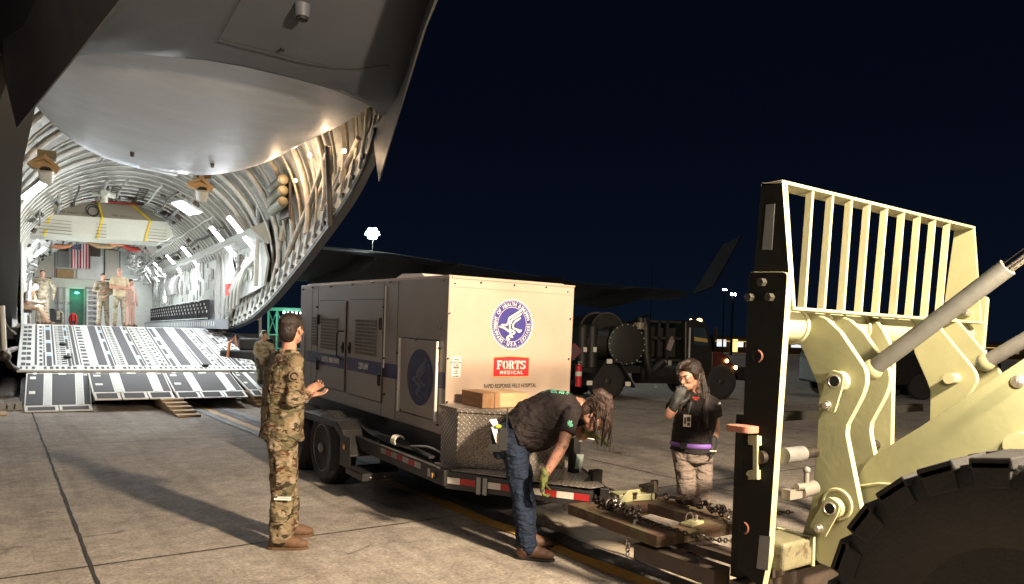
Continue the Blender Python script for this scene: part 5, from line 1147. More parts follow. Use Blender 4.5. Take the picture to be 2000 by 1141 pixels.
y_, z_ = gyb-.0, zb_+.06; m = MB(); m.cyl((xr_-.07, gyb+.08, zb_+.055), (xr_-.02, gyb+.08, zb_+.055), .022, n=6); m.cyl((xr_-.09, gyb+.08, zb_+.055), (xr_-.07, gyb+.08, zb_+.055), .012, n=12); m.obj('bolt', steel, gr_p, smooth=40)
# right carriage plate: same outline seen from inside
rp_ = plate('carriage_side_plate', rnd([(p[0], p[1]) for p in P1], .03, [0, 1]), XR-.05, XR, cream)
# cross tube with weld rings
TY, TZ = P1[1][0]+.16, ly(1600, 637, P1[1][0]+.02).z
m = MB(); m.cyl((PX+.05, TY, TZ), (XR-.05, TY, TZ), .088, n=32); tu = m.obj('cross_tube', cream2, ld, smooth=40)
def tubex(px): return ly(px, 640, TY-.08).x
XA, XB, XC, XD, XE = tubex(1581), tubex(1628), tubex(1700), tubex(1790), tubex(1840)
for x in (XA-.03, XA+.055, XB-.03, XC-.03, XE-.03, XR-.075):
    m = MB(); m.ring((x, TY, TZ), .092, .014, 0, 28, 6); m.obj('weld_bead', cream2, tu, smooth=60)
# bell crank plates, traced outline placed on their own planes
crank = [(1550, 612), (1588, 612), (1612, 622), (1640, 648), (1690, 722), (1692, 748), (1683, 775), (1654, 830), (1652, 850), (1668, 930), (1682, 1000), (1678, 1030), (1655, 1075), (1628, 1111), (1600, 1100), (1560, 1065), (1585, 985), (1594, 880), (1600, 775), (1596, 750), (1570, 690), (1556, 660)]
ck_pts = rnd([lp(px, py, XA) for px, py in crank], .05, [4, 5, 6, 8, 11, 12])
cA = plate('bell_crank_plate', ck_pts, XA, XA+.04, cream)
cB = plate('bell_crank_plate', ck_pts, XB, XB+.04, cream)
sm_ = [(TY+.12, TZ+.04), (TY+.0, TZ+.11), (TY-.12, TZ+.05), (TY-.22, TZ-.12), (TY-.24, TZ-.9), (TY+.02, TZ-1.2), (TY+.14, TZ-.3)]
plate('bell_crank_plate', rnd(sm_, .06), XC, XC+.04, cream)
crank2 = [(1770, 622), (1812, 622), (1838, 640), (1905, 720), (1910, 745), (1900, 768), (1870, 800), (1815, 830), (1815, 770), (1812, 752), (1800, 735)]
ck2 = rnd([lp(px, py, XD) for px, py in ((1775, 620), (1815, 618), (1838, 645), (1903, 724), (1909, 742), (1900, 760), (1850, 830), (1815, 830), (1817, 765), (1810, 745), (1786, 690))], .05, [3, 4, 5])
cD = plate('bell_crank_plate', ck2, XD, XD+.04, cream); 
ck3 = [(p[0]-.0, p[1]+.0) for p in ck2]; cE = plate('bell_crank_plate', ck3, XE, XE+.04, cream)
def pin(px, py, x, r, parent, link=None, cap=True, L=.07):
    y, z = lp(px, py, x); 
    m = MB(); m.cyl((x-L, y, z), (x, y, z), r, n=24); p_ = m.obj('pivot_pin', cream2, parent, smooth=40)
    return p_, y, z
def keeper(px, py, px2, py2, x, parent):
    y, z = lp(px, py, x); y2, z2 = lp(px2, py2, x); d = V((y-y2, z-z2)).normalized(); n = V((-d.y, d.x)); w2 = .05
    c0, c1 = V((y, z))+d*.055, V((y2, z2))-d*.03
    pts = rnd([tuple(c0+n*w2*.7), tuple(c0-n*w2*.7), tuple(c0-n*w2-d*.05), tuple(c1-n*w2), tuple(c1+n*w2), tuple(c0+n*w2-d*.05)], .02)
    k_ = plate('keeper_plate', pts, x-.06, x-.045, cream, cream2, parent, .003)
    m = MB(); m.cyl((x-.045, y, z), (x, y, z), .055, n=24); m.obj('pin_boss', cream2, k_, smooth=40)
    m = MB(); m.ring((x-.061, y, z), .031, .005, 0, 20, 6); m.obj('pin_rim', steel, k_, smooth=60)
    m = MB(); m.cyl((x-.0625, y, z), (x-.0605, y, z), .030, n=20); m.obj('pin_bore', bpy.data.materials['hole_shadow'], k_)
    m = MB(); m.cyl((x-.066, y2, z2), (x-.06, y2, z2), .024, n=18); m.cyl((x-.085, y2, z2), (x-.066, y2, z2), .017, n=6); m.cyl((x-.05, y2, z2), (x, y2, z2), .018, n=12); m.obj('keeper_bolt', steel, k_, bevel=.002)
keeper(1642, 745, 1628, 791, XA, cA); keeper(1633, 991, 1612, 1029, XA, cA)
p_, y, z = pin(1866, 739, XD, .033, cD, L=.09)
m = MB(); y, z = lp(1636, 985, XA); m.ring((XA-.004, y, z), .078, .010, 0, 28, 6); m.obj('boss_ring', cream2, cA, smooth=60)
# tilt cylinders: grey barrels rising to the right
cylm = M_('cylinder_grey', (.15, .147, .135), .42, .1, .12, 4, .25, 14); chrome = M_('chrome_rod', (.75, .74, .72), .08, 1, .03)
def tiltcyl(p, q, e_, x, r):
    a_, b_ = V((x, *lp(*p, x))), V((x, *lp(*q, x))); m = MB(); m.cyl(a_, b_, r, n=28); o = m.obj('tilt_cylinder', cylm, ld, smooth=40)
    c = V((x, *lp(*e_, x))); m = MB(); m.cyl(b_, c, r*.72, n=24); m.obj('chrome_rod', chrome, o, smooth=40)
    m = MB(); m.ring(a_, r*.98, .012, 0, 16, 6); m.ball(a_, (r*1.2, r*1.3, r*1.3)); m.obj('cylinder_end', cream, o, smooth=60)
tiltcyl((1703, 722), (1968, 522), (2060, 455), XA+.16, .044); tiltcyl((1925, 708), (2060, 630), (2150, 570), XE-.12, .044)
# boom arm: large cream plate running up to the right
bm = [(1672, 940), (1682, 916), (1700, 893), (1790, 838), (2000, 700), (2150, 640), (2150, 960), (1820, 1000), (1690, 1141), (1640, 1141), (1640, 1040)]
bp = plate('boom_arm', rnd([lp(px, py, XA+.07) for px, py in bm], .04, [1, 2]), XA+.07, XA+.12, cream)
bp2 = plate('boom_arm', rnd([lp(px, py, XA+.07) for px, py in bm], .04, [1, 2]), XD-.25, XD-.2, cream)
m = MB(); a_, b_, c = lp(1674, 950, XA+.07), lp(1718, 944, XA+.07), lp(1745, 946, XA+.07); m.tube([(XA+.06, *a_), (XA+.06, *b_), (XA+.06, *c), (XA+.06, *lp(1752, 960, XA+.07))], .008, 6); m.obj('hydraulic_line', cream2, bp)
y, z = lp(1990, 745, XA+.07); m = MB(); m.ball((XA+.06, y, z), (.02, .03, .03)); o = m.obj('damaged_fitting', steel, bp)
y, z = lp(1995, 870, XA+.07); m = MB(); m.cyl((XA+.03, y, z), (XA+.07, y, z), .06, n=24); m.obj('boom_pin', cream2, bp, smooth=40)
# lower cross beam, horizontal rod, hydraulic fitting, small cross frame
YB1 = P1[2][0]
a_ = ly(1512, 1060, YB1+.0); b_ = ly(1618, 1040, YB1+.1)
zt_ = ly(1512, 1062, YB1-.02).z; m = MB(); m.bx((PX+.05, YB1-.06, zt_-.15), (XA-.02, YB1+.16, zt_)); lb_ = m.obj('lower_beam', M_('darkened_cream', (.13, .12, .07), .6, 0, .3, 5, .3, 40, c2=(.07, .05, .03), patch=.55), ld, bevel=.02, seg=3)  # cream darkened in its colour to offset the strong spot nearby
m = MB(); m.bx((XB+.05, YB1-.03, zt_-.14), (XR-.05, YB1+.14, zt_)); m.obj('lower_beam', cream, ld, bevel=.02, seg=3)
m = MB(); m.tube([(XA-.03, YB1-.065, zt_-.15), (XA-.03, YB1-.065, zt_), (XA-.03, YB1+.16, zt_)], .012, 6); m.obj('weld_bead', cream2, lb_, smooth=60)
y, z = lp(1530, 885, PX+.05); zr2 = ly(1550, 888, y).z; m = MB(); m.cyl((PX+.05, y, zr2), (XA-.12, y, zr2), .042, n=24); rd = m.obj('shift_rod', M_('worn_grey_rod', (.17, .165, .16), .4, .3, .2, 12, .2), ld, smooth=40); m = MB(); m.cyl((XA-.12, y, zr2), (XR-.05, y, zr2), .030, n=20); m.obj('rod_core', dksteel, rd, smooth=40)
zf = ly(1560, 957, y).z; m = MB(); m.bx((PX+.05, y-.05, zf-.03), (PX+.16, y+.0, zf+.02)); m.cyl((PX+.16, y-.03, zf), (PX+.29, y-.03, zf+.01), .04, n=16); m.cyl((PX+.22, y-.03, zf+.03), (PX+.22, y-.03, zf+.10), .014, n=10); m.ball((PX+.22, y-.03, zf+.11), .02); m.cyl((PX+.16, y-.05, zf+.03), (PX+.10, y-.05, zf+.035), .018, n=10); m.obj('hydraulic_fitting', M_('fitting_grey', (.24, .22, .19), .4, .4, .15), ld, smooth=40)
x2 = ly(1560, 900, y+.35); m = MB(); m.bx((PX+.12, y+.3, .28), (PX+.28, y+.36, zr2+.16)); m.bx((PX+.12, y+.3, zr2+.13), (XR-.2, y+.36, zr2+.18)); m.obj('fork_carriage_frame', shadeblk, ld)
# front wheel
wt = (2.6, .93, .64); wr2 = .625
m = MB(); m.lathe(wt, [(0.06, .33), (.01, .40), (0.003, .50), (.01, .57), (.03, .605), (.42, .605), (.44, .57), (.447, .40), (.40, .33)], 0, 64); wh = m.obj('front_wheel', rubber, ld, smooth=35)
m = MB(); nl = 22
for i in range(nl):
    for half in (0, 1):
        a = 2*PI*(i+.5*half)/nl; x0_, x1_ = (wt[0]+.0, wt[0]+.245) if half == 0 else (wt[0]+.205, wt[0]+.45)
        sk = .10 if half == 0 else -.10; ps = []
        for rr in (.59, .640):
            k_ = 1 if rr < .6 else .9
            for (x_, da, inn) in ((x0_, -.112, half == 0), (x1_, -.112+sk*.5, half == 1), (x1_, .112+sk*.5, half == 1), (x0_, .112, half == 0)):
                r2 = rr-(.012 if inn and rr > .6 and x_ in (wt[0], wt[0]+.45) else 0); aa = a+da*k_; ps.append((x_, wt[1]+r2*math.cos(aa), wt[2]+r2*math.sin(aa)))
        m.hexa(ps)
        if half == 0 or half == 1:
            xo = wt[0]+.0 if half == 0 else wt[0]+.45; xi = wt[0]+.02 if half == 0 else wt[0]+.43; ps = []
            for rr in (.53, .617):
                for (x_, da) in ((xo, -.098), (xi, -.098), (xi, .098), (xo, .098)): ps.append((x_ if rr > .5 else (wt[0]+.006 if half == 0 else wt[0]+.444), wt[1]+rr*math.cos(a+da), wt[2]+rr*math.sin(a+da)))
            m.hexa(ps)
m.obj('tread_lugs', M_('worn_tread_rubber', (.016, .0155, .0155), .85, 0, .35, 12, .35, 60, c2=(.032, .03, .029), patch=.62), wh, bevel=.006)
m = MB(); m.lathe(wt, [(.10, .33), (.06, .335), (.07, .30), (.14, .27), (.15, .12), (.10, .10)], 0, 40); rmw = m.obj('wheel_rim', cream, wh, smooth=35)
m = MB()
for i in range(10): a = 2*PI*i/10; m.cyl((wt[0]+.12, wt[1]+.17*math.cos(a), wt[2]+.17*math.sin(a)), (wt[0]+.16, wt[1]+.17*math.cos(a), wt[2]+.17*math.sin(a)), .015, n=6)
m.obj('wheel_nuts', steel, rmw)
m = MB(); m.cyl((wt[0]+.2, wt[1], wt[2]), (XR+.2, wt[1], wt[2]), .14, n=20); m.obj('axle', blackst, ld)
# ================================================================ rusty tow frame carried on the forks, with chains
tf_ = thing('tow_frame', 'rusty flat steel frame with square opening, chained between forklift and trailer', 'tow frame', WF)
FZt, FZb = .40, .325
oc = [(3.40, 3.13), (3.42, 4.13), (4.05, 4.28), (4.50, 4.10), (4.36, 3.32), (4.36, 3.05)]
ic = [(3.66, 3.42), (3.70, 3.90), (4.00, 4.02), (4.28, 3.88), (4.20, 3.40), (4.0, 3.36)]
oc = [WF.hit(*p, 2, FZt).xy for p in ((1283, 1047), (1109, 984), (1175, 976), (1267, 965), (1441, 1009), (1452, 1019))]
ic = [WF.hit(*p, 2, FZt).xy for p in ((1302, 1027), (1208, 992), (1234, 987), (1265, 983), (1378, 1013), (1345, 1021))]
m = MB(); n = 6
def V3(p, z): return m.b.verts.new((p[0], p[1], z))
ot, it, ob, ib = [V3(p, FZt) for p in oc], [V3(p, FZt) for p in ic], [V3(p, FZb) for p in oc], [V3(p, FZb) for p in ic]
for i in range(n):
    j2 = (i+1) % n; m._f((ot[i], ot[j2], it[j2], it[i])); m._f((ob[j2], ob[i], ib[i], ib[j2])); m._f((ot[j2], ot[i], ob[i], ob[j2])); m._f((it[i], it[j2], ib[j2], ib[i]))
m.obj('frame_body', rust, tf_, bevel=.004)
m = MB()
for x in (3.62, 4.30): m.bx((x, 2.5, .27), (x+.15, 3.7, .32))
m.bx((3.4, 2.52, .12), (4.6, 2.62, .265)); m.bx((3.36, 2.7, .20), (3.50, 3.35, .30)); m.obj('fork_tine', M_('dark_fork_steel', (.06, .045, .035), .6, .3, .3, 8, .2), ld)
mm = [WF.hit(*p, 2, FZt+.002) for p in ((1200, 975), (1285, 972), (1290, 985), (1230, 997))]
c = WF.hit(1235, 968, 2, FZt+.03); m = MB(); m.box((c.x, c.y, FZt+.03), (.30, .16, .05), Euler((0, 0, -.3))); m.prism([(c.x-.2, FZt), (c.x+.06, FZt), (c.x+.02, FZt+.09), (c.x-.10, FZt+.09)], 1, c.y-.06, c.y-.045); hk = m.obj('hitch_block', cream, tf_, bevel=.006)
m = MB(); m.bx((c.x-.06, c.y-.075, FZt+.02), (c.x-.02, c.y-.062, FZt+.07)); m.bx((c.x+.08, c.y-.09, FZt+.05), (c.x+.14, c.y-.02, FZt+.10)); m.cyl((c.x+.1, c.y+.02, FZt+.09), (c.x+.3, c.y+.06, FZt+.085), .014, n=10); m.cyl((c.x+.3, c.y+.06, FZt+.02), (c.x+.3, c.y+.06, FZt+.11), .03, n=14); m.obj('hitch_pintle', dksteel, hk)
m = MB(); m.ring((c.x+.12, c.y-.12, FZt+.035), .035, .003, 1, 18, 5); m.obj('split_ring', steel, hk)
cc = WF.hit(1248, 990, 2, .33); m = MB(); m.bx((cc.x-.12, cc.y-.03, .26), (cc.x+.12, cc.y+.05, .37)); m.obj('wooden_block', M_('pale_cream_block', (.5, .45, .27), .7, 0, .1), tf_, bevel=.02, seg=3)
c2 = WF.hit(1352, 1022, 2, FZt+.01); m = MB(); m.box((c2.x, c2.y, FZt+.012), (.16, .09, .022), Euler((0, 0, .2))); pk = m.obj('pin_pad', cream, tf_, bevel=.006); m = MB(); m.ring((c2.x-.03, c2.y, FZt+.05), .035, .0035, 1, 20, 5); m.cyl((c2.x+.04, c2.y, FZt+.02), (c2.x+.04, c2.y, FZt+.06), .010, n=8); m.obj('pull_ring', steel, pk)
def P3(px, py, z): return WF.hit(px, py, 2, z)
c1 = thing('chain_binder', 'dark load chain with ratchet binder across the near side of the rusty frame', 'chain', None, P3(1190, 985, FZt+.02), 0, 'load chains on the tow frame')
chain([P3(1150, 965, .43), P3(1175, 978, .43), P3(1200, 990, .44)], .06, .007, dksteel, 'hook_link', c1)
random.seed(4)
coil = [P3(1195+i*4.1, 990+i*1.9, .42) + V((.015*math.sin(i*1.9), .02*math.cos(i*2.3), .018*math.sin(i*2.7)+.02)) for i in range(14)]
chain(coil, .045, .0065, M_('shiny_chain', (.35, .31, .27), .3, .9, .3, 20, .2), 'coiled_chain', c1, 1.2)
coil2 = [p+V((.02*math.cos(i*2.1), .018*math.sin(i), .025+.012*math.sin(i*3.3))) for i, p in enumerate(coil)]; chain(coil2[::-1], .045, .0065, bpy.data.materials['shiny_chain'], 'coiled_chain', c1, 1.5)
chain([P3(1248, 1012, .43), P3(1300, 1030, .415), P3(1350, 1045, .40), P3(1400, 1055, .37), P3(1450, 1058, .33)], .04, .0055, dksteel, 'chain_run', c1, .2)
chain([P3(1245, 1010, .43), P3(1236, 1020, .41)+V((0, -.02, 0)), P3(1228, 1040, .34), WF.hit(1225, 1088, 1, P3(1228, 1040, .34).y)], .045, .006, steel, 'loose_end', c1)
m = MB(); a_ = P3(1190, 985, .44); m.ring(a_, .035, .010, 1, 18, 6); m.tube([P3(1150, 966, .42), P3(1200, 990, .43)], [.012, .018], 8); m.obj('grab_hook', dksteel, c1, smooth=60).parent = None
for o in [o for o in bpy.data.objects if o.name.startswith('grab_hook')]: keep(o, c1)
c2_ = thing('chain_binder', 'black load chain with ratchet binder along the far edge of the rusty frame', 'chain', None, P3(1340, 975, FZt+.02), 0, 'load chains on the tow frame')
chain([P3(1270, 966, .43), P3(1300, 970, .44), P3(1318, 972, .45)], .07, .008, dksteel, 'hook_link', c2_)
m = MB(); m.tube([P3(1310, 971, .45), P3(1330, 974, .455)], .012, 8); m.cyl(P3(1327, 974, .45), P3(1342, 977, .46), .04, n=16); m.box(P3(1350, 979, .46), (.10, .05, .035), Euler((0, 0, .5))); m.cyl(P3(1352, 980, .47), P3(1360, 982, .47), .032, n=14); keep(m.obj('ratchet', dksteel, None, smooth=40), c2_)
coil = [P3(1362+i*5, 984+i*1.5, .46) + V((.01*math.sin(i*1.9), .02*math.cos(i*2.3), .02*math.sin(i*2.7))) for i in range(12)]
chain(coil, .045, .0065, dksteel, 'coiled_chain', c2_, 1.2); chain([p+V((.01*math.sin(i*2), .01, .02*math.cos(i*3))) for i, p in enumerate(coil)], .045, .0065, dksteel, 'coiled_chain', c2_, 1.5)
chain([P3(1415, 996, .46), P3(1424, 1010, .43), P3(1426, 1022, .41)], .04, .006, steel, 'loose_end', c2_)
chain([P3(1418, 997, .46), P3(1480, 1004, .45), P3(1550, 1000, .46)], .04, .006, dksteel, 'chain_run', c2_, .2)
sc = thing('safety_chain', 'bright safety chain hanging from the trailer drawbar in front of the red tape', 'chain', None, WF.hit(1095, 950, 2, .44), 0)
yy = WF.hit(1095, 950, 2, .46).y
chain([WF.hit(1092, 945, 1, yy-.03), WF.hit(1095, 965, 1, yy-.03), WF.hit(1100, 982, 1, yy-.03), WF.hit(1103, 996, 1, yy-.03)], .05, .006, steel, 'chain_links', sc)
m = MB(); m.ring(WF.hit(1094, 943, 1, yy-.03), .03, .006, 0, 16, 6); keep(m.obj('shackle', steel, None, smooth=60), sc)
# timber: step block by the ramp, block under the last toe, block on the toolbox
woodm = M_('pine_timber', (.42, .29, .15), .75, 0, .22, 3, .3, 30, stretch=(1, 8, 8)); woodd = M_('brown_timber', (.30, .16, .075), .7, 0, .25, 3, .3, 30, stretch=(8, 1, 8), c2=(.16, .08, .04), patch=.66)
wb = thing('timber_steps', 'stack of five pale timber boards stepped toward the camera under the ramp toe', 'timber stack', WF)
a_, b_ = P3(346, 816, 0), P3(398, 815, 0)
for i in range(5):
    y0 = a_.y+.34*i; z0 = .046*i; m = MB(); m.bx((a_.x-.0-.01*i, y0, z0+.002), (a_.x+.42-.01*i, a_.y+2.3, z0+.044)); m.obj('board', woodm, wb, bevel=.006)
wb2 = thing('timber_blocks', 'pale timber blocks half hidden behind the camouflaged man, under the right toe', 'timber stack', WF)
a_ = P3(505, 796, 0)
for i in range(4): m = MB(); m.bx((a_.x+.0, a_.y+.18*i, .07*i+.002), (a_.x+.5, a_.y+1.4, .07*i+.066)); m.obj('board', woodm, wb2, bevel=.006)
tbx = thing('timber_block', 'brown squared timber block lying on top of the diamond plate toolbox', 'timber block', TF)
a_ = TF.hit(942, 798, 2, .892)
for i, (w0, w1) in enumerate(((0, .115), (.118, .17))):
    m = MB(); m.bx((a_.x+w0, a_.y, .892), (a_.x+w1, a_.y+.34, 1.015)); m.obj('beam', woodd, tbx, bevel=.004)
m = MB(); m.bx((a_.x+.173, a_.y+.005, .892), (a_.x+.46, a_.y+.34, 1.012)); m.obj('beam', woodm, tbx, bevel=.004)
lc = thing('metal_channel', 'short ribbed grey metal channel lying on the ground left of the ramp', 'metal channel', WF)
a_ = P3(0, 804, 0); m = MB(); m.bx((a_.x-.7, a_.y-.0, .01), (a_.x+.35, a_.y+.16, .03))
for i in range(8): m.bx((a_.x-.6+.12*i, a_.y, .03), (a_.x-.56+.12*i, a_.y+.15, .13))
m.bx((a_.x-.7, a_.y+.14, .03), (a_.x+.35, a_.y+.16, .16)); m.obj('channel_body', greyp, lc)
m = MB(); m.bx((a_.x-.8, a_.y-.9, .002), (a_.x+.1, a_.y-.25, .03)); m.obj('ply_sheet', woodm, lc)
# ================================================================ people
def hand(mb, w_, d, n, s=1, curl=.35, side=1, spread=.06, nf=6, curls=None):
    """palm with four unequal bent fingers and a thumb leaving its side; d along the hand, n out of the palm"""
    w_, d, n = V(w_), V(d).normalized(), V(n); n = (n-d*n.dot(d)).normalized(); x = d.cross(n)*side
    m3 = Matrix((x, d, n)).transposed()
    mb.ball(w_+d*.048*s, (.040*s, .052*s, .017*s), m3, 12, 8); mb.ball(w_+d*.075*s, (.040*s, .024*s, .015*s), m3, 12, 8); mb.ball(w_+d*.035*s+x*.022*s+n*.006*s, (.018*s, .03*s, .016*s), m3, 10, 7); mb.cap(w_-d*.02*s, w_+d*.03*s, .026*s, .026*s, 10)
    for i, (off, L, r) in enumerate(((.029, .074, .0088), (.010, .083, .0090), (-.010, .077, .0086), (-.028, .060, .0078))):
        c = (curls[i] if curls else curl)+.06*i; p = w_+d*(.088-abs(off)*.15)*s+x*off*s; dd = (d+x*(off*spread*40)).normalized(); a = c*.6
        for seg, (fr, rr) in enumerate(((.44, 1), (.31, .92), (.25, .82))):
            dv = (dd*math.cos(a)+n*math.sin(a)).normalized(); q = p+dv*L*fr*s; mb.cap(p, q, r*rr*s, r*(rr-.06)*s, nf+2); p = q; a += c*1.15
    p = w_+d*.028*s+x*.036*s; a = .2
    for seg, (L, r) in enumerate(((.038, .0125), (.032, .0105), (.024, .0092))):
        dv = (d*.72+x*(.72-.3*seg)+n*(.28+.22*seg+curl*.3)).normalized(); q = p+dv*L*s; mb.cap(p, q, r*s, r*.94*s, nf+2); p = q
def frame3(f, up=(0, 0, 1)):
    f = V(f).normalized(); up = V(up); x = f.cross(up).normalized(); z = x.cross(f); return Matrix((x, f, z)).transposed()   # x right, y face, z up
def headparts(mb, c, m3, s=1, jaw=1):
    P = lambda x, y, z: V(c)+m3@V((x*s, y*s, z*s))
    B = lambda p, r, u=14, v=10: mb.ball(P(*p), [k*s for k in r], m3, u, v)
    B((0, -.018, .030), (.073, .092, .083), 20, 14); B((0, .030, .0), (.062, .062, .075), 18, 12)     # cranium, face
    B((0, .045, -.068), (.046*jaw, .042, .040)); B((0, .068, -.088), (.022*jaw, .018, .018)); B((.042*jaw, .0, -.05), (.018, .04, .035)); B((-.042*jaw, .0, -.05), (.018, .04, .035))
    B((0, .084, .022), (.045, .012, .010)); B((.034, .070, -.020), (.020, .018, .016)); B((-.034, .070, -.020), (.020, .018, .016))
    mb.cap(P(0, .088, .012), P(0, .106, -.026), .008*s, .012*s, 10); B((.010, .098, -.030), (.008, .010, .007)); B((-.010, .098, -.030), (.008, .010, .007))
    B((0, .088, -.055), (.024, .010, .006)); B((0, .086, -.066), (.021, .010, .007))
    for q in (1, -1):
        m2 = m3@Matrix.Rotation(.35*q, 3, 'Z'); mb.ball(P(.074*q, -.006, -.008), (.007*s, .019*s, .031*s), m2, 12, 8); mb.ball(P(.079*q, -.014, .004), (.006*s, .012*s, .016*s), m2, 10, 6)
def face_bits(root, c, m3, s=1, glasses=False):
    P = lambda x, y, z: V(c)+m3@V((x*s, y*s, z*s)); m = MB()
    for q in (1, -1): m.ball(P(.030*q, .076, .008), .0125*s)
    e = blobless(m, 'eyes', eyew, root); m = MB()
    for q in (1, -1): m.ball(P(.030*q, .0855, .007), .0055*s)
    blobless(m, 'irises', eyed, root)
    m = MB(); m.tube([P(-.022, .092, -.060), P(0, .0985, -.058), P(.022, .092, -.060)], [.003*s, .0055*s, .003*s], 8); blobless(m, 'lips', lipm, root)
    m = MB()
    for q in (1, -1): m.tube([P(.014*q, .094, .024), P(.032*q, .092, .030), P(.048*q, .080, .024)], [.003*s, .004*s, .002*s], 6)
    blobless(m, 'eyebrows', hairdk, root)
    if glasses:
        m = MB()
        for q in (1, -1):
            m.tube([P(.032*q+.024*math.cos(a)*1, .101-.012*abs(math.cos(a))*(1 if math.cos(a)*q > 0 else 0), .002+.017*math.sin(a)) for a in [2*PI*i/16 for i in range(17)]], .0014*s, 5); m.tube([P(.056*q, .09, .006), P(.078*q, -.004, .010)], .0014*s, 5)
        m.tube([P(-.009, .103, .004), P(.009, .103, .004)], .0014*s, 5); blobless(m, 'glasses', blackst, root)
def blobless(m, name, mat, root):
    o = m.obj(name, mat, None, smooth=60); return keep(o, root)
def person(label, J, f, o, root_at, group=None):
    """J: joints in world space; f: facing of the chest; o: style dictionary"""
    t = bpy.data.objects.new('person', None); COL.objects.link(t); t.location = root_at; t.empty_display_size = .1
    tag(t, label, 'person', group); J = {k: V(v) for k, v in J.items()}; f = V(f).normalized(); k = o.get('k', 1); vx = o.get('vx', .010)
    sk = o.get('skin', skin); up_t = (J['neck']-J['pelvis']).normalized(); sdir = f.cross(up_t).normalized(); fT = up_t.cross(sdir)*-1
    hf = V(o.get('head_f', f)); hm = frame3(hf, o.get('head_up', (0, 0, 1)))
    w1, w2, w3 = o.get('w', (.165, .15, .165)); d1, d2, d3 = o.get('d', (.115, .105, .115))      # pelvis, waist, chest half sizes
    b = MB()
    headparts(b, J['head'], hm, o.get('hs', 1), o.get('jaw', 1)); b.cap(J['head']+hm@V((0, -.02, -.04)), J['neck'], .052*k, .058*k, 12)
    tp = [J['pelvis'], J['waist'], J['chest'], J['neck']]; b.tube([tp[0]-up_t*.02]+tp[1:], [1, 1, 1, .07], 18, upr=tuple(f), flat=[(w1*.9, d1*.88), (w2*.88, d2*.88), (w3*.86, d3*.86), (1, 1)])
    for s_ in 'lr':
        sh, el, wr, hi, kn, an = (J[s_+q] for q in ('s', 'e', 'w', 'h', 'k', 'a'))
        b.cap(sh, el, .047*k, .040*k, 12); b.cap(el, el.lerp(wr, .35), .040*k, .042*k, 12); b.cap(el.lerp(wr, .35), wr, .042*k, .026*k, 12); b.cap(J['chest']+(sh-J['chest'])*.3, sh, .06*k, .05*k, 10)
        b.cap(hi, kn, .075*k, .052*k, 12); b.cap(kn, an, .052*k, .036*k, 12); b.cap(an, an+V(o.get('toe'+s_, f))*.05-V((0, 0, .05)), .026, .018, 10)
        hd = o.get('hand_'+s_)
        if hd and not o.get('glove_'+s_): hand(b, wr, hd[0], hd[1], o.get('handk', 1), hd[2], hd[3])
        elif not o.get('glove_'+s_): hand(b, wr, (wr-el).normalized(), f, o.get('handk', 1), .35, 1 if s_ == 'l' else -1)
    body = blob(b, 'body', sk, t, vx, o.get('sm', 4))
    if o.get('face', True): face_bits(t, J['head'], hm, o.get('hs', 1), o.get('glasses'))
    # shirt or jacket
    g = MB(); sl = o.get('sleeve', 1.0); hem = o.get('hem', .07); th = o.get('th', .014)
    g.tube([J['pelvis']+up_t*(-hem), J['pelvis']+up_t*.03, J['waist'], J['chest'], J['chest'].lerp(J['neck'], .55), J['neck']-up_t*.012], [1]*6, 22, upr=tuple(f), flat=[(w1+th+o.get('flare', .012), d1+th+.012), (w1+th, d1+th), (w2+th+.008, d2+th+.008), (w3+th, d3+th), (w3*.80, d3*.80), (.068, .072)])
    for s_ in 'lr':
        sh, el, wr = J[s_+'s'], J[s_+'e'], J[s_+'w']; a = .062*k*o.get('sk', 1)
        g.cap(J['chest'].lerp(J['neck'], .45)+(sh-J['chest'])*.25, sh, .085*k, a*1.06, 14)
        if sl >= 1: g.cap(sh, el, a, a*.88, 14); q = el.lerp(wr, min(1, .9)); g.cap(el, q, a*.9, a*.70, 14)
        else: q = sh.lerp(el, sl); g.tube([sh, q], [a*1.04, a*1.12], 16); g.ball(sh, a*1.04)
    cl = blob(g, o.get('top', 'jacket'), o['tm'], t, vx*1.15, 5, o.get('wr', .016), .09)
    if o.get('collar'): 
        g = MB(); c = J['neck']; g.tube([c+up_t*(-.015)+(sdir*math.cos(a)*.072+f*math.sin(a)*.078)+V((0, 0, .012*math.cos(a*2))) for a in [PI*.62+PI*1.76*i/20 for i in range(21)]], .016, 8, flat=(.5, 1.5)); blob(g, 'collar', o['tm'], t, .008, 2)
    # trousers
    g = MB(); g.tube([J['pelvis']+up_t*.05, J['pelvis']-up_t*.02, (J['lh']+J['rh'])/2-V((0, 0, .05))], [1]*3, 18, upr=tuple(f), flat=[(w1+.006, d1+.006), (w1+.014, d1+.016), (w1+.0, d1)])
    lg = o.get('leg', 1)
    for s_ in 'lr':
        hi, kn, an = J[s_+'h'], J[s_+'k'], J[s_+'a']; g.cap(hi, kn, .098*k*lg, .075*k*lg, 14); g.cap(kn, kn.lerp(an, .5), .075*k*lg, .074*k*lg, 14); g.cap(kn.lerp(an, .5), an+V((0, 0, -.005)), .076*k*lg, .070*k*lg, 14)
        if o.get('cargo'): m_ = hi.lerp(kn, .75); oo = (sdir if s_ == 'r' else -sdir); g.box(m_+oo*.075*k, (.05, .15, .19), frame3(f))
    blob(g, 'trousers', o['pm'], t, vx*1.15, 5, o.get('wrp', .024), .085)
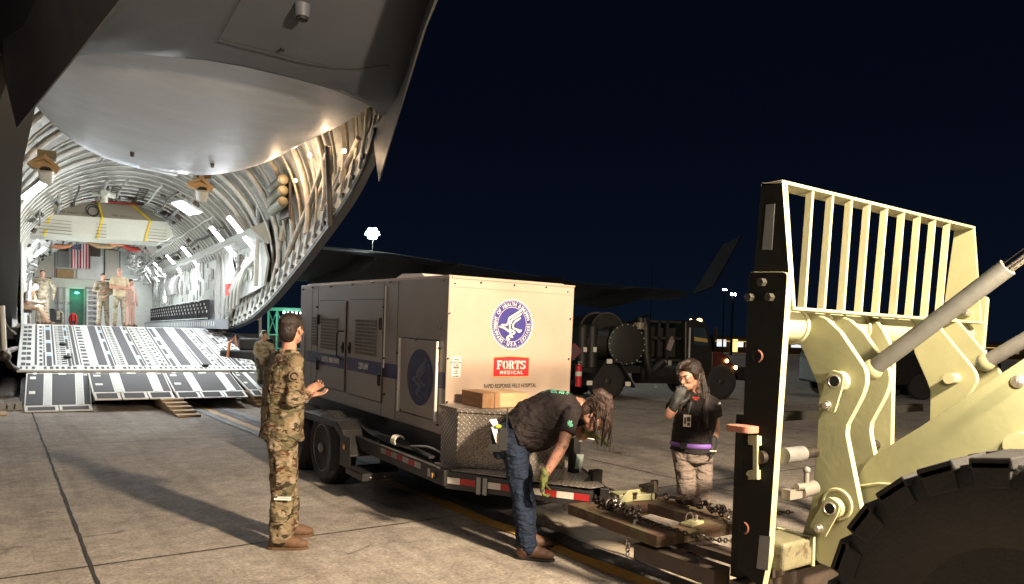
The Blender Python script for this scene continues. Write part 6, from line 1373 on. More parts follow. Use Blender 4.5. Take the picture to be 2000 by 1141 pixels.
    for s_ in 'lr':
        an = J[s_+'a']; tf2 = V(o.get('toe'+s_, f)).normalized(); fl_z = an.z-o.get('ah', .10); m3 = frame3(tf2); g = MB()
        P = lambda y, z, x=0: V((an.x, an.y, fl_z))+m3@V((x, y, z))
        g.cap(an+V((0, 0, .04)), P(-.015, .07), .056, .056, 14); g.ball(P(-.035, .045), (.043, .055, .055), m3); g.ball(P(.03, .062), (.047, .085, .055), m3); g.ball(P(.085, .050), (.050, .085, .046), m3); g.ball(P(.135, .040), (.050, .066, .038), m3)
        bo_ = blob(g, 'boot', o.get('bm', bootm), t, .010, 3)
        g = MB(); pts = [(-.095, .015), (-.08, .03), (-.05, .042), (0, .040), (.06, .046), (.12, .052), (.16, .046), (.19, .03), (.203, .0)]; out = [P(y, 0, x) for y, x in pts]+[P(y, 0, -x) for y, x in pts[::-1]]
        A = [g.b.verts.new(p) for p in out]; B2 = [g.b.verts.new(p+V((0, 0, .018))) for p in out]; g._f(A[::-1]); g._f(B2)
        for i in range(len(A)): g._f((A[i], A[(i+1) % len(A)], B2[(i+1) % len(A)], B2[i]))
        keep(g.obj('sole', sole if o.get('bm', bootm) is bootm else blackst, None, bevel=.004), t)
        if o.get('lace'):
            g = MB()
            for i in range(5): y_ = .03+i*.022; g.tube([P(y_, .085-i*.006, -.022), P(y_+.006, .092-i*.006, 0), P(y_, .085-i*.006, .022)], .003, 5)
            keep(g.obj('laces', tanb, None), t)
    for s_ in 'lr':
        gm = o.get('glove_'+s_)
        if gm:
            g = MB(); hd = o['hand_'+s_]; wr = J[s_+'w']; hand(g, wr, hd[0], hd[1], 1.13, hd[2], hd[3]); g.cap(wr-V(hd[0]).normalized()*.035, wr+V(hd[0]).normalized()*.02, .036, .034, 12); blob(g, 'glove', gm, t, .007, 3)
    hr = o.get('hair')
    if hr:
        g = MB(); c = J['head']; s = o.get('hs', 1); P = lambda x, y, z: V(c)+hm@V((x*s, y*s, z*s))
        if hr == 'short':
            g.ball(P(0, -.024, .040), (.079*s, .094*s, .082*s), hm, 20, 14); g.ball(P(0, -.060, -.015), (.068*s, .056*s, .080*s), hm, 16, 12); g.ball(P(0, -.055, -.065), (.052*s, .035*s, .035*s), hm, 14, 10); g.ball(P(0, .03, .082), (.058*s, .05*s, .034*s), hm)
            g.ball(P(.066, .0, .030), (.014*s, .035*s, .045*s), hm); g.ball(P(-.066, .0, .030), (.014*s, .035*s, .045*s), hm)
        if hr == 'grey': g.ball(P(0, -.028, .045), (.077*s, .088*s, .076*s), hm, 18, 12)
        if hr in ('long', 'tied'):
            if hr == 'tied': g.ball(P(0, -.060, -.015), (.070*s, .056*s, .085*s), hm, 16, 12)
            g.ball(P(0, -.026, .040), (.082*s, .098*s, .088*s), hm, 20, 14); g.ball(P(0, .035, .085), (.062*s, .05*s, .032*s), hm)
            for x_ in (.07, -.07): g.ball(P(x_, .005, .02), (.016*s, .04*s, .05*s), hm)
            for st in o.get('strands', []): g.tube([V(p[0]) for p in st], [p[1] for p in st], 10)
        ho = blob(g, 'hair', o.get('hm', hairdk), t, .008, 2, .012, .025)
    return t
RT = V((rgt.x, rgt.y, 0)).normalized(); AW = V((fwd.x, fwd.y, 0)).normalized(); UP = V((0, 0, 1))
def Jd(d): return {k: atdepth(*v) for k, v in d.items()}
# -- the man in camouflage, seen from behind on his right side
f1 = RT*.86+AW*.51; f1.normalize()
J1 = Jd(dict(head=(570, 643, 5.60), neck=(564, 686, 5.60), chest=(556, 728, 5.60), waist=(553, 785, 5.60), pelvis=(551, 832, 5.59),
    rs=(578, 709, 5.46), re=(571, 782, 5.38), rw=(600, 772, 5.46), ls=(533, 706, 5.74), le=(556, 778, 5.92), lw=(598, 765, 5.74),
    rh=(553, 850, 5.49), rk=(553, 945, 5.46), ra=(548, 1038, 5.42), lh=(549, 850, 5.69), lk=(560, 940, 5.70), la=(562, 1018, 5.74)))
J1['ra'].z = .10; J1['la'].z = .10
m1 = person('man in camouflage with short dark hair standing in the foreground, seen from behind', J1, f1, dict(tm=ocp, pm=ocp, hair='short', hm=hairdk, skin=skin2, vx=.007, collar=True, cargo=True, lace=True, hs=1.06, head_f=RT*.26+AW*.96, hand_r=(RT*.97+UP*.12, UP*.9-AW*.2, .16, 1), hand_l=(RT*.9+UP*.5, -AW*.9+UP*.3, .18, 1), hem=.10, flare=.03, th=.026, w=(.172, .180, .212), d=(.125, .120, .115), leg=1.2, wr=.032, wrp=.036, toer=RT*.95+AW*.1, toel=RT*.9+AW*.3, face=False), (J1['ra'].x, J1['ra'].y, 0))
def patch(root, px, py, d, nrm, r, nm, mat, mat2):
    c = atdepth(px, py, d); n = V(nrm).normalized(); m = MB(); m.cyl(c, c+n*.006, r, n=20); a = keep(m.obj(nm, mat, None), root); m = MB(); q = n.to_track_quat('Z', 'Y').to_matrix()
    pts = [c+n*.008+q@V((r*.62*math.cos(a_)*(1-.0*a_), r*.62*math.sin(a_), 0)) for a_ in [i*.3 for i in range(19)]]; m.tube(pts, r*.16, 5); keep(m.obj('patch_emblem', mat2, None), root)
patch(m1, 575, 735, 5.355, -AW+RT*.25, .040, 'shoulder_patch', M_('patch_tan', (.16, .11, .06), .8, 0, .1), hairdk)
m = MB(); c = atdepth(552, 975, 5.35); m.box(c, (.12, .02, .012), frame3(AW)); m.box(c+UP*.014+RT*.012, (.10, .018, .006), frame3(AW)); keep(m.obj('white_card', white, None), m1)
# -- the man bending over in black t shirt and jeans
f2 = (RT*.98-AW*.05).normalized()
J2 = Jd(dict(head=(1160, 810, 5.45), neck=(1132, 792, 5.48), chest=(1090, 803, 5.48), waist=(1040, 832, 5.48), pelvis=(1003, 850, 5.48),
    rs=(1112, 815, 5.27), re=(1100, 868, 5.18), rw=(1062, 932, 5.16), ls=(1118, 812, 5.66), le=(1135, 850, 5.62), lw=(1152, 851, 5.46),
    rh=(1003, 872, 5.39), rk=(1019, 972, 5.36), ra=(1031, 1052, 5.32), lh=(1006, 870, 5.60), lk=(1026, 965, 5.62), la=(1030, 1040, 5.62)))
J2['ra'].z = .10; J2['la'].z = .10
J2['lw'] = atdepth(1150, 846, 5.60)
P2 = lambda px, py, d=5.4: atdepth(px, py, d)
strd = [[(P2(1165, 790), .05), (P2(1183, 800), .042), (P2(1186, 825), .034), (P2(1178, 856, 5.38), .014), (P2(1174, 874, 5.38), .004)], [(P2(1178, 800, 5.42), .04), (P2(1190, 820, 5.42), .030), (P2(1191, 846, 5.42), .012), (P2(1186, 868, 5.42), .004)], [(P2(1160, 772, 5.45), .04), (P2(1172, 768, 5.45), .045), (P2(1188, 778, 5.45), .04), (P2(1193, 800, 5.45), .03)], [(P2(1160, 815, 5.36), .012), (P2(1162, 840, 5.36), .010), (P2(1158, 856, 5.36), .004)]]
m2 = person('man bending over in black t shirt, jeans and brown boots, hair falling forward', J2, (RT*.35-UP*.94), dict(tm=blackshirt, pm=denim, top='shirt', sleeve=.62, hair='tied', hm=hairbr, strands=strd, skin=skintat, vx=.007, hs=1.05, head_f=RT*.55-UP*.80-AW*.1, head_up=RT*.85+UP*.5, hand_r=(RT*-.12-UP*.98, RT*.9, .75, -1), glove_r=gloveg, hand_l=(RT*.93-UP*.35, -UP, .25, 1), glove_l=gloveg, w=(.175, .19, .205), d=(.15, .185, .165), th=.016, hem=-.02, leg=.98, k=1.04, bm=bootdk, wr=.03, wrp=.032, toer=RT*.97-AW*.2, toel=RT, face=False), (J2['ra'].x, J2['ra'].y, 0))
m = MB(); c = P2(982, 862, 5.20); m.box(c, (.065, .035, .13), frame3(AW)); m.box(c+UP*.078, (.055, .03, .03), frame3(AW)); m.cyl(c+RT*.022+UP*.06, c+RT*.028+UP*.24, .005, n=8); m.box(c-UP*.05-RT*.06, (.09, .03, .05), frame3(AW)); rad = keep(m.obj('radio', blackst, None, bevel=.003), m2)
m = MB(); m.hexa([c+RT*-.06+UP*.09, c+RT*-.03+UP*.085, c+RT*-.02+UP*.08+AW*.02, c+RT*-.05+UP*.09+AW*.02]+[c+RT*-.10+UP*.15, c+RT*-.05+UP*.16, c+RT*-.05+UP*.16+AW*.01, c+RT*-.10+UP*.15+AW*.01]); m.hexa([c+RT*-.035-UP*.05, c+RT*-.01-UP*.05, c+RT*-.01-UP*.05+AW*.01, c+RT*-.035-UP*.05+AW*.01, c+RT*-.085+UP*.10, c+RT*-.045+UP*.10, c+RT*-.045+UP*.10+AW*.01, c+RT*-.085+UP*.10+AW*.01]); keep(m.obj('folded_paper', white, None), m2)
m = MB(); m.ball(c+RT*-.035+UP*.105, (.028, .016, .016)); keep(m.obj('lime_glove_in_pocket', M_('bright_lime', (.25, .28, .02), .6, 0, .2), None, smooth=60), m2)
green = M_('green_print', (.10, .38, .24), .7, 0, .15); 
# print on the back of the shirt, laid along the cloth
bvh_o = [o for o in m2.children if o.name.startswith('shirt')][0]
from mathutils.bvhtree import BVHTree
def shrink(mb_obj, target, off=.002):
    dgx = bpy.context.evaluated_depsgraph_get(); dgx.update(); vs = [v.co.copy() for v in target.data.vertices]; ps = [tuple(p.vertices) for p in target.data.polygons]; bv = BVHTree.FromPolygons(vs, ps)
    for v in mb_obj.data.vertices:
        d = (v.co-V((0, 0, CH))).normalized(); h = bv.ray_cast(v.co-V((d.x, d.y, d.z))*.0+V((0, 0, .4)), V((0, 0, -1)))
        h2 = bv.find_nearest(v.co)
        if h2[0] is not None: v.co = h2[0]+h2[1]*off
def print_on(px, py, d, right, up, lines, size, target, name='shirt_print'):
    m = MB(); M0 = face_M(atdepth(px, py, d), right, up)
    for i, l in enumerate(lines): add_text(m, l, size*(1 if i else 1), M0@Matrix.Translation((0, -i*size*1.0, 0)), size*.03, .9, ext=.0003)
    bmesh.ops.triangulate(m.b, faces=m.b.faces); bmesh.ops.subdivide_edges(m.b, edges=m.b.edges, cuts=1)
    o = m.obj(name, green, None); shrink(o, target); return o
spine = (P2(1132, 780)-P2(1030, 800)).normalized()
po = print_on(1112, 760, 5.44, -AW*1.0+RT*.0, spine, ['APART', 'DURSE', 'THERS', 'I'], .062, bvh_o); keep(po, m2)
m = MB(); c = P2(1116, 826, 5.16)
for i in range(7): a = i*.9; m.tube([c, c+(RT*math.cos(a)+UP*math.sin(a))*.024-AW*.004], .006, 5)
o = m.obj('sleeve_print', green, None); shrink(o, bvh_o, .003); keep(o, m2)
# -- the woman in black polo
f3 = (-AW*.80-RT*.50).normalized()
J3 = Jd(dict(head=(1347, 733, 5.58), neck=(1362, 766, 5.62), chest=(1362, 800, 5.62), waist=(1352, 848, 5.62), pelvis=(1352, 876, 5.62),
    rs=(1322, 787, 5.55), re=(1305, 811, 5.38), rw=(1325, 795, 5.36), ls=(1393, 790, 5.60), le=(1397, 838, 5.60), lw=(1391, 868, 5.52),
    rh=(1335, 892, 5.60), rk=(1340, 972, 5.58), ra=(1345, 1056, 5.62), lh=(1372, 892, 5.62), lk=(1374, 970, 5.56), la=(1376, 1056, 5.60)))
J3['ra'].z = .10; J3['la'].z = .10; J3['re'] = atdepth(1307, 810, 5.40); J3['rw'] = atdepth(1318, 790, 5.38)
P4 = lambda px, py, d=5.55: atdepth(px, py, d)
strw = [[(P4(1360, 722, 5.62), .05), (P4(1372, 742, 5.60), .030), (P4(1376, 760, 5.56), .022), (P4(1380, 780, 5.50), .022), (P4(1378, 800, 5.47), .026), (P4(1378, 820, 5.46), .026), (P4(1382, 838, 5.47), .014)], [(P4(1335, 712, 5.50), .022), (P4(1324, 720, 5.47), .016), (P4(1322, 733, 5.46), .008)], [(P4(1345, 706, 5.50), .03), (P4(1330, 712, 5.46), .02), (P4(1326, 722, 5.44), .010)]]
m3 = person('woman with glasses and braided hair in black polo, purple belt and grey cargo trousers', J3, f3, dict(tm=blackpolo, pm=greypants, top='polo_shirt', sleeve=.52, hair='long', hm=hairdk, strands=strw, skin=skin2, vx=.007, hs=.98, glasses=True, head_f=-AW*.62-RT*.72-UP*.30, hand_r=(UP*.9+RT*.35-AW*.1, AW, .6, -1), glove_r=glovem, hand_l=(-UP*.98-RT*.1, -RT*.8+AW*.2, .45, 1), glove_l=glovem, w=(.15, .135, .150), d=(.115, .115, .12), th=.014, hem=.03, collar=True, leg=.92, k=.90, bm=bootdk, wr=.018, wrp=.020), (J3['ra'].x, J3['ra'].y, 0))
pur = M_('purple_belt', (.15, .07, .32), .6, 0, .15); c = J3['pelvis']+UP*.035; sd = f3.cross(UP).normalized()
m = MB(); m.tube([c+sd*math.cos(a)*.168+f3*math.sin(a)*.138 for a in [2*PI*i/40 for i in range(41)]], .017, 8, flat=(.35, 1)); be = keep(m.obj('belt', pur, None, smooth=60), m3)
m = MB(); bq = c+f3*.142+sd*.02; m.box(bq, (.05, .02, .05), frame3(f3)); keep(m.obj('belt_buckle', blackst, None), m3)
m = MB(); c = atdepth(1342, 822, 5.44); m.box(c, (.058, .004, .090), frame3(-f3)); bd2 = keep(m.obj('name_badge', decalw, None, bevel=.004), m3); m = MB(); m.box(c+f3*.004+UP*.012-sd*.012, (.026, .003, .034), frame3(-f3)); m.box(c+f3*.004-UP*.024-sd*.014, (.020, .003, .022), frame3(-f3)); m.box(c+f3*.004+sd*.014, (.012, .003, .05), frame3(-f3)); keep(m.obj('badge_print', inkm, None), m3)
m = MB(); m.tube([J3['neck']+f3*.07+sd*.05, atdepth(1350, 785, 5.47), c+UP*.045], .005, 6, flat=(2, .6)); m.tube([J3['neck']+f3*.07-sd*.05, atdepth(1342, 790, 5.46), c+UP*.045], .005, 6, flat=(2, .6)); keep(m.obj('lanyard', blackst, None), m3)
m = MB(); c = atdepth(1359, 777, 5.47); m.box(c, (.05, .004, .012), frame3(-f3)); m.box(c-UP*.014, (.03, .004, .008), frame3(-f3)); keep(m.obj('embroidered_emblem', redc, None), m3); m = MB(); c = atdepth(1405, 788, 5.50); m.box(c, (.014, .014, .016)); keep(m.obj('sleeve_button', decalw, None), m3)
m = MB(); c = atdepth(1393, 881, 5.44); m.box(c, (.05, .004, .006), frame3(AW)); keep(m.obj('glove_stripe', decalw, None), m3)
def wisps(root, a0, a1, b0, b1, n, seed, mat, sag=.03):
    random.seed(seed); m = MB()
    for i in range(n):
        u = random.random(); p = a0.lerp(a1, u)+V([random.uniform(-.015, .015) for _ in range(3)]); q = b0.lerp(b1, u)+V([random.uniform(-.02, .02) for _ in range(2)]+[random.uniform(-.05, .03)]); mid = p.lerp(q, .5)+V([random.uniform(-sag, sag) for _ in range(3)])
        m.tube([p, p.lerp(mid, .6), mid, q.lerp(mid, .4), q], [.0022, .0024, .002, .0016, .0006], 4)
    keep(m.obj('loose_hair', mat, None), root)
wisps(m2, P2(1158, 782, 5.34), P2(1190, 792, 5.38), P2(1160, 868, 5.36), P2(1194, 872, 5.40), 26, 5, hairbr)
wisps(m2, P2(1150, 775, 5.36), P2(1185, 770, 5.38), P2(1172, 800, 5.33), P2(1196, 812, 5.36), 18, 6, hairbr, .015)
wisps(m3, P4(1366, 725, 5.55), P4(1382, 760, 5.52), P4(1372, 835, 5.44), P4(1392, 848, 5.46), 24, 8, hairdk, .02)
# -- people in the cabin and by the ramp
def simple(label, px, top, bot, yl, f, o, arms='down', z0=FZ, group=None, sit=False, H_=1.78):
    """a standing figure: px column, top and bottom of the figure in the photograph, station yl in the aircraft frame"""
    base = AF.M@V((AF.hit(px, bot, 1, yl).x, yl, z0)); k = H_/1.78; f = V(f).normalized(); sd = f.cross(UP).normalized()
    def Q(x, y, z): return base+sd*x*k+f*y*k+UP*z*k
    J = dict(head=Q(0, .03, 1.66), neck=Q(0, 0, 1.50), chest=Q(0, .0, 1.34), waist=Q(0, .01, 1.12), pelvis=Q(0, 0, .98), rs=Q(.19, 0, 1.43), ls=Q(-.19, 0, 1.43), rh=Q(.09, 0, .90), lh=Q(-.09, 0, .90), rk=Q(.11, .02, .50), lk=Q(-.11, .02, .50), ra=Q(.13, 0, .10), la=Q(-.13, 0, .10))
    J['ra'].z = base.z+.10; J['la'].z = base.z+.10
    o = dict(o); o.setdefault('vx', .013)
    if arms == 'down': J.update(re=Q(.26, .0, 1.15), rw=Q(.25, .08, .90), le=Q(-.26, 0, 1.15), lw=Q(-.25, .08, .90)); o.update(hand_r=(-UP+f*.2, -sd, .4, -1), hand_l=(-UP+f*.2, sd, .4, 1))
    if arms == 'crossed': J.update(re=Q(.25, .12, 1.16), rw=Q(-.02, .24, 1.20), le=Q(-.25, .12, 1.16), lw=Q(.02, .21, 1.15)); o.update(hand_r=(-sd, -f+UP*.3, .3, -1), hand_l=(sd, -f, .3, 1))
    if arms == 'hips': J.update(re=Q(.34, -.02, 1.18), rw=Q(.22, .06, 1.02), le=Q(-.34, -.02, 1.16), lw=Q(-.30, .06, .93)); o.update(hand_r=(-sd*.8-UP*.5, -f, .4, -1), hand_l=(-UP, sd, .4, 1))
    if arms == 'front': J.update(re=Q(.27, .05, 1.16), rw=Q(.10, .24, 1.16), le=Q(-.25, .05, 1.15), lw=Q(-.05, .22, 1.0)); o.update(hand_r=(-sd*.9+UP*.2, -f, .5, -1), hand_l=(sd*.8-UP*.3, -f, .5, 1))
    if sit:
        for q, s_ in ((.10, 'r'), (-.10, 'l')): J[s_+'h'] = Q(q, .05, .50); J[s_+'k'] = Q(q*1.3, .48, .54); J[s_+'a'] = Q(q*1.3, .62+q, .10); J[s_+'a'].z = base.z+.1
        J.update(pelvis=Q(0, 0, .55), waist=Q(0, .04, .70), chest=Q(0, .14, .92), neck=Q(0, .24, 1.08), head=Q(0, .34, 1.20), rs=Q(.19, .2, 1.0), ls=Q(-.19, .2, 1.0), re=Q(.23, .26, .72), le=Q(-.23, .26, .72), rw=Q(.06, .50, .68), lw=Q(-.06, .50, .68)); o.update(hand_r=(f*.6-sd*.4+UP*.2, UP, .5, -1), hand_l=(f*.6+sd*.4+UP*.2, UP, .5, 1), head_f=f*.8-UP*.6)
    return person(label, J, f, o, tuple(base), group)
toc = -AF.y
simple('man in camouflage standing left in the cabin, hand on hip, facing the ramp', 83, 540, 632, 28.5, toc+AF.x*.1, dict(tm=ocp2, pm=ocp2, hair='short', collar=True, skin=skin2, k=1.1, w=(.19, .18, .20), d=(.15, .15, .15)), 'hips', group='aircrew standing in the cabin', H_=1.80)
simple('dark haired man in camouflage standing beside the man in tan t shirt, hands before him', 201, 541, 635, 27.6, toc+AF.x*.12, dict(tm=ocp2, pm=ocp2, hair='short', collar=True, skin=skin2), 'front', group='aircrew standing in the cabin', H_=1.74)
simple('grey haired man with arms crossed in tan t shirt and camouflage trousers', 233, 529, 636, 27.2, toc+AF.x*.05, dict(tm=tshirt, pm=ocp2, top='shirt', sleeve=.6, hair='grey', hm=M_('grey_hair', (.38, .36, .34), .6, 0, .2), skin=skin2, w=(.165, .16, .20), d=(.12, .13, .14)), 'crossed', group='aircrew standing in the cabin', H_=1.92)
simple('person in pinkish tan flight suit half hidden behind the man with crossed arms', 254, 555, 636, 28.6, toc+AF.x*.9, dict(tm=M_('pink_tan_cloth', (.42, .27, .22), .85, 0, .1, 12, .1), pm=bpy.data.materials.get('pink_tan_cloth') or tan, hair='short', collar=True), 'down', group='aircrew standing in the cabin', H_=1.66)
st = simple('man in tan flight suit sitting at the left cabin wall, looking at his phone', 46, 568, 632, 27.8, AF.x*.95-AF.y*.3, dict(tm=tan, pm=tan, hair='short', collar=True), 'down', sit=True, H_=1.8)
q_ = st.location; fs = (AF.x*.95-AF.y*.3).normalized(); m = MB(); m.box(V(q_)+fs*.60+UP*.72, (.07, .14, .01), frame3(fs)); keep(m.obj('phone', blackst, None), st)
sb = thing('crew_seat', 'folding crew seat under the seated man in tan', 'seat', AF); lo_c = AF.M.inverted()@V(q_); m = MB(); m.bx((lo_c.x-.28, lo_c.y-.25, FZ+.36), (lo_c.x+.22, lo_c.y+.25, FZ+.42)); m.obj('seat_pan', web, sb); m = MB(); m.bx((lo_c.x-.33, lo_c.y-.25, FZ+.4), (lo_c.x-.29, lo_c.y+.25, FZ+1.0)); m.obj('backrest', web, sb)
for dx, dy in ((-.24, -.2), (.18, -.2), (-.24, .2), (.18, .2)): m = MB(); m.cyl((lo_c.x+dx, lo_c.y+dy, FZ), (lo_c.x+dx, lo_c.y+dy, FZ+.36), .015, n=8); m.obj('leg', steel, sb)
# loadmaster with ear defenders leaning behind the right edge of the ramp
d5 = 17.2
J5 = Jd(dict(head=(516, 655, d5), neck=(515, 667, d5), chest=(512, 676, d5), waist=(512, 695, d5+.1), pelvis=(513, 708, d5+.2), rs=(502, 673, d5-.15), re=(498, 690, d5-.2), rw=(510, 702, d5-.3), ls=(530, 676, d5), le=(534, 692, d5-.1), lw=(524, 704, d5-.3), rh=(508, 712, d5+.2), rk=(508, 742, d5+.1), ra=(508, 770, d5+.2), lh=(520, 712, d5+.2), lk=(520, 742, d5+.1), la=(521, 770, d5+.2)))
J5['ra'].z = J5['la'].z = .1
m5 = person('crewman in camouflage with pale ear defenders leaning beside the ramp edge', J5, (RT*.5-AW*.6), dict(tm=ocp2, pm=ocp2, hair='short', collar=True, skin=skin2, vx=.013, head_f=RT*.8-AW*.4-UP*.1, hand_r=(-UP+RT*.3, AW, .4, -1), hand_l=(-UP, AW, .4, 1), w=(.17, .16, .19)), (J5['ra'].x, J5['ra'].y, 0))  # paler camouflage stands in for light falling on him
m = MB(); h3 = frame3(RT*.8-AW*.4); c = J5['head']
for q in (1, -1): m.ball(c+h3@V((.085*q, -.01, -.005)), (.03, .05, .055), h3)
m.tube([c+h3@V((.09*math.cos(a), -.01, .02+.095*math.sin(a))) for a in [PI*i/12 for i in range(13)]], .012, 6); keep(m.obj('ear_defenders', M_('pale_green_plastic', (.45, .50, .42), .5, 0, .05), None, smooth=60), m5)
# ================================================================ the fuel truck beyond
tk = thing('fuel_truck', 'dark olive military hydrant truck with red hood parked behind the trailer', 'truck', None, None)
a_, b_ = WF.hit(1187, 782, 2, 0), WF.hit(1408, 781, 2, 0); ux = (b_-a_).normalized(); L_ = (b_-a_).length
TK = Matrix(((ux.x, -ux.y, 0, a_.x), (ux.y, ux.x, 0, a_.y), (0, 0, 1, 0), (0, 0, 0, 1))); tk.matrix_world = TK   # x towards the cab, y away from the camera
kf = Fr(); kf.o = a_; kf.x = ux; kf.y = V((-ux.y, ux.x, 0)); kf.z = V((0, 0, 1)); kf.M = TK
def kp(px, py, y=0): h = kf.hit(px, py, 1, y); return h.x, h.z
olive = M_('truck_olive_paint', (.013, .013, .011), .55, 0, .15, 4, .1); olived = M_('truck_dark_paint', (.006, .0055, .005), .5, 0, .15, 4, .1); redt2 = M_('truck_dark_red', (.055, .010, .009), .38, 0, .15, 4, .05)
glassm = M_('cab_glass', (.02, .035, .05), .08, 0, .05, spec=.8); amb = EM('amber_lamp', (1, .55, .15), 12); blkk = olived
m = MB(); m.bx((-2.1, .1, .75), (L_+.9, 1.0, .95)); m.bx((-2.1, 1.4, .75), (L_+.9, 2.3, .95)); ch = m.obj('chassis', blkk, tk)
def wheel(x, y, r=.52, rear=False):
    m = MB(); m.lathe((x, y, r), [(0, r*.55), (-.02, r*.72), (0, r*.95), (.03, r), (.28, r), (.30, r*.9), (.30, r*.55)], 1, 36); o = m.obj('wheel', rubber, tk, smooth=40); m = MB(); m.lathe((x, y, r), [(.02, r*.56), (.01, r*.5), (.09, r*.42), (.10, r*.25), (.02, r*.22), (-.01, r*.15)], 1, 28); m.obj('rim', olive, o, smooth=40)
wheel(0, 0); wheel(-.0, 1.9); wheel(L_, 0); wheel(L_, 1.9); wheel(L_-2.65, 1.9)
x0, z0 = kp(1143, 758); m = MB()
pf = [kp(1146, 752), kp(1175, 708), kp(1203, 708), kp(1232, 757)]; pf2 = [(x*1, z) for x, z in pf]
for i in range(3): (xa, za), (xb, zb) = pf2[i], pf2[i+1]; m.hexa([(xa, -.25, za), (xb, -.25, zb), (xb, .5, zb), (xa, .5, za), (xa, -.25, za+.05), (xb, -.25, zb+.05), (xb, .5, zb+.05), (xa, .5, za+.05)])
fd = m.obj('rear_fender', olive, tk)
m = MB(); 
for px, py in ((1151, 748), (1226, 750), (1190, 706)): x, z = kp(px, py, -.26); m.box((x, -.27, z), (.16, .02, .12))
m.obj('reflector', decalw, fd)
# horizontal filter vessel with bolted round end facing the camera side
cx0, cz0 = kp(1217, 672, .0); m = MB(); m.cyl((cx0, -.15, cz0), (cx0, 1.6, cz0), .50, n=36); m.lathe((cx0, -.27, cz0), [(0, .3), (.03, .50), (.05, .565), (.12, .565), (.14, .52)], 1, 36); fv = m.obj('filter_vessel', olive, tk, smooth=35)
m = MB()
for i in range(20): a = 2*PI*i/20; m.cyl((cx0+.535*math.cos(a), -.24, cz0+.535*math.sin(a)), (cx0+.535*math.cos(a), -.20, cz0+.535*math.sin(a)), .022, n=6)
m.obj('vessel_bolts', greyp, fv)
m = MB(); m.cyl((cx0-1.2, .35, cz0+.0), (cx0-.2, .35, cz0), .40, n=24); m.obj('pump_body', olive, fv, smooth=40)
for i, px in enumerate((1139, 1158)):
    x, z = kp(px, 690); m = MB(); m.cyl((x, .1, .9), (x, .1, kp(px, 640)[1]), .17, n=20); m.ball((x, .1, kp(px, 640)[1]), (.17, .17, .10)); o = m.obj('upright_tank', olive, tk, smooth=40); m = MB(); m.box((x+.02, -.075, z+.1), (.10, .01, .13)); m.obj('tank_label', decalw, o)
x, z = kp(1211, 646); m = MB(); m.cyl((x, .8, z), (x, 2.3, z), .50, n=36); hr = m.obj('hose_reel', olive, tk, smooth=40); m = MB(); m.ring((x, .78, z), .50, .03, 1, 36, 6); m.ring((x, 1.5, z), .52, .04, 1, 36, 6); m.obj('reel_rim', M_('dull_rim', (.06, .06, .055), .5, 0, .1), hr, smooth=60)
m = MB(); P_ = [kp(1226, 760, .1), kp(1245, 700, .1), kp(1248, 640, .1), kp(1246, 622, .1), kp(1253, 620, .1), kp(1257, 640, .1), kp(1258, 690, .1), kp(1262, 730, .1), kp(1290, 705, .1)]
m.tube([(p[0], .0, p[1]) for p in P_[2:]], .16, 10); hs = m.obj('hose', olived, tk, smooth=60); x, z = kp(1252, 636, -.1); m = MB(); m.cyl((x, -.0, z-.1), (x, -.0, z+.08), .17, n=14); m.obj('hose_coupling', M_('hose_coupling_tan', (.22, .19, .14), .5, .1, .1), hs, smooth=40)
xa, za = kp(1258, 625, .3); xb, zb = kp(1338, 700, .3); m = MB()
for px in (1260, 1284, 1300, 1330): x, z = kp(px, 660, .3); m.bx((x-.04, .2, 1.1), (x+.04, .3, za)); m.bx((x-.04, 2.0, 1.1), (x+.04, 2.1, za))
m.bx((xa, .2, za-.07), (xb, 2.1, za)); m.bx((xa, .2, 1.7), (xb, .3, 1.78)); m.bx((xa, .2, 1.08), (xb, 2.1, 1.16)); m.bx((xa+.1, .5, 1.2), (xb-.1, 2, za-.2)); rk = m.obj('equipment_rack', olive, tk)
m = MB(); m.bx((xb-1.1, .1, .55), (xb+.1, .6, 1.05)); x, z = kp(1240, 735, .2); m.cyl((x+.1, .3, .75), (x+1.7, .3, .75), .3, n=20); m.obj('side_tank', olived, tk, smooth=40)
m = MB(); x, z = kp(1309, 673, .15); m.box((x, .15, z), (.16, .03, .34), Euler((0, .35, 0))); m.box((kp(1312, 662, .15)[0], .15, kp(1312, 661, .15)[1]), (.08, .03, .1)); m.obj('nozzle_tag', M_('dull_pink', (.22, .18, .17), .6, 0, .1), rk)
m = MB()
for px in (1291, 1298, 1308): x, z = kp(px, 709, .0); m.box((x, -.0, z), (.11, .02, .14))
x, z = kp(1280, 755, .0); m.box((x, 0, z), (.12, .02, .06)); m.obj('reflector', greyp, tk)
# cab
cab = [kp(1337, 752), kp(1338, 627), kp(1346, 625), kp(1362, 624), kp(1379, 632), kp(1391, 668), kp(1397, 688), kp(1418, 692), kp(1430, 708), kp(1436, 725), kp(1437, 752)]
m = MB(); m.prism([p for p in cab[:6]]+[kp(1393, 700), kp(1390, 752)], 1, .0, 2.2); cb = m.obj('cab', olived, tk, bevel=.05)
m = MB(); pts = [kp(1391, 686), kp(1410, 688), kp(1424, 696), kp(1433, 712), kp(1437, 735), kp(1436, 750), kp(1428, 752), kp(1420, 732), kp(1404, 728), kp(1396, 745), kp(1388, 748)]; m.prism(pts, 1, .02, 2.18); m.obj('hood', redt2, tk, bevel=.04)
m = MB(); pts = [kp(1353, 640), kp(1376, 640), kp(1384, 675), kp(1360, 675), kp(1354, 668)]; m.prism(pts, 1, -.012, -.004); m.obj('side_window', glassm, cb)
m = MB(); pts = [kp(1355, 658), kp(1381, 662), kp(1382, 669), kp(1356, 666)]; m.prism(pts, 1, -.018, -.014); m.obj('window_reflection_strip', M_('warm_reflection_tint', (.35, .25, .08), .5, 0, .1), cb)  # warm reflection on the glass put in as a coloured strip
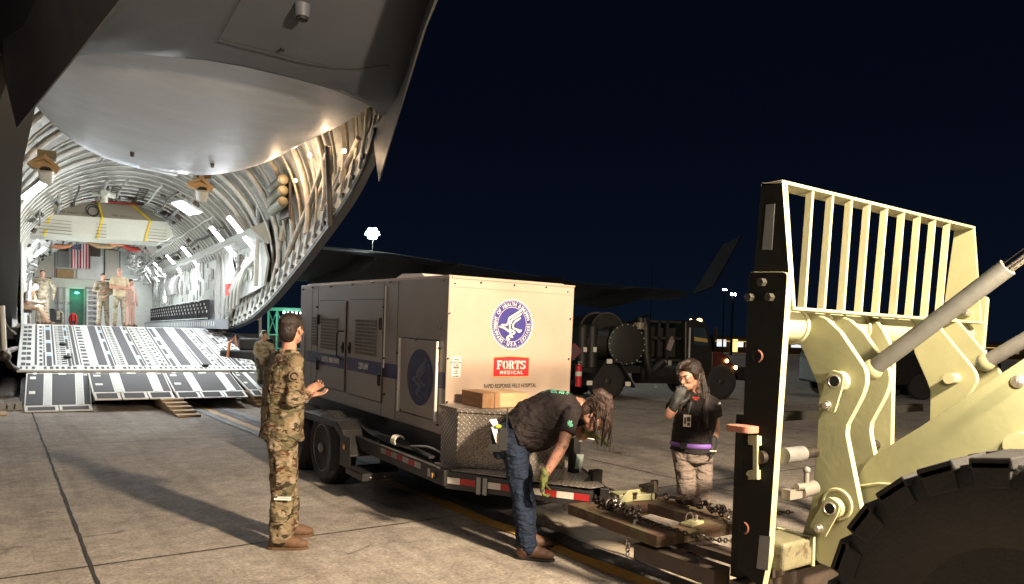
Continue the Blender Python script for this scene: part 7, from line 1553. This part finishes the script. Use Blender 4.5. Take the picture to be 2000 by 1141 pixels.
m = MB(); x, z = kp(1347, 680, -.1); m.cyl((x, -.08, .9), (x, -.08, kp(1347, 640)[1]), .03, n=8); m.obj('grab_rail', greyp, cb)
m = MB(); x, z = kp(1400, 642, -.3); m.tube([(kp(1380, 637)[0], 0, kp(1380, 637)[1]), (x, -.25, z+.08), (x, -.25, z-.35)], .015, 6); m.box((x, -.25, z-.12), (.05, .12, .32)); m.obj('mirror', blackst, cb)
for (px, py, r) in ((1366, 626, .06), (1349, 625, .03)):
    x, z = kp(px, py, .4); m = MB(); m.ball((x, .4, z), (r*1.4, r, r)); m.obj('roof_marker_lamp', amb, cb)
for (px, py, r) in ((1419, 705, .055), (1436, 718, .06)):
    x, z = kp(px, py, -.0); m = MB(); m.ball((x, -.02, z), (r, .03, r)); m.obj('turn_lamp', amb, tk)
m = MB(); m.bx((L_+.9, 0, .55), (L_+1.05, 2.2, .95)); m.bx((L_+.55, -.02, .6), (L_+1.05, .04, .9)); m.obj('bumper', olived, tk)
m = MB(); m.bx((-2.6, .2, 1.0), (-1.0, 2.2, 1.2)); m.bx((-2.6, .2, 1.2), (-1.9, 2.2, 2.6)); m.obj('rear_body', olived, tk)
# extinguisher and hazard diamond on the rear
x, z = kp(1130, 733, -.3); ex = thing('fire_extinguisher', 'red fire extinguisher with white label hung on the rear of the dark truck', 'fire extinguisher', None, None); ex.matrix_world = TK@Matrix.Translation((x, -.3, z))
m = MB(); m.cyl((0, 0, -.30), (0, 0, .22), .085, n=20); m.ball((0, 0, .22), (.085, .085, .07)); m.obj('cylinder', M_('extinguisher_red', (.55, .02, .025), .35, 0, .05), ex, smooth=40); m = MB(); m.cyl((0, 0, -.02), (0, 0, .1), .087, n=20); m.obj('label', decalw, ex, smooth=40)
m = MB(); m.cyl((0, 0, .27), (0, 0, .34), .02, n=8); m.box((.03, 0, .35), (.12, .03, .03)); m.obj('valve', steel, ex); m = MB(); m.tube([(0, -.02, .33), (-.1, -.03, .28), (-.12, -.03, 0), (-.1, -.03, -.2)], .012, 6); m.obj('hose', blackst, ex)
x, z = kp(1121, 686, -.3); m = MB(); m.prism([(x-.22, z), (x, z-.22), (x+.22, z), (x, z+.22)], 1, -.32, -.31); pc = m.obj('hazard_diamond', M_('dull_red_sign', (.20, .03, .04), .5, 0, .1), tk); m = MB(); m.prism([(x-.16, z), (x, z-.16), (x+.16, z), (x, z+.16)], 1, -.324, -.3215); m.obj('diamond_inner', M_('diamond_grey', (.10, .06, .07), .5, 0, .1), pc)
# ================================================================ apron floodlights, distant buildings, stand
def mast(px, py, dist, n, label, s=1, emis=400, col=(.9, 1, .95), wn=3, pole_r=.12):
    top = atdepth(px, py, dist); t = thing('floodlight_mast', label, 'floodlight', None, (top.x, top.y, 0)); m = MB(); m.cyl((0, 0, 0), (0, 0, top.z), pole_r*1.3, pole_r, n=10); m.beam(tuple(-RT*s*.9*wn/3+UP*(top.z-.1)), tuple(RT*s*.9*wn/3+UP*(top.z-.1)), .12, .12); m.obj('pole', blackst, t)
    em = EM('floodlight_lens_%d' % int(px), col, emis)
    for i in range(n):
        pt_ = [(0, 0), (-.55, .06), (.55, .05), (-.28, .42), (.28, .44), (-.28, -.36), (.30, -.34)][i] if n > 3 else (i-(n-1)/2, 0)
        c = RT*pt_[0]*s*.9+UP*(top.z+pt_[1]*s*.9); m = MB(); m.box(c, (s*.45, s*.25, s*.4), frame3(AW)); h = m.obj('lamp_head', blackst, t); m = MB(); m.cyl(c-AW*(s*.12), c-AW*(s*.16), s*.27, n=16); m.obj('lamp_lens', em, h)
    return t, top
t_, tp_ = mast(728, 457, 60, 7, 'brilliant white floodlight cluster on a mast behind the aircraft wing', .72, 2500, (.86, 1, .93), 3, .04)
lamp('mast_light', 'POINT', tp_-AW*4, 2500, (.85, 1, .93), .3)
mast(1432, 575, 110, 2, 'distant white floodlight on a pale pole, right of the wing tip', .62, 260, (.85, .93, 1), 2, .16)
mast(1415, 566, 125, 2, 'distant warm floodlight just left of the white one near the wing tip', .5, 170, (1, .85, .6), 2, .10)
# distant terminal building on the right
def bld(label, px0, px1, pyt, pyb, d, mat, name='building', cat='building', depth=12):
    p0, p1 = atdepth(px0, pyb, d), atdepth(px1, pyb, d); zt = atdepth(px0, pyt, d).z; u = (p1-p0); u.z = 0; L = u.length; u.normalize(); t = thing(name, label, cat, None, None); M = Matrix(((u.x, -u.y, 0, p0.x), (u.y, u.x, 0, p0.y), (0, 0, 1, 0), (0, 0, 0, 1))); t.matrix_world = M; m = MB(); m.bx((0, 0, 0), (L, depth, zt)); return t, m, L, zt, mat
t, m, L, zt, mt = bld('low distant terminal building with warm lit windows right of the truck', 1395, 2300, 662, 690, 150, skindk); m.obj('wall', olived, t)
m = MB(); m.bx((-1, -2, zt), (L+1, 13, zt+.7)); m.obj('roof', skindk, t)
wm = EM('warm_window', (1, .70, .25), 1.6); cw = EM('cool_window', (.7, .85, 1), .9); dm = EM('dim_window', (.35, .3, .22), .35); random.seed(13)
for i in range(26):
    xx = .6+i*3.0+random.uniform(-.3, .3); h0 = random.uniform(.8, 1.4); m = MB(); m.bx((xx, -.05, h0), (xx+random.uniform(.9, 2.4), -.01, h0+random.uniform(.5, 1.6))); m.obj('window', random.choice((wm, cw, dm, dm, wm)), t)
m = MB(); m.bx((3.4, -.5, .2), (4.6, -.1, 3.0)); m.obj('lit_column', wm, t)
m = MB(); m.bx((0, -3, zt-.5), (L, -.2, zt-.35)); m.obj('canopy_light', EM('canopy_glow', (1, .6, .2), .7), t)
band('far_taxiway_line', gb, 30, 300, 62, 62.8, .014) if False else None
m = MB()
for (y0, y1) in ((44, 45.0), (58, 59.5)): m.poly([(14, y0, .01), (120, y0-20, .01), (120, y1-20, .01), (14, y1, .01)])
tag(m.obj('taxiway_marking', gb), kind='structure')
# parked vehicles seen as dark shapes behind the forklift
for i, (px, d, lab) in enumerate(((1700, 24, 'dark parked tug with a pale marker light behind the load guard bars'), (1815, 26, 'dark parked van with a white roof light behind the forklift guard'))):
    p = atdepth(px, 700, d); t = thing('parked_vehicle', lab, 'vehicle', None, (p.x, p.y, 0), -YAW); k_ = 1
    m = MB(); m.prism([(-2, .45), (2, .45), (2, 1.2), (1.5, 1.35), (1.1, 2.15), (-1.7, 2.2), (-2, 1.3)], 1, -.9, .9); b0 = m.obj('body', olived, t, bevel=.06)
    m = MB(); m.prism([(1.42, 1.4), (1.08, 2.05), (-.2, 2.07), (-.2, 1.4)], 1, -.91, -.903); m.obj('side_window', glassm, b0)
    for x in (-1.2, 1.25):
        for y in (-.92, .72): m = MB(); m.lathe((x, y, .42), [(0, .2), (0, .38), (.04, .42), (.18, .42), (.2, .3)], 1, 24); m.obj('wheel', rubber, t, smooth=40)
    m = MB(); m.bx((-.5, -.93, 2.2), (.05, -.7, 2.36)); m.obj('marker_light', EM('pale_marker_%d' % i, (1, .9, .8), .8), b0)
# green lit stand behind the ramp
def gat(px, py, d): return atdepth(px, py, d)
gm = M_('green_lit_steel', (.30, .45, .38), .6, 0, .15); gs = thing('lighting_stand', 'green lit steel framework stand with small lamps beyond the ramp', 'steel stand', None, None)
dd = 38; p0, p1 = gat(523, 690, dd), gat(592, 690, dd); u = p1-p0; u.z = 0; L = u.length; u.normalize(); gs.matrix_world = Matrix(((u.x, -u.y, 0, p0.x), (u.y, u.x, 0, p0.y), (0, 0, 1, 0), (0, 0, 0, 1))); zt = gat(523, 604, dd).z
for i, x in enumerate((0, L*.24, L*.46, L)): m = MB(); m.bx((x-.04, 0, 0), (x+.04, .12, zt)); m.obj('post', gm, gs)
m = MB()
for z in (zt, zt*.55, zt*.3): m.bx((-.06, -.01, z-.07), (L+.06, .13, z))
m.bx((-.1, 0, zt), (L+.1, 2.0, zt+.09)); m.obj('platform', gm, gs)
m = MB(); W_ = L*.24
for j_ in range(2): 
    for s_ in (0, 1): x0_, x1_ = j_*W_, (j_+1)*W_; m.beam((x0_, .05, zt*.55), ((x0_+x1_)/2, .05, zt*.78), .05, .05); m.beam((x1_, .05, zt*.55), ((x0_+x1_)/2, .05, zt*.78), .05, .05); m.beam((x0_, .05, zt-.05), ((x0_+x1_)/2, .05, zt*.78), .05, .05); m.beam((x1_, .05, zt-.05), ((x0_+x1_)/2, .05, zt*.78), .05, .05)
m.obj('cross_bracing', gm, gs); m = MB()
for i in range(6): m.ball((L*.45+i*.22, -.06, zt-.16), .05)
m.obj('lamp_row', EM('cool_lamp_row', (.7, 1, .95), 14), gs)
lamp('stand_light', 'POINT', gs.matrix_world@V((L*.5, -1.2, zt*.8)), 80, (.25, 1, .65), .2)
m = MB()
for i in range(3): m.bx((L*.12+i*.5, .6, 0), (L*.12+i*.5+.35, .9, zt*.4))
m.obj('stored_cases', blackst, gs)
p = gat(508, 653, 26); t = thing('white_post', 'slim white post standing beyond the right edge of the ramp', 'post', None, (p.x, p.y, 0)); zt = gat(508, 616, 26).z; m = MB(); m.cyl((0, 0, 0), (0, 0, zt), .055, n=12); m.obj('pole', white, t, smooth=40); m = MB(); m.box((-.1, 0, zt-.15), (.16, .08, .05)); m.obj('bracket', white, t)
# dark ground equipment by the ramp
p = gat(487, 668, 21); t = thing('ground_cart', 'dark ground cart with orange strap parked behind the right ramp edge', 'cart', None, (p.x, p.y, 0), -YAW); m = MB(); m.bx((-.7, -.4, .3), (.7, .4, 1.1)); m.bx((-.2, -.3, 1.1), (.6, .3, 1.45)); m.obj('body', blackst, t, bevel=.05)
for x in (-.5, .5): m = MB(); m.cyl((x, -.45, .22), (x, -.35, .22), .22, n=18); m.obj('wheel', rubber, t, smooth=40); m = MB(); m.cyl((x, .35, .22), (x, .45, .22), .22, n=18); m.obj('wheel', rubber, t, smooth=40)
m = MB(); m.tube([(-.45, -.43, .9), (-.4, -.45, 1.3), (-.25, -.43, 1.5), (-.2, -.43, 1.2)], .04, 6); m.obj('strap', orange, t)
# antenna poles far away
for i, (px, pyt, d, lab) in enumerate(((1269, 520, 130, 'thin dark antenna pole beyond the truck, left of the wing tip'),)):
    b0 = atdepth(px, 672, d); zt = atdepth(px, pyt, d).z; t = thing('antenna_pole', lab, 'pole', None, (b0.x, b0.y, 0)); m = MB(); m.cyl((0, 0, 0), (0, 0, zt), .10, .05, n=8); m.obj('pole', blackst, t); m = MB(); m.cyl((-.6, 0, zt*.85), (.6, 0, zt*.85), .04, n=6); m.obj('crossarm', blackst, t)

# ================================================================ every loose piece of a repeated part becomes a part of its own
def split_loose(o):
    me = o.data; n = len(me.vertices); par = list(range(n))
    def fd(a):
        while par[a] != a: par[a] = par[par[a]]; a = par[a]
        return a
    for e2 in me.edges:
        a, b = fd(e2.vertices[0]), fd(e2.vertices[1])
        if a != b: par[a] = b
    grp = {}
    for p in me.polygons: grp.setdefault(fd(p.vertices[0]), []).append(p)
    if len(grp) < 2 or len(grp) > 100: return
    first = True; base = o.name.split('.')[0]
    for k, ps in grp.items():
        idx = {}; vs = []; fs = []; ms = []
        for p in ps:
            f = []
            for v in p.vertices:
                if v not in idx: idx[v] = len(vs); vs.append(me.vertices[v].co.copy())
                f.append(idx[v])
            fs.append(f); ms.append(p.material_index)
        m2 = bpy.data.meshes.new(base); m2.from_pydata(vs, [], fs)
        for m in me.materials: m2.materials.append(m)
        sm_ = ps[0].use_smooth
        for p, mi in zip(m2.polygons, ms): p.material_index = mi; p.use_smooth = sm_
        if sm_:
            try: m2.set_sharp_from_angle(angle=R(40))
            except Exception: pass
        if first: newdata = m2; first = False
        else:
            c = o.copy(); c.data = m2; COL.objects.link(c)
    o.data = newdata
SPL = {'bolt', 'washer', 'latch_mechanism', 'blue_stripe', 'ceiling_fittings', 'wall_fitting_dark', 'wall_fitting_light', 'ledge_slots', 'panel_seam', 'reflector', 'wheel_nuts', 'vessel_bolts', 'step_tread', 'step_latch', 'main_wheel', 'board_rails', 'lightening_holes', 'longeron_web', 'tie_down_ring', 'rivet', 'oxygen_bottle', 'vertical_pipe', 'edge_trim', 'bottle_cap', 'stored_cases', 'lamp_row', 'recess_frame', 'eyes', 'irises', 'eyebrows', 'taxiway_marking', 'toe_nonskid', 'toe_runner', 'toe_decal', 'yellowed_patch', 'blue_patch', 'hitch_pintle', 'fork_tine', 'bracket_foot', 'grip_strip'}
REN = {'ceiling_fittings': 'ceiling_fitting', 'wheel_nuts': 'wheel_nut', 'vessel_bolts': 'vessel_bolt', 'ledge_slots': 'ledge_slot', 'board_rails': 'board_rail', 'lightening_holes': 'lightening_hole', 'eyes': 'eye', 'irises': 'iris', 'eyebrows': 'eyebrow', 'stored_cases': 'stored_case', 'lamp_row': 'small_lamp', 'wall_fitting_dark': 'wall_fitting', 'wall_fitting_light': 'wall_fitting'}
for o in [o for o in bpy.data.objects if o.type == 'MESH' and o.name.split('.')[0] in SPL]:
    b0 = o.name.split('.')[0]
    if b0 in REN: o.name = REN[b0]
    split_loose(o)
for o in bpy.data.objects:   # nothing that only carries a child keeps an unused label
    if o.parent is not None and 'category' in o: del o['category']
